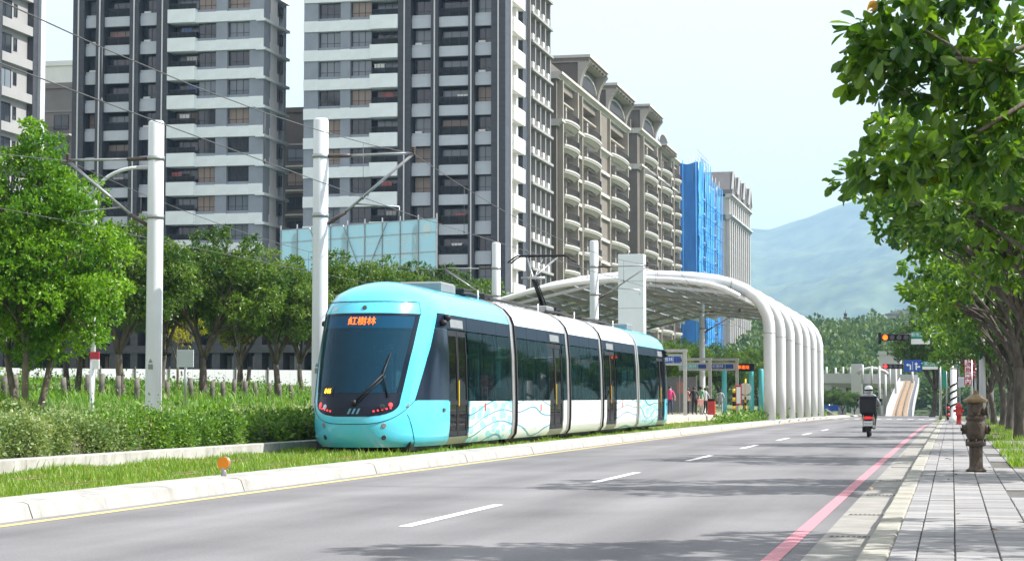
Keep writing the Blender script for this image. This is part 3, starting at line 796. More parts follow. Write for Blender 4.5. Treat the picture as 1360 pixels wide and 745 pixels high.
def hill():
    def top(px):
        return float(np.interp(px, [860, 960, 1000, 1040, 1100, 1150, 1200, 1260, 1340, 1500], [470, 440, 436, 432, 430, 428, 418, 422, 420, 440]))
    pxs = np.linspace(860, 1500, 70)
    rows = []
    pts = []
    for i in range(13):
        t = i / 12; Y = 430 + 260 * t
        r = []
        for px in pxs:
            zt = lz(px, top(px) + 10, 690)
            X = lx(px, Y)
            z = gy(Y) + (zt - gy(690)) * (t ** .8) + 1.5 * math.sin(X * .05) * t
            r.append((X, Y, z))
        rows.append(r)
    rows.append([(p[0], p[1] + 120, -9) for p in rows[-1]])
    mb = MB(); mb.grid(rows, True)
    o = mb.build('hill', 'mountain_forest'); o['kind'] = 'structure'
    # wood covering it
    rs = np.random.RandomState(21)
    P, D, S, LV = [], [], [], []
    R = np.array(rows[:-1])
    for k in range(1500):
        a = rs.uniform(0, 12); b = rs.uniform(0, 69)
        i, j = int(a), int(b); fa, fb = a - i, b - j
        i2, j2 = min(i + 1, 12), min(j + 1, 69)
        c = R[i, j] * (1 - fa) * (1 - fb) + R[i2, j] * fa * (1 - fb) + R[i, j2] * (1 - fa) * fb + R[i2, j2] * fa * fb
        rad = rs.uniform(2.0, 4.2)
        n = 90
        v = unit(rs.normal(size=(n, 3))) * rs.uniform(.75, 1.05, n)[:, None] * np.array([rad, rad, rad * rs.uniform(.8, 1.2)])
        P.append(v + c + np.array([0, 0, rad * .7])); D.append(v + rs.normal(size=(n, 3)) * rad * .5 + np.array([0, 0, .5]))
        S.append(rs.uniform(.9, 1.7, n)); LV.append(np.clip(rs.uniform(0, 1) * .7 + rs.normal(size=n) * .15 + .12, 0, 1))
    o = link('hillside_wood', leaves('hillside_wood', np.concatenate(P), np.concatenate(D), np.concatenate(S), 'leaf_far', .8, .2, rs, lvbias=np.concatenate(LV)))
    tag(o, 'dense green wood covering the low hill beyond the viaduct', 'wood', kind='stuff')
hill()

# ================================================================== BUILDINGS
FH = 3.35
def win_meshes(w, h, nv=2, sill=0.28, d=0.10):
    # a window in its own plane: frame bars with a transom, and panes; origin at lower left, facing -Y
    f = MB(); t = 0.06
    f.box(0, w, 0, d, 0, t); f.box(0, w, 0, d, h - t, h); f.box(0, t, 0, d, t, h - t); f.box(w - t, w, 0, d, t, h - t)
    if sill: f.box(t, w - t, .01, d, h * sill, h * sill + t * .8)
    for i in range(1, nv):
        x = t + (w - 2 * t) * i / nv; f.box(x - t / 2, x + t / 2, .015, d, t, h - t)
    p = MB(); p.box(t, w - t, d * .45, d * .6, t, h - t)
    return f, p
_wc = {}
def window(parent, x, y, z, w, h, nv=2, sill=.28, rot=0.0, glassm=None):
    key = (round(w, 2), round(h, 2), nv, sill)
    if key not in _wc:
        f, p = win_meshes(w, h, nv, sill)
        _wc[key] = (f.mesh('window', 'window_frame'), {g: p.mesh('pane', g) for g in ('win_glass', 'win_glass_pale', 'win_curtain')})
    fm, pm = _wc[key]
    o = link('window', fm, parent, (x, y, z), rot)
    g = glassm or rnd.choice(('win_glass', 'win_glass', 'win_glass_pale', 'win_curtain', 'win_glass', 'win_glass_pale', 'win_glass'))
    link('pane', pm[g], o)
    return o
_bc = {}
def part_box(name, parent, m, x0, x1, y0, y1, z0, z1):
    # shared boxes by size
    key = (name, m, round(x1 - x0, 2), round(y1 - y0, 2), round(z1 - z0, 2))
    if key not in _bc: _bc[key] = MB().box(0, x1 - x0, 0, y1 - y0, 0, z1 - z0).mesh(name, m)
    return link(name, _bc[key], parent, (x0, y0, z0))
def railing(parent, x0, x1, y, z, h=1.0, glassy=True):
    key = ('rail', round(x1 - x0, 2), glassy)
    if key not in _bc:
        w = x1 - x0; mb = MB()
        mb.box(0, w, 0, .05, h - .06, h); mb.box(0, w, 0, .05, .05, .1)
        n = max(2, int(w / (1.1 if glassy else .16)))
        for i in range(n + 1):
            a = (w - .04) * i / n; mb.box(a, a + (.04 if glassy else .025), .005, .045, .1, h - .06)
        mb.cur = 1
        if glassy: mb.box(.05, w - .05, .018, .03, .1, h - .06)
        _bc[key] = mb.mesh('railing', ['window_frame', 'rail_glass'])
    return link('railing', _bc[key], parent, (x0, y, z))

_lm = None
def clutter(root, x0, x1, y, z):
    # washing, plants and boxes that people keep on balconies
    global _lm
    if _lm is None:
        _lm = []
        for m_ in ('laundry_a', 'laundry_b', 'laundry_c', 'panel_white'):
            mb = MB(); xx = 0
            for k in range(3):
                w_ = .25 + .1 * k; mb.box(xx, xx + w_, 0, .03, .55 - .12 * k, 1.25); xx += w_ + .06
            mb.box(-.1, xx + .1, .008, .022, 1.25, 1.28); _lm.append(('laundry', mb.mesh('laundry', m_)))
        rs = np.random.RandomState(77); q = rs.normal(size=(120, 3)) * np.array([.28, .12, .2]) + np.array([.4, 0, .55])
        _lm.append(('balcony_plant', leaves('balcony_plant', q, rs.normal(size=(120, 3)) + np.array([0, 0, .5]), rs.uniform(.14, .28, 120), 'leaf_dark', .5, .2, rs)))
        mb = MB(); mb.bbox(0, .75, 0, .3, 0, .55, .02); mb.cur = 1; mb.lathe([(.2, 0), (.2, .012)], 14, 0, 0, 0); _lm.append(('air_conditioner', MB().bbox(0, .75, 0, .3, 0, .55, .02).mesh('air_conditioner', 'panel_white')))
    n_, m_ = rnd.choice(_lm)
    link(n_, m_, root, (rnd.uniform(x0 + .2, max(x0 + .3, x1 - 1.3)), y, z))
def tower(name, Y, px_edges, zband, nfl_dn, nfl_up, label, mirror):
    """px_edges: dict of facade lines; bays listed left to right on the face towards the camera."""
    root = empty(name, (0, 0, 0))
    X = lambda p: lx(p, Y)
    xl, xr = X(px_edges['left']), X(px_edges['right'])
    yb = ly(px_edges['back'], xr)
    zb = zband - nfl_dn * FH - 1.6; zt = zband + nfl_up * FH + 1.2
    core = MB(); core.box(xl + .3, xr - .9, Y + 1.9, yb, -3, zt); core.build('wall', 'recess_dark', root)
    core = MB(); core.box(xl - .0, xr, Y + .9, yb + .3, zt, zt + 1.4); core.build('parapet', 'panel_grey', root)
    for (a, b, kind) in px_edges['bays']:
        x0, x1 = X(a), X(b)
        if kind == 'P':      # full-height dark pier with a thin pale strip
            part_box('pier', root, 'dark_tile', x0, x1, Y - .35, Y + 2.2, -3, zt)
            xm = (x0 + x1) / 2
            part_box('downpipe', root, 'white_strip', xm - .07, xm + .07, Y - .45, Y - .353, zb, zt)
            continue
        if kind == 'G':      # grey pier
            part_box('pier', root, 'slate_wall', x0, x1, Y - .05, Y + 2.2, -3, zt)
        for i in range(-nfl_dn, nfl_up + 1):
            zc = zband + i * FH
            top = zc + .62; bot = zc - .62
            head = zc + FH - .62
            w = x1 - x0
            if kind == 'G':
                part_box('band', root, 'panel_pale', x0, x1, Y - .22, Y - .053, bot, top)
            elif kind == 'W':     # flush window over a pale band, grey apron
                part_box('band', root, 'panel_pale', x0, x1, Y - .22, Y + 2.2, bot, top - .05)
                part_box('apron', root, 'slate_wall', x0, x1, Y + .12, Y + 2.1, top - .05, top + .30)
                window(root, x0 + .05, Y + .5, top + .30, w - .1, head - top - .30, 3 if w > 2 else 2)
            elif kind == 'B':     # open balcony in the pale part
                part_box('band', root, 'panel_pale', x0, x1, Y - .65, Y + 2.0, bot, top + .32)
                railing(root, x0 + .05, x1 - .05, Y - .1, top + .32, .75)
                if rnd.random() < .6: clutter(root, x0, x1, Y + .35, top + .32)
                window(root, x0 + .3, Y + 1.5, top + .1, w - .6, head - top - .2, 3)
            elif kind in 'DE':    # dark bay: deep-set window over a grey panel
                part_box('balcony_panel', root, 'panel_grey', x0, x1, Y + (.0 if kind == 'D' else .18), Y + 2.0, bot, top - .1)
                if w > 2.4 and rnd.random() < .6: clutter(root, x0, x1, Y + .5, top - .1)
                if w > 2.4: railing(root, x0 + .05, x1 - .05, Y + .15, top - .1, 1.0)
                else: part_box('apron', root, 'panel_grey', x0, x1, Y + .35, Y + 1.9, top - .1, top + .25)
                if rnd.random() < .3: part_box('air_conditioner', root, 'panel_white', x0 + .3, x0 + 1.1, Y + .55, Y + .9, top - .1, top + .5)
                window(root, x0 + .12, Y + 1.1, top + .26 if w <= 2.4 else top - .05, w - .24, head - top - .3, 3 if w > 2.4 else 2)
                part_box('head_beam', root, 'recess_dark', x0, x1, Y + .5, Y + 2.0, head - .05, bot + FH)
    # long pale string over the grey piers, turning the corner
    return root, xl, xr, yb, zb, zt
# first tower: dark half at the far side, pale half towards the road
t1, xl, xr, yb, zb, zt = tower('apartment_tower', 210, dict(left=92, right=347, back=378, bays=[
    (92, 107, 'P'), (107, 123, 'E'), (123, 133, 'P'), (133, 168, 'D'), (168, 180, 'P'), (180, 204, 'E'), (204, 220, 'P'),
    (220, 257, 'B'), (257, 283, 'W'), (283, 298, 'G'), (298, 328, 'W'), (328, 347, 'G')]), 21.65, 6, 8, '', False)
tag(t1, 'dark grey apartment tower with pale balcony bands, behind the white pole', 'tower', 'apartment towers')
def side_pale(root, xr, Y, yb, zband, dn, up):
    # flank towards the road: pale cornices, tiny windows, recessed grey panels
    part_box('pier', root, 'panel_white', xr - .9, xr - .02, Y + 2.21, Y + 4.6, -3, zt)
    part_box('side_wall', root, 'slate_wall', xr - .9, xr - .25, Y + 4.61, yb - 3.0, -3, zt)
    part_box('side_wall', root, 'slate_wall', xr - 2.4, xr - 1.6, yb - 2.99, yb - .8, -3, zt)
    part_box('pier', root, 'panel_grey', xr - .9, xr - .1, yb - .8, yb, -3, zt)
    for i in range(-dn, up + 1):
        zc = zband + i * FH
        part_box('cornice', root, 'panel_pale', xr - .85, xr + .28, Y - .4, yb + .25, zc - .75, zc - .45)
        part_box('band', root, 'panel_white', xr - .85, xr + .05, Y + 2.0, yb - 3.0, zc - .45, zc + .55)
        window(root, xr - .20, Y + 6.2, zc + .9, 1.0, 1.3, 1, 0, PI / 2)
side_pale(t1, xr, 210, yb, 21.65, 6, 8)
t2, xl2, xr2, yb2, zb2, zt2 = tower('apartment_tower', 210, dict(left=401, right=672, back=728, bays=[
    (401, 420, 'G'), (420, 450, 'W'), (450, 463, 'G'), (463, 491, 'W'), (491, 528, 'B'), (528, 545, 'P'), (545, 572, 'E'), (572, 582, 'P'),
    (582, 622, 'D'), (622, 630, 'P'), (630, 653, 'E'), (653, 672, 'P')]), 23.3, 6, 8, '', True)
tag(t2, 'dark grey apartment tower with bright white flank, behind the tram', 'tower', 'apartment towers')
part_box('cornice', t2, 'panel_pale', xl2 - .3, xl2 - .0, 209.7, 212, 3, 4)
def side_white(root, xr, Y, yb, zband, dn, up):
    ya = ly(679, xr); yc = ly(694, xr); yd = ly(701, xr)
    part_box('pier', root, 'panel_white', xr - .9, xr + .1, Y + 2.21, ya, -3, zt2)
    part_box('pier', root, 'dark_tile', xr - .9, xr + .05, yc, yd, -3, zt2)
    part_box('side_wall', root, 'slate_wall', xr - 1.6, xr - 1.0, ya, yc, -3, zt2)
    for i in range(-dn, up + 1):
        zc = zband + i * FH
        part_box('balcony_panel', root, 'panel_white', xr - 1.0, xr + .35, ya + .02, yc - .02, zc - .9, zc + .75)
        window(root, xr - .95, ya + 1.6, zc + .8, 1.1, FH - 1.8, 1, 0, PI / 2)
        part_box('pier', root, 'panel_white', xr - .95, xr - .1, yc - 2.6, yc - 1.9, zc + .75, zc + FH - .9)
    # lattice of frames over a dark wall
    part_box('side_wall', root, 'taupe_wall', xr - 1.2, xr - .9, yd, yb, -3, zt2)
    fins = [yd + (yb - yd) * k / 4 for k in range(5)]
    for y in fins: part_box('fin', root, 'grey_block', xr - .9, xr + .35, y - .18, y + .18, -3, zt2)
    for i in range(-dn, up + 1):
        zc = zband + i * FH
        part_box('ledge', root, 'grey_block', xr - .9, xr + .62, yd + .2, yb + .5, zc - .55, zc - .25)
        for k in range(4):
            part_box('flower_box', root, 'panel_white', xr - .3, xr + .58, fins[k] + .3, fins[k] + 1.1, zc - .25, zc + .5)
side_white(t2, xr2, 210, yb2, 23.3, 6, 8)

# plain blocks round the towers
def block(name, X0, X1, Y0, Y1, z1, m, label, rows=None, group=None, cols=3, z0=5.0, fh=3.3, ww=1.6, wh=1.6, balc=False, side=True):
    r = empty(name, (0, 0, 0))
    MB().box(X0, X1, Y0, Y1, -4, z1).build('wall', m, r)
    MB().box(X0 - .2, X1 + .2, Y0 - .2, Y1 + .2, z1, z1 + .7).build('roof', m, r)
    n = int((z1 - z0 - .8) / fh)
    for i in range(n):
        z = z0 + i * fh
        for c in range(cols):
            x = X0 + (X1 - X0) * (c + .5) / cols - ww / 2
            window(r, x, Y0 - .08, z + .7, ww, wh, 2)
            if balc:
                part_box('balcony', r, 'pale_stone', x - .5, x + ww + .5, Y0 - .9, Y0 - .01, z - .1, z + .1)
                railing(r, x - .45, x + ww + .45, Y0 - .88, z + .1, .9, False)
        part_box('ledge', r, 'grey_block', X0 - .05, X1 + .12, Y0 - .12, Y0 - .002, z + fh - .35, z + fh - .12)
    return tag(r, label, 'building', group)
XL_ = -84.0
ya0, ya1 = ly(-45, XL_), ly(50, XL_)
zl_ = lzx(20, -70, XL_)
b = empty('apartment_block', (0, 0, 0))
MB().box(XL_ - 16, XL_ - .6, ya0, ya1, -4, zl_).build('wall', 'grey_block', b)
MB().box(XL_ - 16.2, XL_ - .4, ya0 - .2, ya1 + .2, zl_, zl_ + .8).build('roof', 'grey_block', b)
seg = (ya1 - ya0)
for f0, f1, m_, d_ in ((0, .30, 'grey_block', .0), (.30, .42, 'dark_tile', -.1), (.86, .93, 'dark_tile', .0), (.93, 1.0, 'panel_grey', .3)):
    part_box('pier', b, m_, XL_ - .598, XL_ + d_, ya0 + seg * f0, ya0 + seg * f1 - .01, -4, zl_ - .01)
for i in range(14):
    z = 3.6 + i * 3.2
    if z > zl_ - 3: break
    part_box('band', b, 'grey_block', XL_ - .597, XL_ - .05, ya0 + seg * .42, ya0 + seg * .86, z - .5, z + .35)
    window(b, XL_ - .55, ya0 + seg * .45, z + .38, seg * .17, 1.9, 2, 0, PI / 2)
    window(b, XL_ - .55, ya0 + seg * .65, z + .9, seg * .05, 1.2, 1, 0, PI / 2)
tag(b, 'light grey apartment block cut off by the picture edge, behind the bright tree', 'building')
Yb = 224
block('apartment_block', lx(54, Yb), lx(99, Yb), Yb, Yb + 10, lz(75, 118, Yb), 'mauve_block', 'small mauve grey block with balconies, left of the first tower', cols=1, z0=4.2, fh=3.3, ww=2.0, wh=1.9, balc=True)
Yc = 255
block('apartment_block', lx(30, Yc), lx(110, Yc), Yc, Yc + 10, lz(75, 88, Yc), 'panel_white', 'white block with a plain top seen over the mauve block', cols=2, z0=25, ww=1.0, wh=1.6)
Yd = 250
block('apartment_block', lx(370, Yd), lx(412, Yd), Yd, Yd + 12, lz(388, 150, Yd), 'brown_block', 'dark brown block in the gap between the two towers', cols=1, z0=6, ww=2.4, wh=1.8, balc=True)
# podium and parking deck behind the field
pod = empty('podium_building', (0, 0, 0))
Yp = 165
PX0, PX1 = lx(-60, Yp), lx(660, Yp)
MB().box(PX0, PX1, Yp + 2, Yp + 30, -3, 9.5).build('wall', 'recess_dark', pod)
MB().box(PX0, PX1, Yp - .6, Yp + 31, 9.5, 10.6).build('roof', 'slate_wall', pod)
MB().box(PX0, PX1, Yp - .4, Yp + 2, 5.2, 5.9).build('floor_slab', 'dark_tile', pod)
nb = 26
for i in range(nb + 1):
    x = PX0 + (PX1 - PX0) * i / nb
    part_box('pillar', pod, 'dark_tile', x - .35, x + .35, Yp - .3, Yp + 1.99, -3, 9.5)
    if i < nb:
        w = (PX1 - PX0) / nb
        window(pod, x + .4, Yp + 1.2, 6.0, w - .8, 3.2, 3, 0)
        window(pod, x + .4, Yp + 1.2, 2.0, w - .8, 3.0, 3, 0)
tag(pod, 'dark low podium with pillars behind the left hand trees', 'building')
# white site hoarding
ho = empty('hoarding', (0, 0, 0))
hp0, hp1 = Vector((lx(-60, 103), 103, 0)), Vector((lx(560, 124), 124, 0))
nh = 42
for i in range(nh):
    a = hp0.lerp(hp1, i / nh); b = hp0.lerp(hp1, (i + .985) / nh)
    mb = MB(); dx = (b - a); nx = Vector((dx.y, -dx.x, 0)).normalized() * .03
    z0, z1 = gz(a.x, a.y) - .2, 2.95
    mb.add([a - nx + Vector((0, 0, z0)), b - nx + Vector((0, 0, z0)), b + nx + Vector((0, 0, z0)), a + nx + Vector((0, 0, z0)),
            a - nx + Vector((0, 0, z1)), b - nx + Vector((0, 0, z1)), b + nx + Vector((0, 0, z1)), a + nx + Vector((0, 0, z1))],
           [(0, 3, 2, 1), (4, 5, 6, 7), (0, 1, 5, 4), (1, 2, 6, 5), (2, 3, 7, 6), (3, 0, 4, 7)])
    mb.build('panel', 'hoarding', ho)
    if i % 3 == 0:
        mb = MB(); bar(mb, a + Vector((0, -.12, z0)), a + Vector((0, -.12, z1 + .15)), .07); mb.build('post', 'stake', ho)
tag(ho, 'white site hoarding of upright panels beyond the green field', 'hoarding')
# billboard seen from behind
bb = empty('billboard', (lx(392, 138), 138, 0))
A = Vector((lx(372, 139), 139, 0)); B = Vector((lx(580, 132), 132, 0))
bb.location = (A.x, A.y, 0)
W = (B - A).length; bb.rotation_euler = (0, 0, math.atan2(B.y - A.y, B.x - A.x))
zB0, zB1 = lz(480, 364, 135), lz(580, 290, 132)
ncol = 9
for i in range(ncol):
    a, b_ = W * i / ncol, W * (i + 1) / ncol
    for (za, zc) in ((zB0, zB0 + (zB1 - zB0) * .36), (zB0 + (zB1 - zB0) * .36, zB0 + (zB1 - zB0) * .74), (zB0 + (zB1 - zB0) * .74, zB1)):
        MB().box(a + .012, b_ - .012, .0, .02, za + .012, zc - .012).build('panel', 'billboard_sheet', bb)
for i in range(ncol + 1):
    a = W * i / ncol; mb = MB(); mb.box(a - .035, a + .035, -.09, -.002, zB0 - .2, zB1 + .35); mb.build('post', 'galv', bb)
for z in (zB0, zB0 + (zB1 - zB0) * .36, zB0 + (zB1 - zB0) * .74, zB1):
    MB().box(-.05, W + .05, -.05, -.003, z - .03, z + .03).build('rail', 'galv', bb)
for (a, b_) in ((.42, .55), (.70, .56), (.20, .33)):
    mb = MB(); bar(mb, (W * a, -.12, zB1), (W * b_, -.12, zB0 - .3), .07); mb.build('brace', 'galv', bb)
for k in (1, 4, 8):
    a = W * k / ncol; mb = MB(); bar(mb, (a, .3, gz(A.x, A.y) - .5), (a, .3, zB1), .22); mb.build('post', 'galv', bb)
for (t, s, xx, zz) in (('英', .75, .80, .60), ('雙', .75, .80, .33), ('好', .75, .88, .60), ('湖', .75, .88, .33), ('AWARD 2020', .42, .64, .60), ('藝術公園', .40, .62, .33)):
    o = link('lettering', text_mesh(t, s, 'billboard_mark', .004, mirror=True), bb, (W * xx, -.012, zB0 + (zB1 - zB0) * zz))
    o.rotation_euler = (PI / 2, 0, 0)
mb = MB(); mb.prism([(.38 * math.cos(t) * (1 if math.sin(t) > 0 else .8), .5 * math.sin(t)) for t in [2 * PI * k / 20 for k in range(20)]], 'y', -.012, -.004)
mb.build('emblem', 'billboard_mark', bb, (W * .94, 0, zB0 + (zB1 - zB0) * .80))
tag(bb, 'pale blue billboard seen from behind with steel frame, above the trees', 'billboard')

# ornate stone row: facade towards +X
def balcony_mesh(w, dep):
    # bow-fronted slab with moulded underside; along +Y, projecting to +X; origin at the start of the bay
    def outline(k, inset=0.0):
        pts = []
        for i in range(9):
            t = i / 8; y = inset + (w - 2 * inset) * t
            pts.append((dep * (0.55 + .45 * math.sin(PI * t) ** .6) - k, y))
        return pts
    mb = MB()
    lev = [(-.95, .75, .35), (-.75, .45, .2), (-.55, .35, .12), (-.5, .12, .05), (-.3, .05, .02), (-.25, .0, 0), (.0, .0, 0), (.02, .08, .04)]
    rows = []
    for (z, k, ins) in lev:
        o = outline(k * dep * .8, ins); rows.append([(0, o[0][1], z)] + [(x, y, z) for x, y in o] + [(0, o[-1][1], z)])
    mb.grid(rows, False, True)
    mb.f.append(tuple(range(len(mb.v) - len(rows[0]), len(mb.v)))); mb.m.append(0); mb.sm.append(False)
    r = MB(); o = outline(.12)
    top = [(x, y) for x, y in o]
    for a, b in zip(top[:-1], top[1:]):
        bar(r, (a[0], a[1], 1.0), (b[0], b[1], 1.0), .07); bar(r, (a[0], a[1], .15), (b[0], b[1], .15), .05)
        for q in (0, .33, .66): 
            x, y = a[0] + (b[0] - a[0]) * q, a[1] + (b[1] - a[1]) * q
            r.box(x - .02, x + .02, y - .02, y + .02, .02, 1.0)
    return mb.mesh('balcony', 'pale_stone'), r.mesh('railing', 'iron')
def cornice_prof(parent, X, y0, y1, z, proj, h, m='pale_stone'):
    MB().prism([(X - 1, z), (X + proj * .25, z), (X + proj * .3, z + h * .25), (X + proj * .65, z + h * .5), (X + proj, z + h * .6), (X + proj, z + h), (X - 1, z + h)], 'y', y0, y1).build('cornice', m, parent)
def ornate(name, X, Yfront, bays, Yend, ztop, zref, label, extra=0):
    r = empty(name, (0, 0, 0))
    MB().box(X - 16, X - 2.7, Yfront + .02, Yend - .02, -5, ztop - 4).build('wall', 'taupe_wall', r)
    part_box('pier', r, 'taupe_wall', X - 2.69, X - .6, Yfront, ly(bays[0][0], X) - .56, -5, ztop - 4.01)
    MB().box(X - 15, X - 2, Yfront + 1, Yend - 1, ztop - 4, ztop - 1.5).build('attic', 'taupe_wall', r)
    for z in (ztop - 4.2, ztop - 10.6):
        cornice_prof(r, X - .5, Yfront - .3, Yend, z, .8, .9)
        MB().box(X - 16.2, X - 1.6, Yfront - .5, Yfront - .001, z, z + .9).build('cornice', 'pale_stone', r)
    nfl = int((zref + 4) / 3.4) + 1
    for bi, (p0, p1, arch) in enumerate(bays):
        ya, yb_ = ly(p0, X), ly(p1, X); w = yb_ - ya
        bm_, rm = balcony_mesh(w, 1.5)
        # pilasters flank every balcony stack
        for yy in (ya - .55, yb_ + .05):
            part_box('pilaster', r, 'trim_stone', X - 2.65, X + .15, yy, yy + .5, -4, ztop - 4.3)
        MB().box(X - 2.69, X - 2.6, ya, yb_, -4, ztop - 4.02).build('recess_wall', 'recess_dark', r)
        MB().box(X - 2.69, X - .61, ya - .02, yb_ + .02, ztop - 5.2, ztop - 4.03).build('lintel', 'taupe_light', r)
        for i in range(nfl):
            z = zref - i * 3.4
            if z < 2: break
            o = link('balcony', bm_, r, (X - .5, ya, z)); part_box('floor_slab', r, 'pale_stone', X - 2.6, X - .505, ya + .002, yb_ - .002, z - .3, z); link('railing', rm, o)
            window(r, X - 2.52, ya + w * .16, z + .1, w * .30, 2.3, 2, 0, PI / 2)
            part_box('doorway', r, 'trim_stone', X - 2.6, X - .60, ya + w * .50, ya + w * .58, z, z + 2.5)
            window(r, X - 2.5, ya + w * .62, z + .9, w * .26, 1.5, 2, 0, PI / 2)
            part_box('beam', r, 'trim_stone', X - .9, X - .45, ya + .003, yb_ - .003, z + 2.55, z + 2.8)
        # windowed wall after the bay
        if bi + 1 < len(bays): ynx = ly(bays[bi + 1][0], X) - .6
        else: ynx = Yend - .2
        gap = ynx - yb_ - .6
        if gap > 1.2:
            part_box('pier', r, 'taupe_light', X - 2.66, X - .3, yb_ + .56, ynx, -4, ztop - 4.3)
            for i in range(nfl):
                z = zref - i * 3.4
                if z < 2: break
                window(r, X - .36, yb_ + .6 + gap * .25, z + .7, min(gap * .5, 2.2), 1.9, 2, 0, PI / 2)
                part_box('spandrel', r, 'pale_stone', X - .3, X + .1, yb_ + .62, ynx - .06, z - .55, z - .1)
        if arch:      # curved brackets carry a deep roof slab over an arched opening
            zt_ = ztop + arch
            y0, y1 = ya - .9, yb_ + .9
            MB().box(X - 6, X - .5, y0 + .6, y1 - .6, ztop - 3.3, zt_ - 1.0).build('attic', 'taupe_wall', r)
            for yy in (ya - .7, ya + .1, yb_ - .5, yb_ + .3):
                pts = [(X - .5, ztop - 3.2), (X - .15, ztop - 3.2)] + [(X - .15 + 1.45 * (t / 6) ** 2.2, ztop - 3.2 + (zt_ - 1 - ztop + 3.2) * t / 6) for t in range(1, 7)] + [(X - .5, zt_ - 1.0)]
                MB().prism(pts, 'y', yy, yy + .4).build('bracket', 'cream_stone', r)
            arc = [(ya + .4 + (w - .8) * (.5 - .5 * math.cos(PI * k / 12)), ztop - 2.4 + 2.0 * math.sin(PI * k / 12)) for k in range(13)]
            MB().prism([(y, z) for y, z in arc], 'x', X - .49, X - .42).build('arch_opening', 'recess_dark', r)
            mb = MB(); mb.tube([(X - .42, y, z) for y, z in arc], .16, 6); mb.build('arch_trim', 'pale_stone', r)
            MB().box(X - 6.5, X + 1.35, y0, y1, zt_ - .4, zt_).build('roof_slab', 'pale_stone', r); MB().box(X - 6.3, X + 1.1, y0 + .15, y1 - .15, zt_ - .75, zt_ - .45).build('roof_slab', 'taupe_light', r)
            MB().box(X - 6, X + .8, y0 + .3, y1 - .3, zt_ - 1.0, zt_ - .75).build('roof_slab', 'cream_stone', r)
            for k in range(7):
                yy = y0 + .5 + (y1 - y0 - 1.2) * k / 6
                part_box('dentil', r, 'cream_stone', X + .81, X + 1.2, yy, yy + .22, zt_ - 1.05, zt_ - .76)
    return tag(r, label, 'building', 'ornate apartment houses')
XO = -51.0
zref1 = lzx(757, 165, XO)
ornate('apartment_house', XO, ly(745, XO), [(748, 767, 0), (774, 797, 1.6), (811, 834, 1.2)], ly(837, XO), lzx(790, 104, XO), zref1,
       'tall taupe apartment house with bow balconies, next to the white flanked tower')
XO2 = -53.5
zref2 = lzx(865, 214, XO2)
ornate('apartment_house', XO2, ly(852, XO2), [(856, 873, 1.4), (879, 892, -3.0), (896, 903, 0)], ly(904.5, XO2), lzx(866, 160, XO2), zref2,
       'farther taupe apartment house with bow balconies, beside the blue netted block')
# blue netted block
nb_ = empty('netted_building', (0, 0, 0))
XN = -56.0
yn0, yn1 = ly(929, XN), ly(957, XN)
zn = lzx(929, 218, XN)
MB().box(XN - 20, XN - 1, yn0 + 1, yn1 - 1, -5, zn - 2).build('wall', 'far_grey', nb_)
def net(path, zt_, m, seed):
    rs = np.random.RandomState(seed)
    rows = []
    n = len(path)
    for k in range(25):
        z = -5 + (zt_ + 5) * k / 24
        row = []
        for i, (x, y, nx, ny) in enumerate(path):
            o = .10 * math.sin(i * 1.9 + seed) + .10 * math.sin(k * 1.6 + i * .8) + rs.normal() * .05
            row.append((x + nx * o, y + ny * o, z + (.3 * math.sin(i * .9) if k == 24 else 0)))
        rows.append(row)
    mb = MB(); mb.grid(rows, True)
    return mb.build('netting', m, nb_)
net([(XN - 20 + 20 * i / 30, yn0, 0, -1) for i in range(31)], zn, 'net_blue', 1)
segs = 6
for s in range(segs):
    a, b_ = yn0 + (yn1 - yn0) * s / segs, yn0 + (yn1 - yn0) * (s + .97) / segs
    off = (0.2, -.9, 0.1, 0.3, -.9, 0.2)[s]
    net([(XN + off, a + (b_ - a) * i / 8, 1, 0) for i in range(9)], zn - (0, 1.0, .6, 3.5, 4.2, 4.0)[s], ('net_cyan', 'net_blue', 'net_cyan', 'net_cyan', 'net_blue', 'net_cyan')[s], s + 4)
for i in range(15):
    z = 3.0 + i * 3.4
    if z > zn - 5: break
    part_box('floor_slab', nb_, 'far_grey', XN - 1, XN + .05, yn0 + .5, yn1 - .5, z, z + .3)
    for s in (1, 4):
        a, b_ = yn0 + (yn1 - yn0) * s / segs, yn0 + (yn1 - yn0) * (s + .95) / segs
        part_box('opening', nb_, 'recess_dark', XN - .7, XN - .45, a + .4, b_ - .4, z + 1.0, z + 1.9)
for i in range(13):
    y = yn0 + (yn1 - yn0) * i / 12
    mb = MB(); mb.tube([(XN + .75, y, -4), (XN + .75, y, zn - (0 if i < 6 else 3.2) + 1.2)], .10, 5); mb.build('scaffold_pole', 'net_cyan', nb_)
for i in range(14):
    z = 2.0 + i * 3.4
    if z > zn - 3: break
    mb = MB(); mb.tube([(XN + .8, yn0, z), (XN + .8, yn1, z)], .09, 5); mb.build('scaffold_pole', 'net_blue', nb_)
for i in range(7):
    x = XN - 18.5 + i * 3
    mb = MB(); mb.tube([(x, yn0 - .35, -4), (x, yn0 - .35, zn + .6)], .10, 5); mb.build('scaffold_pole', 'net_cyan', nb_)
for i in range(26):
    y = yn0 + (yn1 - yn0) * i / 25; x = XN + rnd.uniform(-1.5, .4)
    mb = MB(); mb.tube([(x, y, zn - 4), (x, y, zn + rnd.uniform(.5, 4.2) - (3 if i > 14 else 0))], .06, 4); mb.build('scaffold_pole', 'galv', nb_)
for k in range(3):
    mb = MB(); mb.tube([(XN - .2, yn0, zn + 1 + k - 1.2 * 0), (XN - .2, (yn0 + yn1) / 2, zn + .8 + k)], .05, 4); mb.build('scaffold_pole', 'galv', nb_)
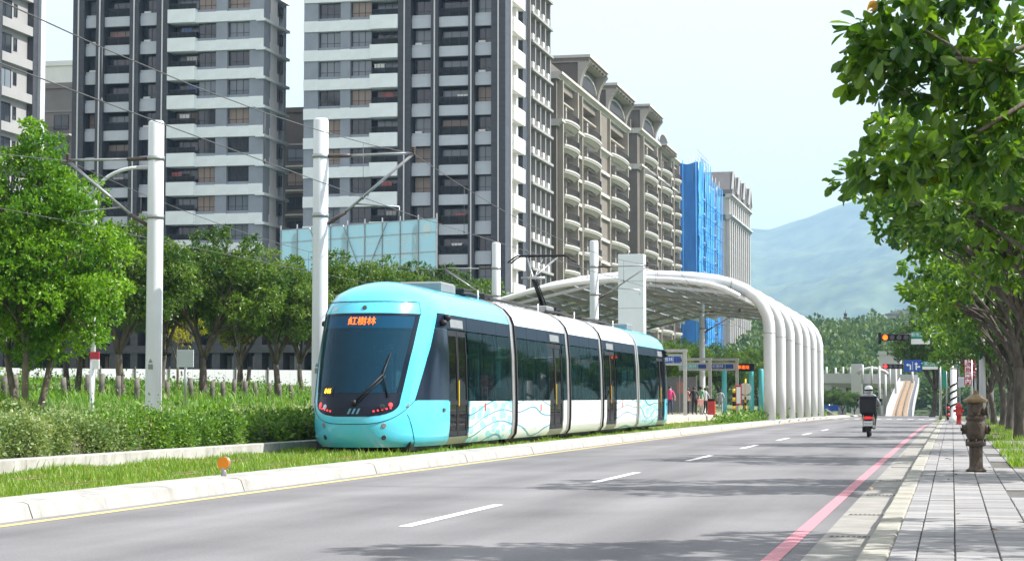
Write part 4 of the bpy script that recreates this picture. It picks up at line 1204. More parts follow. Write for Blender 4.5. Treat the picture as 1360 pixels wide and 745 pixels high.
for (y, z) in ((yn0 + 2, 12.2), (yn0 + 16, 10.6)):
    MB().box(XN + .2, XN + 4.0, y, y + 5, z, z + .25).build('catch_fan', 'far_grey', nb_)
tag(nb_, 'unfinished block wrapped in bright blue scaffold netting', 'building')
# grey finned tower with gables
gt_ = empty('gabled_tower', (0, 0, 0))
XG = -60.0
yg0, yg1 = ly(971, XG), ly(998, XG)
zg = lzx(975, 266, XG)
MB().box(XG - 22, XG - .8, yg0, yg1, -6, zg).build('wall', 'far_grey', gt_)
zc_ = lzx(975, 296, XG)
cornice_prof(gt_, XG - .2, yg0 - .6, yg1 + .6, zc_, 1.0, 1.4, 'far_grey')
MB().box(XG - 22.4, XG - 1.21, yg0 - .8, yg0 - .002, zc_, zc_ + 1.4).build('cornice', 'roof_dark', gt_)
cornice_prof(gt_, XG - .2, yg0 - .5, yg1 + .5, zg - .5, 1.0, 1.2, 'pale_stone')
for i in range(11):
    y = yg0 + (yg1 - yg0 - 1.2) * i / 10
    part_box('fin', gt_, 'pale_stone', XG - .8, XG - .02, y, y + 1.5, -6, zg - .6)
for i in range(10):
    y = yg0 + (yg1 - yg0 - 1.2) * i / 10 + 1.6
    for k in range(14):
        z = 4 + k * 3.5
        if z > zg - 3: break
        window(gt_, XG - .75, y, z, 3.2, 2.0, 2, 0, PI / 2)
for i in range(4):
    y = XG * 0 + yg0 + 1 + (yg1 - yg0 - 10) * i / 3
    MB().prism([(y, zg + .7), (y + 8, zg + .7), (y + 8, zg + 2), (y + 4, zg + 7.5), (y, zg + 2)], 'x', XG - 9, XG + .5).build('gable', 'roof_dark', gt_)
    mb = MB(); bar(mb, (XG + .6, y, zg + 2), (XG + .6, y + 4, zg + 7.6), .5); bar(mb, (XG + .6, y + 4, zg + 7.6), (XG + .6, y + 8, zg + 2), .5); mb.build('gable_trim', 'pale_stone', gt_)
for k in range(13):
    z = 4 + k * 3.5
    if z > zg - 3: break
    for j in range(4):
        window(gt_, XG - 18 + j * 4.4, yg0 - .09, z, 2.2, 1.9, 2, 0)
MB().box(XG - 5.5, XG - 1.3, yg0 - .25, yg0 - .003, -6, zc_ - .01).build('pier', 'pale_stone', gt_)
tag(gt_, 'pale finned high-rise with a row of dark gables, at the street end', 'tower')

# ================================================================== TRAM
WZ = [(.18, 1.20), (.30, 1.29), (.6, 1.32), (1.12, 1.325), (2.2, 1.30), (2.95, 1.235), (3.15, 1.16), (3.34, 1.0), (3.48, .76), (3.57, .5), (3.63, .26), (3.66, .0)]
YZ = [(.18, .22), (.35, .08), (.7, 0.), (1.0, .04), (1.2, .12), (2.0, .44), (2.85, .86), (3.15, 1.05), (3.34, 1.25), (3.48, 1.55), (3.57, 1.9), (3.63, 2.3), (3.66, 2.75)]
LN, TL = 2.75, 37.5
_wz = tuple(zip(*WZ)); _yz = tuple(zip(*YZ))
def tw(z): return float(np.interp(z, *_wz))
def npt(t, z):
    W, y0 = tw(z), float(np.interp(z, *_yz)); ph = min(abs(t), 1) * PI / 2; p = 2 / 2.3
    return Vector((math.copysign(W * math.sin(ph) ** p, t), y0 + (LN - y0) * (1 - max(math.cos(ph), 0) ** p), z))
def nn(t, z):
    t = max(-.98, min(.98, t)); z = min(z, 3.6)
    a = npt(t + .01, z) - npt(t - .01, z); b = npt(t, z + .02) - npt(t, z - .02)
    return a.cross(b).normalized()
def on(t, z, off): return npt(t, z) + nn(t, z) * off
def patch(name, tl, tr, z0, z1, m, parent, off=.010, nz=14, nt_=18, sm=True, thick=.03):
    rows = []
    for i in range(nz + 1):
        z = z0 + (z1 - z0) * i / nz
        a, b = (tl(z) if callable(tl) else tl), (tr(z) if callable(tr) else tr)
        rows.append([on(a + (b - a) * j / nt_, z, off) for j in range(nt_ + 1)])
    mb = MB(); mb.grid(rows, sm)
    back = []
    for i in range(nz + 1):
        z = z0 + (z1 - z0) * i / nz
        a, b = (tl(z) if callable(tl) else tl), (tr(z) if callable(tr) else tr)
        back.append([on(a + (b - a) * j / nt_, z, off - thick) for j in range(nt_ + 1)])
    rim = lambda A, B: mb.grid([A, B], False)
    rim([r[0] for r in rows], [r[0] for r in back]); rim([r[-1] for r in back], [r[-1] for r in rows])
    rim(back[0], rows[0]); rim(rows[-1], back[-1])
    return mb.build(name, m, parent)
def ribbon(name, pts, r, m, parent):
    mb = MB(); mb.tube([on(t, z, .004) for t, z in pts], r, 5); return mb.build(name, m, parent)
def stick(o, t, z, off):
    n = nn(t, z); x = Vector((n.y, -n.x, 0)).normalized() * -1
    up = n.cross(x) if n.cross(x).z > 0 else x.cross(n)
    x = up.cross(n)
    M = Matrix((x, up, n)).transposed().to_4x4(); M.translation = on(t, z, off)
    o.matrix_local = M
    return o
def disc(name, t, z, r, m, parent, off=.012, dep=.02):
    mb = MB(); mb.lathe([(r, -dep), (r, .0), (r * .8, .006)], 16); o = mb.build(name, m, parent); stick(o, t, z, off); return o

tram = empty('tram', (-11.75, 37.35, .06))
tag(tram, 'light blue and white low-floor tram of five sections on the grassed track', 'tram')
def profile_row(y, z_from=None, side=1):
    return [(side * w, y, z) for z, w in WZ if z_from is None or z >= z_from - 1e-6]
def loft_side(name, parent, side, y0, y1, zs, m, off=0.0, thick=.03):
    # panel that follows the body side between two stations
    mb = MB()
    f = [[(side * (tw(z) + off), y, z) for z in zs] for y in (y0, y1)]
    b = [[(side * (tw(z) + off - thick), y, z) for z in zs] for y in (y0, y1)]
    fl = side < 0
    mb.grid(f, True, not fl); mb.grid(b, True, fl)
    mb.grid([[f[0][0], f[1][0]], [b[0][0], b[1][0]]], False, not fl); mb.grid([[f[0][-1], f[1][-1]], [b[0][-1], b[1][-1]]], False, fl)
    mb.grid([f[0], b[0]], False, not fl); mb.grid([f[1], b[1]], False, fl)
    return mb.build(name, m, parent)
ZL = [.18, .30, .6, 1.1]; ZG = [1.13, 1.6, 2.1, 2.62]; ZU = [2.645, 2.8, 2.95]
def roof_shell(parent, y0, y1, m, name='roof'):
    zs = [(z, w) for z, w in WZ if z >= 2.95]
    arc = [(w, z) for z, w in zs] + [(-w, z) for z, w in zs[::-1][1:]]
    mb = MB(); n = max(2, int((y1 - y0) / 1.5))
    mb.grid([[(w, y0 + (y1 - y0) * i / n, z) for w, z in arc] for i in range(n + 1)], True, True)
    mb.grid([[(w * .97, y0 + (y1 - y0) * i / n, z - .05) for w, z in arc] for i in range(n + 1)], True)
    return mb.build(name, m, parent)
def ring(parent, y0, y1, m, name, sc=1.0, out=.012, z0=.18):
    prof = [(w * sc + out, z) for z, w in WZ if z >= z0]
    arc = [(prof[0][0], z0)] + prof[1:]
    full = arc + [(-w, z) for w, z in arc[::-1]]
    mb = MB()
    mb.grid([[(w, y, z) for w, z in full] for y in (y0, y1)], True, True)
    inn = [(w * .93, min(z, z - .04 * (z > 2.9))) for w, z in full]
    mb.grid([[(w, y, z) for w, z in inn] for y in (y0, y1)], True)
    for y, fl in ((y0, False), (y1, True)): mb.grid([[(w, y, z) for w, z in full], [(w, y, z) for w, z in inn]], False, fl)
    return mb.build(name, m, parent)
def side_items(parent, items, both=True):
    for side in (1, -1):
        for it in items:
            k, a, b = it[0], it[1], it[2]
            if k == 'win':
                loft_side('lower_panel', parent, side, a, b, ZL, it[3])
                n = max(1, round((b - a) / 1.45))
                for i in range(n):
                    p, q = a + (b - a) * i / n, a + (b - a) * (i + 1) / n
                    loft_side('window', parent, side, p + .012, q - .012, ZG, 'tram_glass', -.004, .012)
                    loft_side('fascia', parent, side, p + .008, q - .008, ZU, 'tram_fascia', -.004)
                # uprights behind the glass
                for i in range(n + 1):
                    p = a + (b - a) * i / n; w_ = .045
                    loft_side('upright', parent, side, max(a, p - w_), min(b, p + w_), [1.1, 1.6, 2.1, 2.95], 'tram_dark', -.05, .05)
            elif k == 'blank':
                loft_side('lower_panel', parent, side, a, b, ZL, it[3])
                loft_side('fascia', parent, side, a, b, [1.12, 1.6, 2.1, 2.95], 'tram_fascia', -.004)
            elif k == 'door':
                loft_side('threshold', parent, side, a, b, [.18, .26, .34], 'steel_trim', .0)
                loft_side('fascia', parent, side, a, b, ZU, 'tram_fascia', -.004)
                mid = (a + b) / 2
                for (p, q) in ((a + .03, mid - .012), (mid + .012, b - .03)):
                    # leaf: black frame with tall glass
                    mb = MB()
                    for (c, d_, zz) in ((p, p + .07, [.36, 1.1, 2.0, 2.62]), (q - .07, q, [.36, 1.1, 2.0, 2.62])):
                        g = [[(side * (tw(z) - .03), y, z) for z in zz] for y in (c, d_)]
                        h = [[(side * (tw(z) - .07), y, z) for z in zz] for y in (c, d_)]
                        mb.grid(g, False, side > 0); mb.grid(h, False, side < 0)
                        mb.grid([g[0], h[0]], False, side > 0); mb.grid([g[1], h[1]], False, side < 0)
                    for (z0, z1) in ((.36, .46), (1.02, 1.12), (2.5, 2.62)):
                        g = [[(side * (tw(z) - .031), y, z) for z in (z0, z1)] for y in (p + .07, q - .07)]
                        h = [[(side * (tw(z) - .069), y, z) for z in (z0, z1)] for y in (p + .07, q - .07)]
                        mb.grid(g, False, side > 0); mb.grid(h, False, side < 0)
                    mb.build('door_leaf', 'black_metal', parent)
                    loft_side('door_window', parent, side, p + .07, q - .07, [.46, .8, 1.02], 'door_glass', -.045, .01)
                    loft_side('door_window', parent, side, p + .07, q - .07, [1.12, 1.6, 2.1, 2.5], 'door_glass', -.045, .01)
                loft_side('door_display', parent, side, a + .25, b - .35, [2.68, 2.76, 2.86], 'steel_trim', .004, .02)
                mb = MB(); xx = side * (tw(1.3) - .02); mb.box(xx - .012, xx + .012, mid - .02, mid + .02, 1.0, 1.55); mb.build('door_seal_mark', 'yellow_paint', parent)
            elif k == 'panel':
                loft_side('lower_panel', parent, side, a, b, ZL, it[3])
def inside(parent, y0, y1, seats=True):
    mb = MB(); mb.box(-1.2, 1.2, y0, y1, .30, .36); mb.build('floor', 'floor_grey', parent)
    mb = MB(); mb.box(-1.0, 1.0, y0, y1, 2.96, 3.0); mb.build('ceiling', 'tram_white', parent)
    n = max(1, int((y1 - y0) / 1.5))
    mb = MB()
    for i in range(n):
        y = y0 + (y1 - y0) * (i + .5) / n
        for x in (-.62, .62): mb.tube([(x, y, .36), (x, y, 2.95)], .022, 6)
        mb.tube([(-.62, y, 2.2), (.62, y, 2.2)], .018, 6)
    mb.build('grab_pole', 'pole_inside', parent)['kind'] = 'stuff'
    if seats:
        mb = MB()
        y = y0 + .4
        while y < y1 - .9:
            for x in (-.85, .85):
                mb.box(x - .22, x + .22, y, y + .42, .75, .83); mb.box(x - .22, x + .22, y + .40, y + .47, .83, 1.42)
                mb.box(x - .10, x + .10, y + .1, y + .35, .36, .75)
            y += 1.25
        mb.build('seats', 'seat_teal', parent)['kind'] = 'stuff'
def gear(parent, y0, y1, seed):
    r2 = random.Random(seed)
    y = y0 + .4
    while y < y1 - .9:
        L_ = r2.uniform(.5, 1.2); h = r2.uniform(.10, .2)
        x = r2.choice((-.28, .25, 0.1))
        zt_ = 3.60
        mb = MB(); mb.bbox(x - .28, x + .28, y, y + L_, zt_, zt_ + h, .03); mb.build('roof_box', r2.choice(('black_metal', 'tram_grey', 'black_metal')), parent)
        y += L_ + r2.uniform(.3, .9)
    mb = MB(); mb.tube([(.55, y0 + .2, 3.62), (.55, (y0 + y1) / 2, 3.65), (.55, y1 - .2, 3.62)], .035, 6); mb.build('roof_cable', 'black_rubber', parent)
    for yy in (y1 - .5,):
        mb = MB(); mb.tube([(.6, yy, 3.5), (.6, yy, 3.76)], .02, 6); mb.build('roof_rod', 'sign_white', parent)

# ---- cab section
def cab_section(art):
    c = empty('cab_section'); c.parent = tram
    zs = [z for z, w in WZ]
    zrows = [.18, .24, .30, .42, .55, .7, .85, 1.0, 1.12, 1.25, 1.4, 1.6, 1.8, 2.0, 2.2, 2.4, 2.6, 2.8, 2.95, 3.05, 3.15, 3.25, 3.34, 3.41, 3.48, 3.53, 3.57, 3.60, 3.63, 3.65, 3.66]
    ts = [-1 + 2 * j / 120 for j in range(121)]
    tb = lambda z: float(np.interp(z, [1.1, 1.5, 2.0, 2.5, 2.88], [.42, .45, .49, .54, .585]))
    tsd = lambda z: float(np.interp(z, [1.12, 1.5, 2.0, 2.5, 2.9], [.57, .62, .69, .77, .84]))
    # shell is left open behind the windscreen and the quarter windows
    def opening(t, z):
        return (1.2 < z < 2.7 and abs(t) < tb(z) - .035)
    mb = MB()
    P = [[npt(t, z) for t in ts] for z in zrows]
    vs = [p for r in P for p in r]; n = len(ts); fs = []
    for i in range(len(zrows) - 1):
        for j in range(n - 1):
            zc, tc_ = (zrows[i] + zrows[i + 1]) / 2, (ts[j] + ts[j + 1]) / 2
            if opening(tc_, zc): continue
            fs.append((i * n + j, i * n + j + 1, (i + 1) * n + j + 1, (i + 1) * n + j))
    mb.add(vs, fs, True)
    mb.build('nose_shell', 'tram_cyan', c)
    # dark front: windscreen glass, then the lamp mask under it
    patch('windscreen', lambda z: -tb(z), lambda z: tb(z), 1.27, 2.86, 'cab_glass', c, .012, 16, 22, thick=.012)
    def tm(z):
        if z >= 1.1: return tb(z)
        return .42 * (1 - ((1.1 - z) / .31) ** 2.4) ** (1 / 2.4) if z > .792 else .02
    mk = patch('lamp_mask', lambda z: -tm(z), lambda z: tm(z), .80, 1.265, 'tram_dark', c, .012, 16, 22)
    # black border of the screen
    for s in (-1, 1):
        a = (lambda z: -tb(z) - .0) if s < 0 else (lambda z: tb(z) - .05)
        b = (lambda z: -tb(z) + .05) if s < 0 else (lambda z: tb(z) + .0)
        patch('screen_border', a, b, 1.27, 2.86, 'tram_dark', c, .017, 12, 2, thick=.006)
    patch('screen_border', lambda z: -tb(z), lambda z: tb(z), 2.855, 2.90, 'tram_dark', c, .016, 1, 20)
    dp = patch('display_box', lambda z: -.44, lambda z: .44, 2.58, 2.80, 'tram_dark', c, -.06, 2, 14)
    # cab quarter windows
    for s in (-1, 1):
        if s > 0: patch('quarter_window', tsd, 1.0, 1.13, 2.62, 'tram_dark', c, .010, 12, 8, thick=.012); patch('fascia', tsd, 1.0, 2.63, 2.95, 'tram_fascia', c, .010, 3, 8)
        else: patch('quarter_window', -1.0, lambda z: -tsd(z), 1.13, 2.62, 'tram_dark', c, .010, 12, 8, thick=.012); patch('fascia', -1.0, lambda z: -tsd(z), 2.63, 2.95, 'tram_dark', c, .010, 3, 8)
    # panel seams
    L_ = [(-.57 + 1.14 * k / 24, 1.12 - .47 * (1 - abs(-1 + 2 * k / 24) ** 3.0)) for k in range(25)]
    ribbon('seam', L_, .007, 'tram_dark', c)
    for s in (-1, 1):
        ribbon('seam', [(s * (.50 + .09 * (k / 8) ** .7), .84 - .64 * k / 8) for k in range(9)], .006, 'tram_dark', c)
        ribbon('seam', [(s * (.57 + (.02 if k == 0 else 0)), 1.12) if k == 0 else (s * (.57 + .0), 1.12) for k in range(2)], .006, 'tram_dark', c)
        ribbon('seam', [(s * tb(2.88) + s * .01, 2.88 + .27 * k / 5) for k in range(6)], .006, 'tram_dark', c)
    ribbon('seam', [(-.6 + 1.2 * k / 16, 3.15) for k in range(17)], .009, 'tram_dark', c)
    # front fittings
    disc('front_camera', 0.0, 3.02, .05, 'lens_dark', c)
    for s in (-1, 1):
        disc('tow_cover', s * .28, .62, .055, 'tram_grey', c, .004); disc('tow_cover', s * .28, .38, .05, 'black_rubber', c, .004)
    for s in (-1, 1):
        h = disc('headlamp', s * .26, .985, .058, 'lamp_lens' if s < 0 else 'lens_dark', c, .02)
        disc('tail_lamp', s * .335, 1.03, .045, 'led_red', c, .02)
        for k in range(5):
            disc('marker_lamp', s * (.185 + .038 * k), .905 + .016 * k, .018, 'led_red', c, .018, .01)
    # side cameras over the door and a side repeater
    for s in (-1, 1):
        for (t, z) in ((s * .90, 2.74), (s * .985, 2.86)):
            mb = MB(); mb.lathe([(.0, -.05), (.07, -.04), (.075, .03), (.05, .09), (.0, .10)], 12); o = mb.build('side_camera', 'black_metal', c); stick(o, t, z, .04)
        mb = MB(); mb.box(-.07, .07, -.035, .035, -.01, .012); o = mb.build('repeater_lamp', 'lens_dark', c); stick(o, s * .93, .92, .01)
    # lettering: route, set number, fleet number
    o = link('route_lettering', text_mesh('紅樹林', .20, 'led_orange', .002, bold=.001), c); stick(o, .0, 2.72, .022)
    mb = MB(); mb.box(-.16, .16, -.10, .10, -.02, 0); o = mb.build('set_display', 'black_metal', c); stick(o, -.24, 1.30, .02)
    o = link('set_number', text_mesh('846', .14, 'led_amber', .002, bold=.004), c); stick(o, -.24, 1.30, .024)
    o = link('fleet_number', text_mesh('1081', .12, 'mark_white', .001), c); stick(o, -.36, 2.99, .006)
    for k in range(3):
        mb = MB(); mb.prism([(-.04 + .09 * k - .12, -.05), (.0 + .09 * k - .12, -.05), (.05 + .09 * k - .12, .06), (.01 + .09 * k - .12, .06)], 'z', -.004, .003)
        o = mb.build('emblem', 'mark_blue', c); stick(o, .03, .90, .017)
    # wiper
    mb = MB()
    a, b, d_ = on(.02, 1.06, .05), on(.23, 1.62, .06), on(.30, 1.86, .05)
    mb.tube([a, b], .022, 6); mb.tube([on(.05, 1.06, .05), on(.26, 1.60, .06)], .012, 6); mb.tube([on(.30, 1.18, .035), b, on(.285, 2.05, .035)], .016, 6)
    mb.lathe([(.05, -.05), (.05, .05)], 10, a.x, a.y, a.z)
    mb.build('wiper', 'black_metal', c)
    # driver's cab
    mb = MB(); mb.prism([(.7, 1.0), (1.5, 1.0), (1.5, 1.3), (1.0, 1.25)], 'x', -1.0, 1.0); mb.build('dashboard', 'tram_grey', c)
    mb = MB(); mb.box(-.28, .28, 1.9, 2.0, .9, 1.85); mb.box(-.28, .28, 1.55, 2.0, .8, .9); mb.build('driver_seat', 'navy_cloth', c)
    mb = MB(); mb.box(-1.18, -.3, 2.62, 2.68, .36, 2.9); mb.box(.3, 1.18, 2.62, 2.68, .36, 2.9); mb.box(-.3, .3, 2.62, 2.68, 2.3, 2.9); mb.build('cab_partition', 'tram_grey', c)
    # straight part
    side_items(c, [('blank', LN, 2.86, 'tram_cyan'), ('door', 2.86, 4.56), ('win', 4.58, 8.86, art)])
    roof_shell(c, LN, 8.88, 'tram_cyan')
    ring(c, 8.88, 9.12, 'steel_trim', 'end_frame')
    inside(c, LN, 9.0)
    mb = MB(); mb.bbox(-.5, .5, 5.2, 6.5, 3.58, 3.80, .04); mb.build('air_unit', 'tram_grey', c)
    gear(c, 6.8, 8.8, 3)
    mb = MB(); mb.bbox(-1.0, 1.0, .9, 8.8, .10, .30, .02); mb.build('underframe', 'black_metal', c)
    for y in (3.4, 5.1):
        for s in (-.72, .72):
            mb = MB(); mb.tube([(s - .06, y, .33), (s + .06, y, .33)], .29, 16); mb.build('wheel', 'black_metal', c)
    return c
cab1 = cab_section('tram_art_a')
cab2 = copy_tree(cab1, tram)
cab2.location = (0, TL, 0); cab2.rotation_euler = (0, 0, PI)
for ch in list(cab2.children):
    if ch.name.split('.')[0] in ('lower_panel',) and ch.data.materials[0].name == 'tram_art_a':
        ch.data = ch.data.copy(); ch.data.materials[0] = MATS['tram_art_d']
    if ch.name.startswith(('route_lettering', 'set_number', 'set_display')): bpy.data.objects.remove(ch)
def mid_section(y0, y1, items, seed, roofm='tram_white'):
    c = empty('mid_section', (0, 0, 0)); c.parent = tram
    side_items(c, items)
    roof_shell(c, y0 + .28, y1 - .28, roofm)
    ring(c, y0 + .20, y0 + .28, 'black_rubber', 'end_frame'); ring(c, y1 - .28, y1 - .06, 'steel_trim', 'end_frame')
    inside(c, y0 + .1, y1 - .1)
    gear(c, y0 + .3, y1 - .3, seed)
    mb = MB(); mb.bbox(-1.0, 1.0, y0 + .3, y1 - .3, .10, .30, .02); mb.build('underframe', 'black_metal', c)
    return c
mid_section(9.2, 16.1, [('win', 9.50, 13.45, 'tram_art_b'), ('door', 13.47, 15.3), ('win', 15.32, 15.80, 'tram_white')], 5)
m3 = mid_section(16.1, 21.4, [('win', 16.4, 21.1, 'tram_white')], 6)
mid_section(21.4, 28.3, [('win', 21.7, 22.2, 'tram_white'), ('door', 22.22, 24.05), ('win', 24.07, 28.0, 'tram_art_c')], 8)
for y in (9.16, 16.1, 21.4, 28.33):
    ring(tram, y - .06, y + .20, 'black_rubber', 'gangway', .985, 0)
for y in (17.6, 19.4):
    for s in (-.72, .72):
        mb = MB(); mb.tube([(s - .06, y, .33), (s + .06, y, .33)], .29, 16); mb.build('wheel', 'black_metal', m3)
mb = MB(); xx = tw(1.0) + .004
mb.box(xx - .02, xx, 17.9, 20.2, .80, .806); mb.build('panel_handle', 'tram_grey', m3)
# small red and white notices beside the doors
for (y, z) in ((6.0, .96), (12.2, .92), (25.0, .94)):
    mb = MB(); x = tw(z) + .004; mb.box(x - .003, x, y, y + .14, z - .09, z + .09); o = mb.build('notice', 'red_paint', tram)
# pantograph on the middle section
pg = empty('pantograph', (0, 18.6, 3.66)); pg.parent = tram
mb = MB(); mb.box(-.55, .55, -.5, .5, .05, .12); 
for x in (-.45, .45):
    for y in (-.4, .4): mb.lathe([(.05, -.08), (.07, -.04), (.05, 0), (.07, .03), (.04, .06)], 8, x, y, 0)
mb.build('base_frame', 'black_metal', pg)
kn = (0, -1.15, .95)
mb = MB(); mb.tube([(0, .45, .12), kn], [.075, .06], 8); mb.tube([(.12, .35, .12), (.08, -1.05, .92)], .02, 6); mb.build('lower_arm', 'black_metal', pg)
mb = MB()
for s in (-1, 1):
    mb.tube([kn, (s * .45, .15, 1.62)], .028, 6)
mb.tube([(-.35, -1.15, .95), (.35, -1.15, .95)], .04, 6); mb.tube([(0, -1.1, .88), (0, .2, 1.58)], .014, 6)
mb.build('upper_arm', 'galv', pg)
mb = MB()
for y in (-.02, .34):
    mb.tube([(-1.0, y, 1.48), (-.82, y, 1.62), (-.7, y, 1.68), (.7, y, 1.68), (.82, y, 1.62), (1.0, y, 1.48)], .025, 6)
for x in (-.45, .45): mb.tube([(x, -.05, 1.64), (x, .37, 1.64)], .02, 6)
mb.build('collector_head', 'black_metal', pg)

# ================================================================== OVERHEAD LINE
def ocs_pole(x, y, side, h, r, label, zc, zm, arm=True):
    base = gz(x, y)
    p = empty('line_pole', (x, y, base))
    hh = h - base
    mb = MB(); mb.lathe([(r * 1.02, -.3), (r, .6), (r * .97, hh * .6), (r * .94, hh - .05), (r * .8, hh)], 24); mb.build('shaft', 'pole_white', p)
    mb = MB(); mb.lathe([(r * 1.9, .0), (r * 1.9, .04), (r * 1.06, .05), (r * 1.04, .25)], 20); mb.build('base_plate', 'galv', p)
    MB().prism([(-.055, 2.02), (.055, 2.02), (0, 2.12)], 'y', -r - .004, -r + .03).build('warning_mark', 'tram_grey', p)
    MB().box(-.06, .06, -r - .003, -r + .03, 1.86, 1.98).build('number_mark', 'tram_grey', p)
    for z in (zm - base, zc + .05 - base):
        mb = MB(); mb.lathe([(r * 1.05, z - .05), (r * 1.05, z + .05)], 20); mb.build('clamp', 'galv', p)
    if arm:
        L_ = 2.35 * side
        z1, z0 = zm - base, zc - .15 - base
        mb = MB(); mb.tube([(side * r, 0, z1), (side * .75, 0, z1)], [.05, .05], 8); mb.build('insulator', 'insulator', p)
        mb = MB(); mb.tube([(side * r, 0, z0), (side * (r + .45), 0, z0 + .27)], .05, 8); mb.build('insulator', 'insulator', p)
        mb = MB(); mb.tube([(side * .72, 0, z1), (L_, 0, z1 + .02)], .032, 8); mb.build('top_tube', 'galv', p)
        mb = MB(); mb.tube([(side * (r + .4), 0, z0 + .24), (L_, 0, z1)], .036, 8); mb.build('strut_tube', 'galv', p)
        mb = MB(); zz = zc + .22 - base; mb.tube([(side * .85, 0, zz + .1), (side * 2.0, 0, zz)], .022, 6); mb.tube([(side * 2.0, 0, zz), (side * 2.0, 0, zc - base)], .012, 5); mb.build('steady_arm', 'galv', p)
        mb = MB()
        for k in range(4): mb.lathe([(.03, -.03), (.075, 0), (.03, .03)], 8, L_, 0, z1 + .0 + k * .05)
        mb.build('insulator', 'insulator', p)
    tag(p, label, 'pole', 'overhead line poles')
    return p
Y1p, Y2p, Y3p, Y4p = 45.2, 82.8, 120.5, 158
ZC, ZM = 5.62, 7.12
ocs_pole(-15.0, Y1p, 1, 8.05, .195, 'tall white pole whose bracket reaches over the tram front', ZC, ZM)
ocs_pole(-19.1, Y1p - .5, -1, 8.05, .205, 'tall white pole standing alone in front of the left trees', ZC, ZM)
ocs_pole(-15.05, Y2p, 1, 8.0, .20, 'white pole rising between tram roof and station pylon', ZC, ZM - .25)
ocs_pole(-19.4, Y2p, -1, 8.0, .20, 'white pole behind the tram in front of the white flanked tower', ZC, ZM - .25)
ocs_pole(-15.1, Y3p, 1, 7.0, .18, 'slimmer white pole under the station canopy', ZC - .2, ZM - .6)
def span(name, pts, r, sag, m='wire', n=10):
    mb = MB(); path = []
    for a, b in zip(pts[:-1], pts[1:]):
        a, b = Vector(a), Vector(b)
        for k in range(n):
            t = k / n; q = a.lerp(b, t); q.z -= sag * 4 * t * (1 - t); path.append(q)
    path.append(Vector(pts[-1])); mb.tube(path, r, 5); return mb.build(name, m)
def catenary(xs, label_m, label_c, ys, side):
    msg = [(x, y, z) for x, y, z in zip(xs, ys, (ZM, ZM, ZM - .25, ZM - .6, ZM - .8))]
    con = [(x, y, z) for x, y, z in zip(xs, ys, (ZC, ZC, ZC - .02, ZC - .2, ZC - .5))]
    o1 = span('messenger_wire', msg, .010, .75); tag(o1, label_m, 'wire', 'overhead wires')
    o2 = span('contact_wire', con, .010, .04); tag(o2, label_c, 'wire', 'overhead wires')
    for i in range(len(msg) - 1):
        for t in (.12, .3, .5, .7, .88):
            a = Vector(msg[i]).lerp(Vector(msg[i + 1]), t); a.z -= .75 * 4 * t * (1 - t)
            b = Vector(con[i]).lerp(Vector(con[i + 1]), t); b.z -= .04 * 4 * t * (1 - t)
            mb = MB(); mb.tube([a, b], .006, 4); mb.lathe([(.012, -.05), (.022, 0), (.012, .05)], 6, b.x, b.y, b.z); mb.build('dropper', 'wire', o1)
catenary((-11.6, -12.65, -11.55, -12.4, -12), 'upper sagging wire above the tram track', 'lower contact wire above the tram track', (7.5, Y1p, Y2p, Y3p, Y4p), 1)
catenary((-21.6, -21.45, -21.7, -21.5, -22), 'upper wire over the second track behind the poles', 'lower wire over the second track behind the poles', (7.5, Y1p - .5, Y2p, Y3p, Y4p), -1)

# ================================================================== STATION
st = empty('platform', (0, 0, 0))
YP0, YP1 = 86.0, 152.0
ysP = [y for y in YR if 84 <= y <= 152]
def pz(y): return gy(y) + .46
mb = MB(); mb.grid([[(-20.6, y, pz(y) - .55), (-20.6, y, pz(y)), (-13.35, y, pz(y)), (-13.28, y, pz(y) - .06), (-13.28, y, pz(y) - .55)] for y in ysP], False)
a = ysP[0]; mb.add([(-20.6, a, pz(a) - .55), (-13.28, a, pz(a) - .55), (-13.28, a, pz(a)), (-20.6, a, pz(a))], [(0, 1, 2, 3)])
mb.build('slab', 'platform_concrete', st)
for y in ysP[::2]:
    MB().box(-13.275, -13.262, y - .015, y + .015, pz(y) - .5, pz(y) - .05).build('wall_joint', 'joint_dark', st)
tag(st, 'low concrete island platform where people wait beyond the tram', 'platform')
# canopy: seven tubular ribs with a glazed roof between
cn = empty('station_canopy', (0, 0, 0))
tag(cn, 'white tubular station canopy with curved ribs and glazed roof', 'canopy')
def rib_path(Y, jig=0.0):
    b = gy(Y)
    pts = [(-9.85, -.3), (-9.85, 2.0), (-9.85, 4.9), (-9.86, 5.35), (-9.95, 5.85), (-10.2, 6.4), (-10.6, 6.9), (-11.15, 7.3), (-11.9, 7.62), (-12.8, 7.85), (-14.2, 8.02), (-16.0, 8.12), (-18, 8.1), (-20, 7.92), (-22, 7.58), (-24, 7.02), (-25.5, 6.4), (-26.6, 5.75), (-27.2, 5.2)]
    return [(x, Y, z + b * .5) for x, z in pts]
RY = [108.4 + 6.85 * k for k in range(7)]
for k, Y in enumerate(RY):
    mb = MB(); mb.tube(rib_path(Y), .33, 16); o = mb.build('rib', 'canopy_white', cn)
    mb = MB(); mb.lathe([(.345, -.02), (.345, .02)], 16, -9.85, Y, 4.9 + gy(Y) * .5); mb.build('joint_ring', 'steel_trim', o)
    mb = MB(); mb.lathe([(.62, .10), (.62, .16), (.36, .17)], 16, -9.85, Y, gy(Y)); mb.build('base_plate', 'galv', o)
    for q in (8, 11, 13, 15):
        P_ = rib_path(Y); a_, b_2 = Vector(P_[q]), Vector(P_[q + 1]); d_ = (b_2 - a_).normalized() * .03
        mb = MB(); mb.tube([a_ - d_, a_ + d_], .338, 16); mb.build('weld_band', 'steel_trim', o)
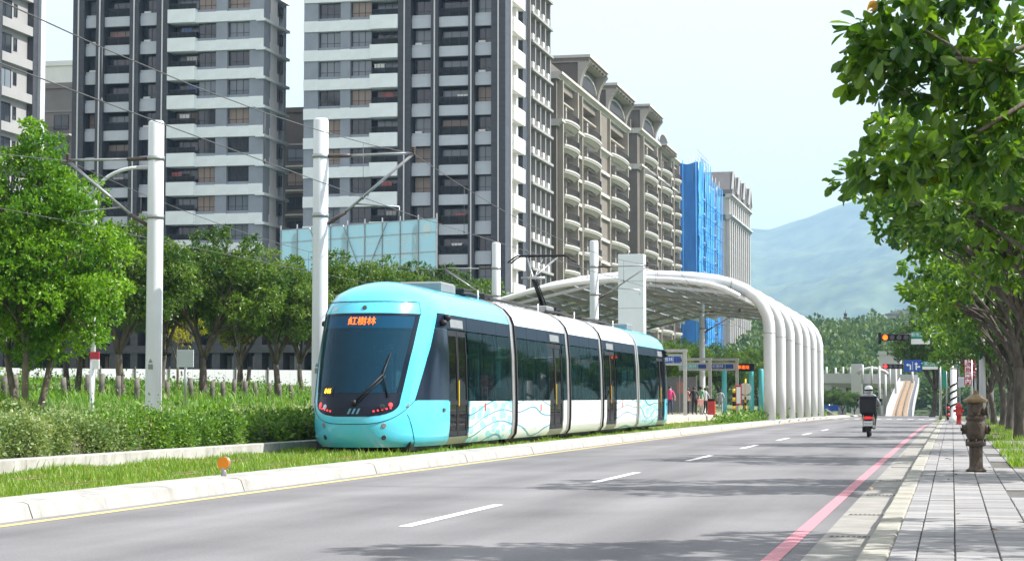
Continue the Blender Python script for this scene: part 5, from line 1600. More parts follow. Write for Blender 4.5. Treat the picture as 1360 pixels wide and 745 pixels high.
# purlins and roof panels hung under the ribs
def roof_z(x): 
    P = rib_path(0); xs = [p[0] for p in P][3:][::-1]; zs = [p[2] for p in P][3:][::-1]
    return float(np.interp(x, xs, zs)) - .62
Yc0, Yc1 = RY[0] - 5.5, RY[-1] + 2
xs_p = [-11.3, -12.6, -13.9, -15.2, -16.5, -17.8, -19.1, -20.4, -21.7, -23.0, -24.3, -25.6]
for x in xs_p:
    mb = MB(); bar(mb, (x, Yc0, roof_z(x)), (x, Yc1, roof_z(x) - .2), .14, .22); mb.build('purlin', 'steel_trim', cn)
rows_y = [Yc0] + [RY[0] + 3.42 * k for k in range(0, 13)] + [Yc1]
for i in range(len(rows_y) - 1):
    ya, yb_ = rows_y[i] + .04, rows_y[i + 1] - .04
    for j in range(len(xs_p) - 1):
        x0, x1 = xs_p[j] - .05, xs_p[j + 1] + .05
        dz = -.2 * (ya - Yc0) / (Yc1 - Yc0)
        z0, z1 = roof_z(x0) + .17 + dz, roof_z(x1) + .17 + dz
        mb = MB(); v = [(x0, ya, z0), (x1, ya, z1), (x1, yb_, z1), (x0, yb_, z0)]
        mb.add(v + [(x, y, z + .04) for x, y, z in v], [(0, 1, 2, 3), (7, 6, 5, 4), (0, 4, 5, 1), (1, 5, 6, 2), (2, 6, 7, 3), (3, 7, 4, 0)])
        mb.build('roof_panel', 'canopy_glass' if (j % 3 != 1) else 'panel_grey', cn)
    for j in (2, 6, 9):
        x = xs_p[j]
        if i % 2 == 0:
            mb = MB(); bar(mb, (xs_p[0], rows_y[i], roof_z(xs_p[0]) - .03), (xs_p[5], rows_y[i], roof_z(xs_p[5]) - .03), .12, .16); bar(mb, (xs_p[5], rows_y[i], roof_z(xs_p[5]) - .03), (xs_p[-1], rows_y[i], roof_z(xs_p[-1]) - .03), .12, .16)
            if j == 2: mb.build('cross_beam', 'steel_trim', cn)
for k, Y in enumerate(RY):
    for x in (-12.6, -17.8, -23.0):
        mb = MB(); mb.tube([(x, Y, roof_z(x) + .1), (x, Y, roof_z(x) + .5)], .06, 6); mb.build('hanger', 'canopy_white', cn)
# front edge tube of the roof
mb = MB(); mb.tube([(x, Yc0, roof_z(x) + .05) for x in [-10.9 - .8 * k for k in range(20)]], .16, 10); mb.build('edge_tube', 'canopy_white', cn)
# white panelled pylon
py_ = empty('station_pylon', (lx(840, 96), 96, gz(-16, 96) + .4))
zt_p = lz(840, 338, 96) - py_.location.z
npan = 6
for k in range(npan):
    z0, z1 = zt_p * k / npan, zt_p * (k + 1) / npan
    mb = MB(); mb.bbox(-.64, .64, -.4, .4, z0 + .01, z1 - .012, .008); mb.build('panel', 'pylon_white', py_)
MB().box(-.62, .62, -.38, .38, -.9, zt_p - .03).build('core', 'galv', py_)
tag(py_, 'white panelled station pylon standing in front of the canopy', 'pylon')
# platform sign gantries
def gantry(px, py0, py1, Y, w, label, split):
    x = lx(px, Y); zb_ = pz(Y)
    g = empty('platform_sign', (x, Y, zb_))
    zt_ = lz(px, py0, Y) - zb_; z0 = lz(px, py1, Y) - zb_
    mb = MB(); mb.box(-.09, .09, -.09, .09, -.05, zt_ + .1); mb.build('post', 'steel_trim', g)
    mb = MB(); mb.box(-w, .12, -.12, .12, zt_ + .1, zt_ + .26); mb.build('beam', 'steel_trim', g)
    mb = MB(); mb.bbox(-w + .05, -.12, -.06, .06, z0, zt_, .01); mb.build('board', 'steel_trim', g)
    mb = MB(); mb.box(-w + .15, -w * .38, -.075, -.061, z0 + .12, zt_ - .12); mb.build('route_panel', split, g)
    mb = MB(); mb.box(-w * .36, -.22, -.075, -.061, z0 + .12, zt_ - .12); mb.build('route_panel', 'sign_blue', g)
    for k in range(3):
        mb = MB(); xx = -w * .33 + k * w * .09; mb.box(xx, xx + .09, -.082, -.0755, z0 + .2, zt_ - .3); mb.box(xx + .02, xx + .07, -.082, -.0755, zt_ - .29, zt_ - .22); mb.build('pictogram', 'navy_cloth', g)
    o = link('lettering', text_mesh('往 紅樹林', .24, 'mark_white', .002), g, (-w * .68, -.077, (z0 + zt_) / 2)); o.rotation_euler = (PI / 2, 0, 0)
    return tag(g, label, 'sign', 'platform signs')
gantry(910, 470, 485, 104, 1.7, 'blue hanging platform sign nearest the tram end', 'sign_blue')
gantry(943, 481, 492, 116, 1.9, 'blue and teal hanging platform sign in the middle of the platform', 'sign_teal')
gantry(979, 481, 492, 124, 2.0, 'farthest blue hanging platform sign beside the black message board', 'sign_blue')
# message board, light blue posts, round mirror sign
mb = MB(); mb.bbox(-.85, .85, -.12, .12, 0, .5, .01); o = mb.build('message_board', 'black_metal', None, (lx(985, 126), 126, lz(985, 493, 126)))
tag(o, 'small black message board hanging at the platform end', 'display')
t = link('lettering', text_mesh('列車進站', .26, 'led_orange', .002), o, (0, -.125, .25)); t.rotation_euler = (PI / 2, 0, 0)
for i, (px, top) in enumerate(((962, 485), (998, 486), (1011, 490))):
    Y = 135
    mb = MB(); zt_ = lz(px, top, Y); zb_ = gy(Y); mb.lathe([(.19, 0), (.17, zt_ - zb_ - .1), (.15, zt_ - zb_)], 14)
    o = mb.build('blue_post', 'sign_teal', None, (lx(px, Y), Y, zb_)); tag(o, ['pale teal post behind the platform signs', 'pale teal post just left of the round white sign board', 'pale teal post nearest the canopy columns'][i], 'post', 'teal posts')
rd = empty('round_sign', (lx(990, 118), 118, gy(118)))
mb = MB(); mb.tube([(0, 0, 0), (0, 0, 2.6)], .06, 8); mb.build('post', 'yellow_paint', rd)
for k in range(4):
    mb = MB(); mb.lathe([(.065, .3 + k * .35), (.065, .46 + k * .35)], 8); mb.build('stripe', 'black_metal', rd)
mb = MB(); mb.tube([(0, -.05, 2.0), (0, .02, 2.0)], .36, 20); mb.build('disc', 'sign_white', rd)
MB().box(-.3, .3, -.03, .03, 1.35, 1.6).build('plate', 'sign_white', rd)
tag(rd, 'round white sign on a striped post at the platform end', 'sign')
# striped post with red plate at kerb
sp = empty('marker_post', (lx(975, 101), 101, gy(101) + .1))
for k in range(8):
    mb = MB(); mb.lathe([(.09, k * .22), (.09, k * .22 + .22)], 12); mb.build('stripe', 'yellow_paint' if k % 2 else 'black_metal', sp)
MB().bbox(.06, .40, -.03, .03, .9, 1.95, .01).build('plate', 'sign_red', sp)
MB().box(.12, .34, -.036, -.0305, 1.0, 1.85).build('plate_text', 'sign_white', sp)
tag(sp, 'yellow and black striped marker post with red plate by the kerb', 'post')
# platform furniture
tb_ = empty('litter_bin', (lx(945, 112), 112, pz(112))); MB().bbox(-.2, .2, -.2, .2, 0, .8, .03).build('body', 'red_paint', tb_); MB().bbox(-.22, .22, -.22, .22, .8, .92, .04).build('lid', 'black_metal', tb_)
tag(tb_, 'small red box on the platform beside the sign post', 'bin')
sh = empty('shelter_panel', (lx(893, 121), 121, pz(121)))
for k in range(3): MB().box(-1.6 + k * 1.05, -.62 + k * 1.05, -.04, .04, .1, 2.3).build('panel', 'tram_grey', sh)
for k in range(4): MB().box(-1.66 + k * 1.05, -1.6 + k * 1.05, -.06, .06, 0, 2.4).build('post', 'steel_trim', sh)
MB().box(.3, .9, -.055, -.045, 1.3, 2.0).build('notice', 'rose_shirt', sh)
tag(sh, 'grey waiting screen behind the people on the platform', 'screen')

# ================================================================== LEFT SIDE THINGS
STK = ['at the picture edge', 'just inside the picture edge', 'below the bright tree stems', 'between the bright tree and the plated post', 'just left of the plated post', 'just right of the plated post', 'before the leaning dark trunk', 'between the leaning trunk and the lone white pole', 'just right of the lone white pole', 'beside the grey square sign plate', 'left of the largest forked trunk', 'first right of the largest forked trunk', 'second right of the largest forked trunk', 'third right of the largest forked trunk', 'fourth right of the largest forked trunk', 'before the thin bare trunk', 'right of the thin bare trunk', 'nearest the tram nose']
for i, (px, hh) in enumerate(((-8, .9), (5, .8), (22, .85), (86, .8), (115, .9), (133, .95), (157, .9), (182, .85), (222, .8), (255, .9), (281, .82), (296, .8), (310, .9), (325, .85), (340, .8), (356, .8), (372, .78), (388, .75))):
    x = -26.0; y = ly(px, x)
    mb = MB(); q = rnd.uniform(-.05, .05)
    mb.tube([(0, 0, -.3), (q, 0, hh * .6), (q * 1.6, rnd.uniform(-.04, .04), hh)], [.10, .095, .085], 8)
    o = mb.build('wooden_stake', 'stake', None, (x, y, gz(x, y) - .15))
    tag(o, 'weathered grey fence stake ' + STK[i], 'stake', 'fence stakes in the field')
lp_ = empty('street_lamp', (lx(123, 60), 60, gz(-25, 60)))
zz = lz(123, 262, 60) - lp_.location.z
arc = [(0, 0, -.3), (0, 0, zz * .5), (0, 0, zz)] + [(1.55 * (1 - math.cos(a)), 0, zz + .95 * math.sin(a)) for a in [PI / 2 * k / 8 for k in range(1, 9)]]
mb = MB(); mb.tube(arc, [.085] * 2 + [.06] * 9, 10); mb.build('mast', 'pole_white', lp_)
mb = MB(); mb.bbox(1.5, 2.2, -.12, .12, zz + .88, zz + 1.0, .03); mb.build('lamp_head', 'galv', lp_)
tag(lp_, 'slim grey street lamp with curved arm behind the white pole', 'lamp')
s1 = empty('sign_post', (lx(122, 44), 44, gz(-22, 44)))
zt_ = lz(122, 478, 44) - s1.location.z
mb = MB(); mb.tube([(0, 0, -.3), (0, 0, zt_)], .055, 10); mb.build('post', 'pole_white', s1)
MB().bbox(-.05, .19, -.04, .0, zt_ + .02, zt_ + .20, .004).build('red_plate', 'sign_red', s1)
MB().bbox(-.03, .19, -.04, .0, zt_ - .22, zt_ + .015, .004).build('white_plate', 'sign_white', s1)
tag(s1, 'pale post with small red and white plates in the tall grass', 'sign')
s2 = empty('sign_post', (lx(246, 58), 58, gz(-25, 58)))
zt_ = lz(246, 475, 58) - s2.location.z
mb = MB(); mb.tube([(0, 0, -.3), (0, 0, zt_)], .05, 8); mb.build('post', 'galv', s2)
MB().bbox(-.28, .28, -.05, -.01, zt_ - .30, zt_ + .25, .004).build('plate', 'panel_grey', s2)
tag(s2, 'grey square sign plate on a post between the tree trunks', 'sign')
rf = empty('reflector_post', (-9.72, ly(298, -9.72), gy(24) + .17))
mb = MB(); mb.tube([(0, 0, 0), (0, 0, .13)], .035, 10); mb.build('stem', 'galv', rf)
mb = MB(); mb.tube([(0, -.03, .19), (0, .0, .19)], .085, 20); mb.build('lens', 'orange_reflector', rf)
mb = MB(); mb.tube([(0, -.001, .19), (0, .03, .19)], .092, 20); mb.build('housing', 'galv', rf)
tag(rf, 'round orange reflector on a short stem on the tram kerb', 'reflector')

# ================================================================== HYDRANT
hy = empty('fire_hydrant', (.335, 30.1, gy(30) + .15))
hy.scale = (.74, .74, 1)
mb = MB(); mb.lathe([(.20, 0), (.205, .03), (.15, .05), (.135, .09), (.135, .36), (.14, .38)], 24); mb.build('standpipe', 'hydrant_body', hy)
mb = MB(); mb.lathe([(.14, .38), (.20, .385), (.205, .42), (.20, .445), (.15, .45), (.15, .47)], 24); o = mb.build('flange', 'hydrant_body', hy)
for k in range(8):
    t = 2 * PI * k / 8; mb = MB(); mb.lathe([(.018, 0), (.018, .05)], 6, .18 * math.cos(t), .18 * math.sin(t), .44); mb.build('bolt', 'hydrant_body', o)
mb = MB(); mb.lathe([(.15, .47), (.17, .50), (.195, .54), (.20, .60), (.20, .70), (.185, .74), (.17, .76), (.20, .78), (.20, .82), (.16, .83)], 24); mb.build('valve_body', 'hydrant_body', hy)
mb = MB(); mb.lathe([(.16, .83), (.155, .86), (.155, 1.02), (.16, 1.03)], 24); mb.build('neck', 'hydrant_body', hy)
for s in (-1, 1):
    mb = MB(); mb.tube([(s * .16, 0, .63), (s * .26, 0, .63)], [.075, .07], 12); mb.tube([(s * .26, 0, .63), (s * .275, 0, .63)], [.08, .08], 8); mb.tube([(s * .275, 0, .63), (s * .30, 0, .63)], .03, 6); mb.build('hose_outlet', 'hydrant_body', hy)
mb = MB(); mb.tube([(.10, -.04, .90), (.22, -.06, .91)], [.07, .065], 12); mb.tube([(.22, -.06, .91), (.25, -.065, .913)], [.075, .07], 8); mb.build('pumper_outlet', 'hydrant_body', hy)
mb = MB(); mb.tube([(0, -.12, .64), (0, -.24, .64)], [.10, .09], 12); mb.build('front_outlet', 'hydrant_body', hy)
mb = MB(); mb.tube([(.0, -.13, .93), (.0, -.20, .94)], [.07, .065], 12); mb.build('front_outlet', 'hydrant_body', hy)
mb = MB(); mb.lathe([(.16, 1.03), (.225, 1.035), (.245, 1.055), (.24, 1.08), (.17, 1.10), (.13, 1.13), (.09, 1.15), (.045, 1.165), (.045, 1.21), (.0, 1.215)], 24); mb.build('bonnet', 'hydrant_cap', hy)
tag(hy, 'weathered brown fire hydrant with tan bonnet on the pavement', 'hydrant')
h2 = empty('fire_hydrant', (lx(1273, 92), 92, gy(92) + .15))
mb = MB(); mb.lathe([(.16, 0), (.11, .05), (.11, .4), (.16, .42), (.16, .47), (.14, .5), (.14, .75), (.17, .78), (.12, .9), (.05, .98), (0, 1.0)], 16); mb.build('body', 'red_paint', h2)
for s in (-1, 1):
    mb = MB(); mb.tube([(s * .1, 0, .62), (s * .24, 0, .62)], .07, 10); mb.build('hose_outlet', 'red_paint', h2)
tag(h2, 'distant red fire hydrant by the striped pole', 'hydrant')

# ================================================================== SIGNALS AND SIGNS
def signal(px0, px1, py, Y, lit, label, mast_x, arm_end_px):
    s = empty('traffic_signal', (mast_x, Y, gy(Y) + .14))
    zh = lz((px0 + px1) / 2, py, Y) - s.location.z
    xa, xb = lx(px0, Y) - mast_x, lx(px1, Y) - mast_x
    mb = MB(); mb.tube([(0, 0, -.2), (0, 0, zh + 1.0)], [.11, .075], 12); mb.build('mast', 'galv', s)
    mb = MB(); mb.tube([(0, .2, zh + .25), (xa, .2, zh + .12)], [.06, .04], 10); mb.build('arm', 'galv', s)
    w = xb - xa; hr = w / 8.2
    mb = MB(); mb.bbox(xa, xb, -.1, .12, zh - hr, zh + hr, .03); mb.build('housing', 'black_metal', s)
    for k in range(4):
        cx = xa + w * (k + .5) / 4
        o = MB().tube([(cx, -.13, zh), (cx, -.101, zh)], hr * .78, 18).build('lens', lit if k == 0 else 'lens_dark', s)
        mb = MB()
        pr = []
        for q in range(13):
            a = PI * (-.12 + 1.24 * q / 12); pr.append((cx + hr * .92 * math.cos(a), zh + hr * .92 * math.sin(a)))
        mb.grid([[(x, -.101, z) for x, z in pr], [(x, -.36, z) for x, z in pr]], True); mb.build('visor', 'black_metal', s)
    tag(s, label, 'traffic light', 'traffic signals over the road')
    return s, zh
sA, zA = signal(1172, 1209, 448, 104, 'led_amber_lamp' if False else 'led_orange', 'nearer signal with its orange lamp lit, over the road', 2.0, 0)
MB().bbox(lx(1167.5, 104) - 2.0, lx(1171.5, 104) - 2.0, -.05, .1, zA - .35, zA + .28, .02).build('side_box', 'black_metal', sA)
sB, zB = signal(1173, 1200, 486.5, 148, 'led_red', 'farther signal with its red lamp lit, left of the blue arrow sign', lx(1249, 148), 0)
def arm_sign(parent, px0, px1, py0, py1, Y, m, border=None, name='sign_board'):
    ox = parent.location
    x0, x1 = lx(px0, Y) - ox.x, lx(px1, Y) - ox.x; z1, z0 = lz(px0, py0, Y) - ox.z, lz(px0, py1, Y) - ox.z
    o = MB().bbox(x0, x1, -.03 - .05, -.03, z0, z1, .01).build(name, m, parent)
    return x0, x1, z0, z1
# blue arrow board
x0, x1, z0, z1 = arm_sign(sB, 1201, 1224.5, 478, 493.5, 148, 'sign_blue')
def arrow(parent, pts, w, y, head):
    mb = MB()
    for a, b in zip(pts[:-1], pts[1:]): bar(mb, (a[0], y, a[1]), (b[0], y, b[1]), .01, w)
    a, b = Vector((pts[-2][0], 0, pts[-2][1])), Vector((pts[-1][0], 0, pts[-1][1])); d = (b - a).normalized(); p = Vector((-d.z, 0, d.x))
    t = b + d * head; l = b + p * head * .8; r_ = b - p * head * .8
    mb.add([(t.x, y - .005, t.z), (l.x, y - .005, l.z), (r_.x, y - .005, r_.z), (t.x, y + .005, t.z), (l.x, y + .005, l.z), (r_.x, y + .005, r_.z)], [(0, 1, 2), (5, 4, 3), (0, 3, 4, 1), (1, 4, 5, 2), (2, 5, 3, 0)])
    return mb.build('arrow', 'mark_white', parent)
ww, hh_ = x1 - x0, z1 - z0
arrow(sB, [(x0 + ww * .37, z0 + hh_ * .16), (x0 + ww * .37, z0 + hh_ * .58), (x0 + ww * .24, z0 + hh_ * .58)], .10, -.088, .16)
arrow(sB, [(x0 + ww * .70, z0 + hh_ * .16), (x0 + ww * .70, z0 + hh_ * .62)], .10, -.088, .17)
arrow(sB, [(x0 + ww * .70, z0 + hh_ * .42), (x0 + ww * .84, z0 + hh_ * .42)], .09, -.094, .13)
MB().box(x0 + ww * .49, x0 + ww * .51, -.086, -.081, z0 + hh_ * .15, z0 + hh_ * .85).build('divider', 'mark_white', sB)
x0, x1, z0, z1 = arm_sign(sB, 1225.5, 1246, 480, 486.2, 148, 'sign_green')
t = link('lettering', text_mesh('淡金路', .30, 'mark_white', .003), sB, ((x0 + x1) / 2, -.084, (z0 + z1) / 2)); t.rotation_euler = (PI / 2, 0, 0)
arm_sign(sB, 1225.5, 1246, 486.5, 490.5, 148, 'sign_white')
x0, x1, z0, z1 = arm_sign(sA, 1211, 1228, 441, 449, 104, 'sign_green')
t = link('lettering', text_mesh('新市路', .22, 'mark_white', .003), sA, ((x0 + x1) / 2, -.084, (z0 + z1) / 2)); t.rotation_euler = (PI / 2, 0, 0)
arm_sign(sA, 1211, 1236, 450, 457, 104, 'sign_white')
# green banner on the far mast
def board_sign(name, px0, px1, py0, py1, Y, m, label, txt=None, tsize=.3, bottom=None, cat='sign', group=None, post='galv'):
    X0, X1 = lx(px0, Y), lx(px1, Y); Z0, Z1 = lz(px0, py1, Y), lz(px0, py0, Y)
    s = empty(name, ((X0 + X1) / 2, Y, gy(Y) + .14))
    g = s.location.z; w = (X1 - X0) / 2
    MB().bbox(-w, w, -.05, .05, Z0 - g, Z1 - g, .01).build('board', m, s)
    mb = MB(); mb.tube([(w * .9, .10, -.1), (w * .9, .10, Z1 - g)], .05, 8); mb.build('post', post, s)
    if txt:
        n = len(txt)
        for k, ch in enumerate(txt):
            o = link('character', text_mesh(ch, tsize, 'mark_white', .003, bold=.006), s, (0, -.054, Z1 - g - (Z1 - Z0) * (k + .5) / n)); o.rotation_euler = (PI / 2, 0, 0)
    return tag(s, label, cat, group)
board_sign('street_sign', 1252, 1257.5, 478, 515, 146, 'sign_green', 'narrow green upright banner behind the signal mast')
board_sign('street_sign', 1266.5, 1275, 459, 487, 110, 'sign_green', 'green upright street sign with white characters beside the trees', '新市一路', .30)
board_sign('shop_sign', 1281, 1291, 478, 511, 90, 'sign_red', 'red upright shop sign with white characters behind the hydrant', '糖廠圍內', .28)
board_sign('shop_sign', 1291.5, 1296, 479, 502, 92, 'sign_red', 'narrow red shop sign edge beside the larger red sign', '餐飲', .2)
cbx = empty('control_box', (lx(1271, 100), 100, gy(100) + .14))
z_ = lambda py: lz(1271, py, 100) - cbx.location.z
MB().bbox(-.32, .02, -.15, .15, z_(500) , z_(488), .02).build('cabinet', 'steel_trim', cbx)
MB().bbox(.06, .40, -.15, .15, z_(514), z_(501), .02).build('cabinet', 'panel_grey', cbx)
mb = MB(); mb.tube([(-.2, .05, 0), (-.2, .05, z_(475))], .06, 8); mb.build('post', 'pole_white', cbx)
mb = MB(); mb.lathe([(0, -.12), (.10, -.08), (.12, 0), (.08, .08), (0, .10)], 12, -.32, 0, z_(481)); mb.build('dome_camera', 'sign_white', cbx)
tag(cbx, 'grey control cabinets with a dome camera on a white post', 'cabinet')
bl = empty('striped_pole', (lx(1266.5, 97), 97, gy(97) + .14))
mb = MB(); mb.lathe([(.26, 0), (.22, .3), (.15, .32), (.15, 2.6), (.0, 2.62)], 14); mb.build('shaft', 'sign_white', bl)
for k in range(4):
    mb = MB(); pts = [(.155 * math.cos(a), .155 * math.sin(a), .9 + k * .32 + .25 * (a + PI / 2) / PI) for a in [-PI * 1.1 + PI * 1.2 * q / 8 for q in range(9)]]
    mb.tube(pts, .05, 5); mb.build('stripe', 'black_metal', bl)
tag(bl, 'white pole with black slanted stripes at the corner', 'pole')
tp = empty('tall_mast', (lx(1305, 78), 78, gy(78) + .14))
mb = MB(); mb.tube([(0, 0, -.1), (0, 0, 7.5)], [.14, .09], 14); mb.build('shaft', 'pole_white', tp)
mb = MB(); mb.tube([(0, 0, 7.4), (-.7, 0, 7.9), (-1.6, 0, 8.0)], .05, 8); mb.build('arm', 'pole_white', tp); MB().bbox(-2.2, -1.55, -.12, .12, 7.92, 8.06, .03).build('lamp_head', 'galv', tp)
tag(tp, 'tall pale lamp mast among the pavement trees', 'lamp')
br = empty('striped_bollard', (lx(1259, 120), 120, gy(120) + .14))
for k in range(5):
    mb = MB(); mb.lathe([(.09, k * .2), (.09, k * .2 + .2)], 10); mb.build('stripe', 'red_paint' if k % 2 else 'black_metal', br)
tag(br, 'short striped bollard under the green banner', 'bollard')

# ================================================================== VIADUCT
vd = empty('viaduct', (0, 0, 0))
def deck(path, half, name, m, zdown=1.2, par=True, ballast=True, ph=1.1):
    L_, R_ = [], []
    P = [Vector(p) for p in path]
    for i, p in enumerate(P):
        d = (P[min(i + 1, len(P) - 1)] - P[max(i - 1, 0)]); d.z = 0; d.normalize(); n = Vector((d.y, -d.x, 0))
        L_.append(p - n * half); R_.append(p + n * half)
    U = Vector((0, 0, 1))
    mb = MB(); mb.grid([[l + U * ph, l + U * ph + (r - l) * .04, l + (r - l) * .04, r - (r - l) * .04, r - (r - l) * .04 + U * ph, r + U * ph, r - U * zdown * .4, r - (r - l) * .25 - U * zdown, l + (r - l) * .25 - U * zdown, l - U * zdown * .4, l + U * ph] for l, r in zip(L_, R_)], False)
    mb.build(name, m, vd)
    if ballast:
        mb = MB(); mb.grid([[l + (r - l) * .24 + U * .05, r - (r - l) * .24 + U * .05] for l, r in zip(L_, R_)], False); mb.build('track_bed', 'ballast', vd)
        for f in (.38, .62):
            mb = MB(); mb.tube([l + (r - l) * f + U * .12 for l, r in zip(L_, R_)], .07, 5); mb.build('rail', 'rail_steel', vd)
ramp = [(lx(1193, 225), 225, gy(225) - 2.0), (lx(1195, 240), 240, lz(1195, 548, 240)), (lx(1199, 262), 262, lz(1199, 533, 262)), (lx(1203, 285), 285, lz(1203, 521, 285)), (lx(1206, 305), 305, lz(1206, 513, 305)), (lx(1208, 330), 330, lz(1208, 506, 330))]
deck(ramp, 1.6, 'ramp', 'far_grey', 1.1, ph=.6)
deck([(lx(1215, 336), 336, lz(1215, 506, 336)), (lx(1150, 338), 338, lz(1150, 505, 338)), (lx(1080, 340), 340, lz(1080, 504, 340)), (lx(980, 340), 340, lz(980, 504, 340))], 2.4, 'deck', 'far_white', 1.3, True, False)
for px in (1100, 1118, 1150, 1178):
    Y = 338; x = lx(px, Y); zt_ = lz(px, 508, Y)
    MB().box(x - .7, x + .7, Y - .5, Y + .5, gy(Y) - 1, zt_).build('pier', 'far_grey', vd)
for px, Y, t0, t1 in ((1168, 300, 553, 486), (1176, 290, 550, 497), (1190, 282, 540, 490), (1182, 325, 520, 484), (1146, 330, 510, 484), (1158, 330, 510, 486), (1130, 338, 505, 487), (1120, 338, 505, 487), (1110, 338, 505, 488), (1098, 338, 505, 487), (1212, 320, 512, 492)):
    x = lx(px, Y); mb = MB(); mb.tube([(x, Y, lz(px, t0, Y)), (x, Y, lz(px, t1, Y))], .18, 8); mb.build('mast', 'far_white', vd)
Y = 334; x = lx(1138, Y); MB().box(x - .9, x + .9, Y - .6, Y + .6, gy(Y) - 2, lz(1138, 483, Y)).build('tower_pier', 'far_white', vd)
mb = MB(); mb.tube([(lx(p, 331), 331, lz(p, q, 331)) for p, q in ((1139, 496), (1145, 491), (1155, 489), (1165, 490), (1175, 493), (1182, 499))], .28, 8); mb.build('arch_rail', 'far_white', vd)
tag(vd, 'white curving rail viaduct with a ramp at the end of the road', 'bridge')
bf = block('far_building', lx(1168, 380), lx(1196, 380), 380, 392, lz(1180, 471, 380), 'far_white', 'white flat-roofed building behind the red signal', cols=3, z0=-1, fh=3.2, ww=1.6, wh=1.2)
for i, (p0, p1, q0, q1, Y) in enumerate(((1176, 1200, 437, 444, 560), (1192, 1226, 428, 433, 600), (1178, 1222, 414, 420, 640))):
    r = empty('hillside_building', (0, 0, 0)); X0, X1 = lx(p0, Y), lx(p1, Y); z1, z0 = lz(p0, q0, Y), lz(p0, q1, Y)
    MB().box(X0, X1, Y, Y + 8, z0 - 6, z1 - .8).build('wall', 'far_white', r); MB().prism([(X0 - .6, z1 - .8), (X1 + .6, z1 - .8), ((X0 + X1) / 2, z1 + .6)], 'y', Y - .6, Y + 8.6).build('roof', 'far_grey', r)
    tag(r, ['small pale house on the wooded hill above the orange signal', 'long low pale house near the hill top, half hidden by leaves', 'highest pale building on the wooded hill'][i], 'house', 'houses on the hill')
pg_ = empty('pagoda_tower', (lx(1124, 690), 690, lz(1124, 432, 690)))
pg_.scale = (.6, .6, .6)
for k in range(4):
    mb = MB(); r_ = 2.6 - .45 * k; mb.lathe([(r_ * .7, k * 2.2 - 2), (r_ * .7, k * 2.2), (r_ * 1.1, k * 2.2 + .1), (r_ * .5, k * 2.2 + .7)], 8); mb.build('storey', 'roof_dark', pg_)
mb = MB(); mb.tube([(0, 0, 7), (0, 0, 9.5)], [.3, .05], 6); mb.build('spire', 'roof_dark', pg_)
tag(pg_, 'tiny dark pagoda shape on the hill skyline', 'tower')
sgb = empty('arrow_sign', (lx(1101, 190), 190, gy(190)))
MB().bbox(-.9, .9, -.06, .06, lz(1101, 546, 190) - gy(190) , lz(1101, 538, 190) - gy(190), .02).build('board', 'sign_blue', sgb)
mb = MB(); mb.tube([(0, .1, -.2), (0, .1, 1.2)], .08, 8); mb.build('post', 'galv', sgb)
mb = MB(); bar(mb, (-.3, -.068, .75), (.35, -.068, .35), .01, .14); mb.build('arrow', 'mark_white', sgb)
tag(sgb, 'small blue arrow sign beyond the road crest', 'sign')

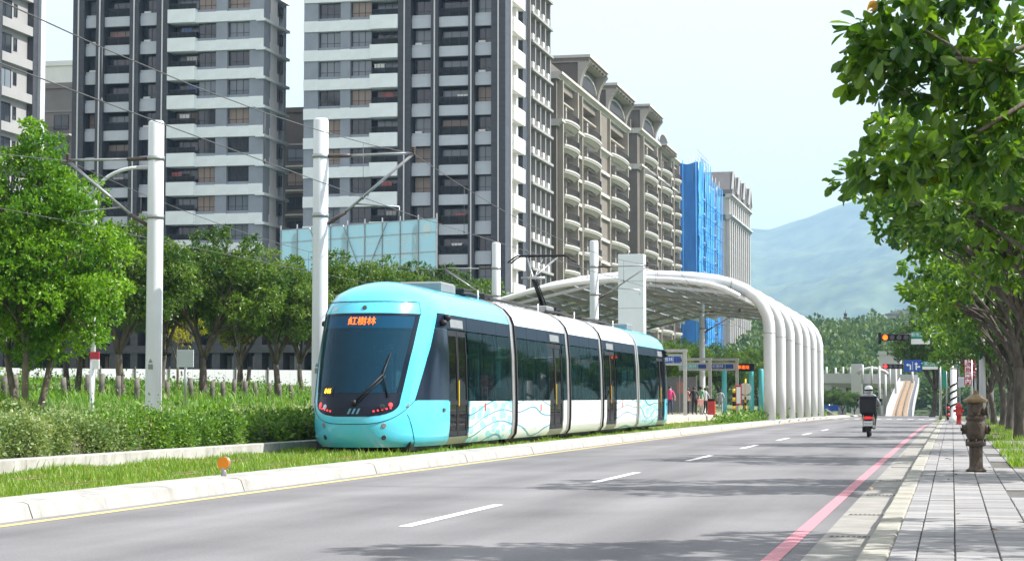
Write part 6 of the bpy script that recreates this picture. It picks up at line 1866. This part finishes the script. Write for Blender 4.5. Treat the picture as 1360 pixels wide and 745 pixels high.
# ================================================================== TREES
def make_tree(name, seed, clusters, fork, trunk_r, leafm, barkm, leaf, ros, per, droop, long=False, stems=1, spread=.25, limbs=5, lean=(0, 0), width=.5, twig=.38):
    """clusters: (x, y, z, radius) relative to the trunk foot. Limbs run from the fork to the clusters, twigs end in rosettes of leaves."""
    rs = np.random.RandomState(seed); r2 = random.Random(seed)
    root = empty(name, (0, 0, 0))
    mb = MB()
    def curve(a, b, sag, k=6):
        a, b = Vector(a), Vector(b); m = a.lerp(b, .5) + Vector((r2.uniform(-.12, .12), r2.uniform(-.12, .12), sag)) * (b - a).length
        return [(a * (1 - t) ** 2 + m * 2 * t * (1 - t) + b * t * t) for t in [i / k for i in range(k + 1)]]
    forks = []
    for s in range(stems):
        a = 2 * PI * s / max(stems, 1) + seed
        off = spread if stems > 1 else 0
        ft = Vector((math.cos(a) * off, math.sin(a) * off, 0)); tp = Vector((lean[0] + math.cos(a) * off * 2.5, lean[1] + math.sin(a) * off * 2.5, fork * r2.uniform(.9, 1.15)))
        path = curve(ft - Vector((0, 0, .3)), tp, .02, 6)
        rr = trunk_r * (1 if stems == 1 else .7)
        mb.tube(path, [rr * (1.45 - .5 * min(1, i / 2)) * (1 - .04 * i) for i in range(7)], 10)
        forks.append((tp, rr * .75))
    C = np.array([c[:3] for c in clusters])
    # bins of clusters share a limb
    ang = np.arctan2(C[:, 1] - lean[1], C[:, 0] - lean[0]); order = np.argsort(ang)
    bins = np.array_split(order, limbs)
    for b in bins:
        if len(b) == 0: continue
        cen = C[b].mean(0); st_, r0 = min(forks, key=lambda f: (Vector(cen) - f[0]).length)
        e = Vector(st_).lerp(Vector(cen), .72)
        if twig == 0 and cen[0] < 0: continue
        lp = curve(st_ - Vector((0, 0, .1)), e, .14, 6)
        mb.tube(lp, [r0 * (1 - .10 * i) * .82 for i in range(7)], 7)
        for ci in (b if twig > 0 else []):
            k = r2.choice((2, 3, 4, 5, 6)); q = lp[k]
            bp = curve(q, C[ci], .10, 4)
            mb.tube(bp, [max(.009, r0 * twig * (1 - .2 * i)) for i in range(5)], 5)
    tr_ = mb.build('trunk', barkm, root)
    P, D, S, LV = [], [], [], []
    cm = C.mean(0)
    for (x, y, z, r) in clusters:
        n = max(4, int(ros * (r / .6) ** 1.6))
        v = unit(rs.normal(size=(n, 3)) + np.array([0, 0, .25])) * (rs.uniform(.25, 1.0, n) ** .5)[:, None] * np.array([r, r, r * .72])
        c = v + np.array([x, y, z])
        out = unit(v + .35 * unit(c - cm) * r + np.array([0, 0, .35 * r]))
        base_lv = rs.uniform(.0, .8)
        for q in range(per):
            d = out * .6 + rs.normal(size=(n, 3)) * .75; d[:, 2] -= droop * rs.uniform(.3, 1.4, n)
            P.append(c + rs.normal(size=(n, 3)) * leaf * .18); D.append(d); S.append(leaf * rs.uniform(.6, 1.2, n)); LV.append(np.where(rs.uniform(size=n) < .0025, 1.0, np.clip(base_lv + rs.normal(size=n) * .22, 0, .93)))
    me = leaves('crown', np.concatenate(P), np.concatenate(D), np.concatenate(S), leafm, width, .22, rs, long, np.concatenate(LV))
    link('crown', me, root)
    return root
def crown_clusters(seed, n, cx, cy, cz, rx, ry, rz, r0, r1, low=-.55):
    r2 = random.Random(seed); out = []
    while len(out) < n:
        a = Vector((r2.gauss(0, 1), r2.gauss(0, 1), r2.gauss(0, 1))).normalized() * (r2.uniform(.12, 1) ** .42)
        if a.z < low: continue
        q = Vector((cx + a.x * rx, cy + a.y * ry, cz + a.z * rz))
        rr = r2.uniform(r0, r1)
        if any((q - Vector(o[:3])).length < .5 * (rr + o[3]) * .8 for o in out) and r2.random() < .8: continue
        out.append((q.x, q.y, q.z, rr))
    return out
def put(proto, used, x, y, rz, s, label, cat, group, dz=0.0, sz=None):
    o = proto if not used else copy_tree(proto)
    o.location = (x, y, gz(x, y) + dz); o.rotation_euler = (0, 0, rz); o.scale = (s, s, sz or s)
    return tag(o, label, cat, group)

# ---- broad-leaved street trees on the pavement
G = 'street trees along the pavement'
prA = make_tree('street_tree', 5, crown_clusters(5, 46, .1, 0, 3.95, 3.0, 3.0, 1.3, .38, .66, -.75), 1.75, .17, 'leaf_almond', 'bark_dark', .19, 34, 6, .55, True)
prB = make_tree('street_tree', 9, crown_clusters(9, 44, -.1, .2, 3.85, 3.05, 2.9, 1.25, .38, .66, -.75), 1.6, .155, 'leaf_almond', 'bark_dark', .18, 34, 6, .5, True, lean=(-.25, .1))
spots = [(1.9, 28.5, 0, .4, 1.06, 'second street tree, its leafy tip farthest out over the kerb'), (1.9, 41.5, 1, 2.1, 1.14, 'street tree whose drooping branch hangs above the far signals'),
         (1.82, 54.5, 0, 3.3, 1.1, 'street tree with the thickest visible trunk near the picture edge'), (1.85, 66, 1, 4.4, 1.06, 'street tree whose trunk stands just behind the thickest trunk'),
         (1.85, 78, 0, 5.2, .97, 'street tree with a leaning trunk beside the tall lamp mast'), (1.9, 93, 1, .9, .95, 'street tree with a trunk seen between lamp mast and hydrant'),
         (1.9, 110, 0, 1.7, .95, 'street tree with yellowish leaves above the hydrant bonnet'), (1.9, 130, 1, 2.9, .95, 'farthest street tree before the crossing, beside the red sign')]
uA = uB = False
for x, y, k, rz, s, lab in spots:
    if k == 0: put(prA, uA, x, y, rz, s, lab, 'tree', G, .12); uA = True
    else: put(prB, uB, x, y, rz, s, lab, 'tree', G, .12); uB = True
# nearest tree: its trunk stands outside the frame, boughs reach in
nx, ny = 2.35, 16.2
vis = [(1168, 55, 15.9, .34), (1205, 30, 16.0, .36), (1215, 75, 15.8, .36), (1175, 105, 16.1, .30), (1152, 92, 15.9, .20), (1240, 110, 16.0, .32), (1262, 62, 16.3, .30), (1258, 8, 16.6, .26), (1310, 8, 16.4, .28),
       (1300, 95, 16.1, .36), (1345, 60, 16.8, .40), (1345, 118, 15.9, .40), (1285, 145, 16.2, .28), (1330, 160, 16.4, .36),
       (1172, 222, 15.5, .22), (1205, 215, 15.6, .30), (1245, 205, 15.8, .30), (1285, 212, 16.0, .30), (1320, 215, 15.7, .32), (1355, 190, 16.2, .36)]
cl = [(lx(px, Y) - nx, Y - ny, lz(px, py, Y) - .15, r) for px, py, Y, r in vis]
cl += [c for c in crown_clusters(31, 46, .6, 0, 4.5, 2.9, 3.0, 1.4, .45, .7, -.6) if c[0] > -.55 or c[2] > 4.9]
prN = make_tree('street_tree', 31, cl, 1.9, .17, 'leaf_almond', 'bark_dark', .165, 52, 6, .9, True, limbs=6, twig=0)
put(prN, False, nx, ny, 0, 1, 'nearest street tree, only its large dark leaves reach into the picture', 'tree', G, .15)
mb = MB()
for pts, r0 in (([(1370, 96), (1320, 82), (1280, 78), (1250, 74), (1215, 80)], .035), ([(1370, 60), (1300, 95), (1262, 84)], .022), ([(1370, 135), (1320, 165), (1280, 190), (1240, 205)], .024), ([(1300, 95), (1270, 60), (1235, 40)], .016)):
    mb.tube([(lx(a, 16) - nx, 16 - ny, lz(a, b, 16) - .15) for a, b in pts], [r0 * (1 - .15 * i) for i in range(len(pts))], 6)
mb.build('bough', 'bark', prN)['kind'] = 'stuff'
# ---- bright tree at the picture edge
tx, ty = lx(36, 47), 47
bc = crown_clusters(3, 150, 0, .2, 3.7, 2.5, 2.2, 2.8, .40, .70, -.85)
bc = [c for c in bc if math.hypot(c[0], c[1]) < 2.45 * max(.2, min(1, (7.3 - c[2]) / 3.6))]
bc += [(.05, 0, 6.75, .34), (.15, 0, 6.4, .42), (-.1, .1, 6.0, .5), (1.75, -.2, 2.3, .5), (1.5, .2, 2.9, .55), (1.95, 0, 1.75, .35), (-.4, 0, 6.1, .4), (.5, 0, 5.6, .5)]
prC = make_tree('bright_tree', 3, bc, 1.3, .15, 'leaf_bright', 'bark', .115, 100, 6, .35, False, stems=3, limbs=6, width=.55)
put(prC, False, tx, ty, 0, 1.03, 'bright yellow-green tree with several stems at the picture edge', 'tree', None, 0, 1.10)

# ---- dark round trees in a row beyond the second track
G2 = 'dark trees in a row behind the tram'
prD = make_tree('dark_tree', 14, crown_clusters(14, 84, 0, 0, 4.6, 2.9, 2.7, 2.0, .45, .78, -.7), 1.5, .20, 'leaf_dark', 'bark_dark', .14, 62, 7, .5, False, stems=2, limbs=6, spread=.12)
prE = make_tree('dark_tree', 17, crown_clusters(17, 80, .2, 0, 4.5, 2.7, 2.5, 1.95, .42, .78, -.7), 1.7, .17, 'leaf_dark', 'bark_dark', .14, 62, 7, .55, False, limbs=5, lean=(.3, .1))
XT = -28.0
row = [(165, 1, .96, 'dark tree with a leaning trunk beside the lone white pole'), (270, 0, 1.0, 'largest dark tree with forked trunks right of the lone white pole'), (368, 1, .93, 'dark tree with thin bare trunk next to the tram front'),
       (445, 0, 1.05, 'dark tree crown showing above the tram cab roof'), (520, 1, 1.12, 'dark tree crown below the billboard'), (585, 0, 1.15, 'dark tree crown between billboard and white pole'), (640, 1, 1.15, 'dark tree crown at the foot of the white flanked tower'), (712, 0, .8, 'dark tree half hidden by the pantograph and canopy')]
uD = uE = False
for px, k, s, lab in row:
    y = ly(px, XT)
    if k == 0: put(prD, uD, XT, y, px * .7, s, lab, 'tree', G2, -.1); uD = True
    else: put(prE, uE, XT, y, px * .9, s, lab, 'tree', G2, -.1); uE = True
for px, X, k, s, lab in ((96, -33, 0, 1.0, 'dark tree in the shade behind the bright tree'), (215, -36, 1, 1.0, 'dark tree in the second row behind the lone white pole'), (325, -36, 0, .98, 'dark tree in the second row between two forked trunks'), (-20, -34, 1, 1.05, 'dark tree at the picture edge behind the bright tree'),
                       (405, -37, 1, 1.0, 'dark tree in the second row behind the tram nose')):
    put(prD if k == 0 else prE, True, X, ly(px, X), px, s, lab, 'tree', G2, -.1)
st2 = [(872, 170, .95, 'tree behind the platform just past the tram tail'), (905, 178, 1.0, 'tree behind the first platform sign'), (935, 186, 1.05, 'tree behind the middle platform sign'), (962, 192, 1.0, 'tree behind the white pole under the canopy'), (985, 200, 1.1, 'tree beside the teal posts'), (1008, 206, 1.1, 'tree seen just left of the first canopy column'), (1100, 300, 1.15, 'tree below the viaduct deck beside the last column'), (1118, 296, 1.1, 'tree below the viaduct between its piers'), (1135, 290, 1.0, 'tree beside the scooter rider in the distance')]
for i, (px, Y, s, lab) in enumerate(st2):
    put(prD if i % 2 else prE, True, lx(px, Y), Y, i * 1.3, s * (1.0 if px < 1050 else .62), lab, 'tree', 'trees beyond the station', -.6)
for i, (px, Y, s, lab) in enumerate(((1236, 190, 1.5, 'big dark tree behind the signal mast and green banner'), (1262, 205, 1.5, 'big dark tree behind the control cabinets'), (1300, 190, 1.4, 'big dark tree behind the red shop sign'), (1345, 170, 1.4, 'big dark tree seen between the pavement trunks'))):
    put(prD if i % 2 else prE, True, lx(px, Y), Y, i * 1.9, s, lab, 'tree', 'big trees past the crossing', 0)
for i, (X, Y, s) in enumerate(((9, 62, 1.1), (9.5, 85, 1.2), (10, 44, 1.1), (10, 118, 1.3))):
    put(prE if i % 2 else prD, True, X, Y, i * 2.2, s, 'shaded back-row tree behind the pavement, ' + ('behind the thickest trunk', 'behind the lamp mast', 'closest to the camera', 'behind the red shop sign')[i], 'tree', 'second line of trees beyond the pavement')
# yellow flowering shrub and low bushes in the field
prY = make_tree('flowering_tree', 41, crown_clusters(41, 16, 0, 0, 2.6, 1.3, 1.3, 1.0, .3, .5, -.8), .9, .07, 'leaf_yellow', 'bark', .16, 26, 5, .4, False, limbs=4)
put(prY, False, lx(318, 96), 96, 0, 1.25, 'yellow flowering tree behind the dark trunks', 'tree', 'yellow flowering trees', .2)
put(prY, True, lx(235, 90), 90, 1.5, 1.15, 'yellowish leafy tree between pole and forked trunks', 'tree', 'yellow flowering trees', .2)
def bush(px, Y, r, m, label, X=None):
    rs = np.random.RandomState(int(px)); n = int(900 * r * r) + 250
    v = unit(rs.normal(size=(n, 3)) + np.array([0, 0, .5])) * (rs.uniform(.4, 1, n) ** .5)[:, None] * np.array([r, r, r * .75]); v[:, 2] = np.abs(v[:, 2])
    x = lx(px, Y) if X is None else X
    o = link('bush', leaves('bush', v, v + rs.normal(size=(n, 3)) * .6 * r + np.array([0, 0, .3]), rs.uniform(.09, .2, n), m, .5, .2, rs), None, (x, Y, gz(x, Y) - .1))
    tag(o, label, 'bush', 'bushes in the field')
bush(262, 52, .8, 'leaf_bright', 'bright low bush right of the lone white pole')
bush(288, 56, .75, 'leaf_bright', 'bright low bush below the forked trunks')
bush(352, 58, .8, 'hedge_leaf', 'dark low bush at the foot of the thin bare trunk')
bush(395, 60, .9, 'leaf_dark', 'dark low bush beside the tram nose')
bush(190, 50, .55, 'leaf_bright', 'small yellow-green bush left of the lone white pole')
bush(20, 44, .8, 'hedge_pale', 'pale bush at the foot of the bright tree')

# ================================================================== PEOPLE AND SCOOTER
def skin_body(name, joints, bones, radii, mats, assign, parent=None, sub=1):
    """one continuous figure grown over a skeleton; assign(centre) -> material slot"""
    me = bpy.data.meshes.new(name)
    keys = list(joints); idx = {k: i for i, k in enumerate(keys)}
    me.from_pydata([joints[k] for k in keys], [(idx[a], idx[b]) for a, b in bones], [])
    o = bpy.data.objects.new(name, me); COL.objects.link(o)
    md = o.modifiers.new('skin', 'SKIN')
    md.use_smooth_shade = True
    sv = me.skin_vertices[0].data
    for k in keys:
        r = radii[k]; sv[idx[k]].radius = r if isinstance(r, tuple) else (r, r)
        sv[idx[k]].use_root = (k == 'pelvis')
    ss = o.modifiers.new('smooth', 'SUBSURF'); ss.levels = sub; ss.render_levels = sub
    dg = bpy.context.evaluated_depsgraph_get(); dg.update()
    m2 = bpy.data.meshes.new_from_object(o.evaluated_get(dg))
    bpy.data.objects.remove(o)
    m2.materials.clear()
    for m in mats: m2.materials.append(MATS[m])
    for p in m2.polygons:
        p.material_index = assign(p.center); p.use_smooth = True
    m2.name = name
    return link(name, m2, parent)
def head_parts(root, c, r, hairm='hair', facing=-1, mask=False):
    mb = MB(); mb.lathe([(0, r * 1.12), (r * .55, r * 1.02), (r * .95, r * .62), (r * 1.06, r * .1), (r * 1.0, -r * .35), (r * .7, -r * .55)], 14, c[0], c[1] - facing * r * .16, c[2])
    mb.build('hair', hairm, root)
    for s in (-1, 1):
        MB().lathe([(0, -.01), (.016, 0), (0, .01)], 8, c[0] + s * r * .38, c[1] + facing * r * .86, c[2] + r * .02).build('eye', 'hair', root)
    if mask: MB().lathe([(.03, -.06), (.065, -.03), (.065, .02), (.03, .03)], 10, c[0], c[1] + facing * r * .42, c[2] - r * .35).build('face_mask', 'sign_white', root)
def walker(name, loc, h, rz, top, legs, label, stride=.12, arms=(.12, .10), mask=False, group='people on the platform', bag=None):
    root = empty(name, loc, rz)
    k = h / 1.7
    J = {'pelvis': (0, 0, .92), 'waist': (0, 0, 1.08), 'chest': (0, .01, 1.28), 'neck0': (0, .01, 1.42), 'neck': (0, 0, 1.48), 'head': (0, -.01, 1.57), 'crown': (0, -.01, 1.66)}
    R = {'pelvis': (.15, .115), 'waist': (.125, .095), 'chest': (.155, .105), 'neck0': (.09, .075), 'neck': (.052, .052), 'head': (.085, .095), 'crown': (.06, .07)}
    B = [('pelvis', 'waist'), ('waist', 'chest'), ('chest', 'neck0'), ('neck0', 'neck'), ('neck', 'head'), ('head', 'crown')]
    for s, n in ((-1, 'l'), (1, 'r')):
        f = stride * s
        J.update({'sh' + n: (s * .17, .01, 1.38), 'el' + n: (s * (.23 + .04), arms[0] * s * -1, 1.12), 'wr' + n: (s * .26, -.10 + arms[1] * s * -1, .90), 'ha' + n: (s * .26, -.13 + arms[1] * s * -1, .82),
                  'hp' + n: (s * .09, 0, .86), 'kn' + n: (s * .10, -f * .7 - .02, .48), 'an' + n: (s * .10, -f + .03, .09), 'to' + n: (s * .11, -f - .13, .04)})
        R.update({'sh' + n: .062, 'el' + n: .043, 'wr' + n: .03, 'ha' + n: .034, 'hp' + n: .088, 'kn' + n: .062, 'an' + n: .042, 'to' + n: (.042, .032)})
        B += [('neck0', 'sh' + n), ('sh' + n, 'el' + n), ('el' + n, 'wr' + n), ('wr' + n, 'ha' + n), ('pelvis', 'hp' + n), ('hp' + n, 'kn' + n), ('kn' + n, 'an' + n), ('an' + n, 'to' + n)]
    J = {a: tuple(c * k for c in v) for a, v in J.items()}; R = {a: (tuple(c * k for c in v) if isinstance(v, tuple) else v * k) for a, v in R.items()}
    def asg(c):
        z = c.z / k
        if z > 1.46: return 0
        if z < .07: return 3
        if abs(c.x) / k > .20: return 1 if z > 1.12 else 0
        return 1 if z > .90 else 2
    skin_body('body', J, B, R, ['skin', top, legs, 'hair'], asg, root)
    head_parts(root, (0, -.01 * k, 1.58 * k), .10 * k, mask=mask)
    if bag:
        mb = MB(); mb.bbox(-.18, .18, -.10, .08, .62 * k, .95 * k, .03); o = mb.build('bag', bag, root, (.32, -.1, 0)); 
    return tag(root, label, 'person', group)
def plat(px, Y): return (lx(px, Y), Y, pz(Y))
walker('person', plat(890, 110), 1.62, .25, 'pink_shirt', 'navy_cloth', 'person in a pink shirt and dark trousers wearing a mask', .14, mask=True)
walker('person', plat(913, 114), 1.58, -.6, 'rose_shirt', 'black_cloth', 'person in a dusky pink top standing behind the sign post', .05)
walker('person', plat(922, 111), 1.6, .5, 'black_cloth', 'black_cloth', 'person in black with a rose bag, middle of the waiting group', .05, bag='rose_shirt')
walker('person', plat(931, 112), 1.64, PI - .4, 'green_shirt', 'cream_cloth', 'person in a green shirt and pale trousers on the platform', .08)
walker('person', plat(937, 115), 1.6, 1.2, 'grey_cloth', 'black_cloth', 'person in grey partly behind the person in green', .05)
walker('person', plat(957, 122), 1.55, PI, 'grey_cloth', 'grey_cloth', 'person in pale grey clothes near the red box', .05)

# scooter with rider, seen from behind
sx, sy = lx(1153, 66), 66.0
sc_ = empty('scooter', (sx, sy, gy(66)))
def wheel(parent, y, r, w):
    mb = MB(); mb.tube([(-w / 2, y, r), (-w / 4, y, r), (w / 4, y, r), (w / 2, y, r)], [r * .9, r, r, r * .9], 18); o = mb.build('wheel', 'black_rubber', parent)
    mb = MB(); mb.tube([(-w / 2 - .005, y, r), (w / 2 + .005, y, r)], r * .55, 14); mb.build('rim', 'scooter_silver', o)
wheel(sc_, 0.0, .23, .11); wheel(sc_, 1.25, .23, .10)
mb = MB(); mb.grid([[(-w, y, z0), (-w * 1.15, y, (z0 + z1) / 2), (-w * .9, y, z1), (0, y, z1 + .03), (w * .9, y, z1), (w * 1.15, y, (z0 + z1) / 2), (w, y, z0)] for y, w, z0, z1 in ((-.22, .10, .52, .66), (-.12, .16, .46, .72), (.1, .19, .40, .76), (.4, .18, .36, .74), (.55, .15, .30, .60), (.62, .17, .26, .34), (.95, .18, .26, .33))], True)
mb.build('body_shell', 'scooter_grey', sc_)
mb = MB(); mb.prism([(.92, .26), (1.0, .26), (1.16, .95), (1.08, .98)], 'x', -.2, .2); mb.build('leg_shield', 'scooter_grey', sc_)
mb = MB(); mb.bbox(-.16, .16, -.15, .6, .74, .82, .03); mb.build('seat', 'black_cloth', sc_)
mb = MB(); mb.bbox(-.11, .11, -.275, -.2, .60, .69, .02); o = mb.build('tail_lamp', 'lamp_red', sc_)
for s in (-1, 1): MB().bbox(s * .175 - .04, s * .175 + .04, -.26, -.18, .60, .66, .01).build('indicator', 'orange_reflector', sc_)
mb = MB(); mb.bbox(-.15, .15, -.285, -.27, .37, .53, .004); pl = mb.build('number_plate', 'sign_white', sc_)
t = link('plate_number', text_mesh('NHL-5872', .055, 'navy_cloth', .001), pl, (0, -.288, .45)); t.rotation_euler = (PI / 2, 0, 0)
mb = MB(); mb.prism([(-.27, .58), (-.2, .58), (-.16, .25), (-.24, .22)], 'x', -.09, .09); mb.build('mudguard', 'black_rubber', sc_)
mb = MB(); mb.tube([(.17, .35, .28), (.19, -.05, .33), (.19, -.24, .36)], [.04, .06, .055], 10); mb.build('exhaust', 'scooter_silver', sc_)
mb = MB(); mb.bbox(-.2, -.08, -.1, .35, .16, .36, .03); mb.build('engine', 'black_metal', sc_)
mb = MB(); mb.tube([(0, 1.25, .25), (0, 1.05, .98)], .03, 8); mb.tube([(-.34, 1.0, 1.03), (-.1, 1.06, 1.0), (.1, 1.06, 1.0), (.34, 1.0, 1.03)], .018, 8); mb.build('handlebar', 'black_metal', sc_)
for s in (-1, 1):
    mb = MB(); mb.tube([(s * .26, 1.03, 1.02), (s * .36, 1.05, 1.2)], .008, 5); mb.tube([(s * .36, 1.03, 1.22), (s * .36, 1.06, 1.22)], .055, 12); mb.build('mirror', 'black_metal', sc_)
tag(sc_, 'grey scooter with lit red tail lamp riding away on the road', 'scooter')
bx_ = empty('delivery_box', (sx, sy - .02, gy(66) + .80))
mb = MB(); mb.bbox(-.27, .27, -.32, .14, .02, .52, .05); mb.build('case', 'box_black', bx_)
mb = MB(); mb.bbox(-.285, .285, -.335, .15, .49, .56, .03); mb.build('lid', 'black_cloth', bx_)
MB().box(-.25, .25, -.27, .1, -.03, .015).build('carrier', 'black_metal', bx_)
tag(bx_, 'large black delivery box strapped behind the scooter rider', 'box')
rd_ = empty('person', (sx, sy + .36, gy(66) + .82))
J = {'pelvis': (0, 0, .10), 'waist': (0, .03, .26), 'chest': (0, .06, .46), 'neck0': (0, .08, .58), 'neck': (0, .09, .63), 'head': (0, .10, .71), 'crown': (0, .10, .79)}
R = {'pelvis': (.18, .14), 'waist': (.16, .12), 'chest': (.19, .13), 'neck0': (.12, .09), 'neck': (.055, .055), 'head': (.085, .095), 'crown': (.06, .07)}
B = [('pelvis', 'waist'), ('waist', 'chest'), ('chest', 'neck0'), ('neck0', 'neck'), ('neck', 'head'), ('head', 'crown')]
for s, n in ((-1, 'l'), (1, 'r')):
    J.update({'sh' + n: (s * .20, .08, .53), 'el' + n: (s * .33, .28, .30), 'wr' + n: (s * .32, .56, .24), 'ha' + n: (s * .31, .64, .22), 'hp' + n: (s * .11, .05, .06), 'kn' + n: (s * .22, .48, .04), 'an' + n: (s * .17, .42, -.40), 'to' + n: (s * .17, .58, -.46)})
    R.update({'sh' + n: .075, 'el' + n: .055, 'wr' + n: .036, 'ha' + n: .04, 'hp' + n: .10, 'kn' + n: .075, 'an' + n: .05, 'to' + n: (.05, .04)})
    B += [('neck0', 'sh' + n), ('sh' + n, 'el' + n), ('el' + n, 'wr' + n), ('wr' + n, 'ha' + n), ('pelvis', 'hp' + n), ('hp' + n, 'kn' + n), ('kn' + n, 'an' + n), ('an' + n, 'to' + n)]
skin_body('body', J, B, R, ['skin', 'grey_cloth', 'black_cloth', 'hair'], lambda c: 0 if c.z > .62 or (c.y > .58 and c.z > .1) else (1 if c.z > .14 else (2 if c.z > -.42 else 3)), rd_)
mb = MB(); mb.lathe([(.095, -.10), (.135, -.06), (.145, .02), (.135, .09), (.10, .145), (.05, .17), (0, .178)], 20, 0, .10, .72); mb.build('helmet', 'helmet_silver', rd_)
mb = MB(); mb.lathe([(.148, .0), (.15, .03), (.143, .05)], 20, 0, .10, .71); mb.build('helmet_band', 'black_metal', rd_)
tag(rd_, 'person in grey top and silver helmet riding the scooter', 'person')

# ------------------------------------------------------------------ haze
def haze():
    m = bpy.data.materials.new('haze'); m.use_nodes = True; MATS['haze'] = m
    N, L = m.node_tree.nodes, m.node_tree.links
    N.remove(N['Principled BSDF'])
    v = N.new('ShaderNodeVolumePrincipled')
    v.inputs['Color'].default_value = (0.46, 0.69, 1.0, 1)
    v.inputs['Density'].default_value = HAZE
    v.inputs['Anisotropy'].default_value = 0.15
    L.new(v.outputs[0], N['Material Output'].inputs['Volume'])
    mb = MB(); mb.box(-13000, 13000, -400, 17000, -12, 1060)
    o = mb.build('haze', 'haze'); tag(o, 'pale blue haze in the air over the far hills', 'haze', kind='stuff')
HAZE = 1.05e-4
haze()
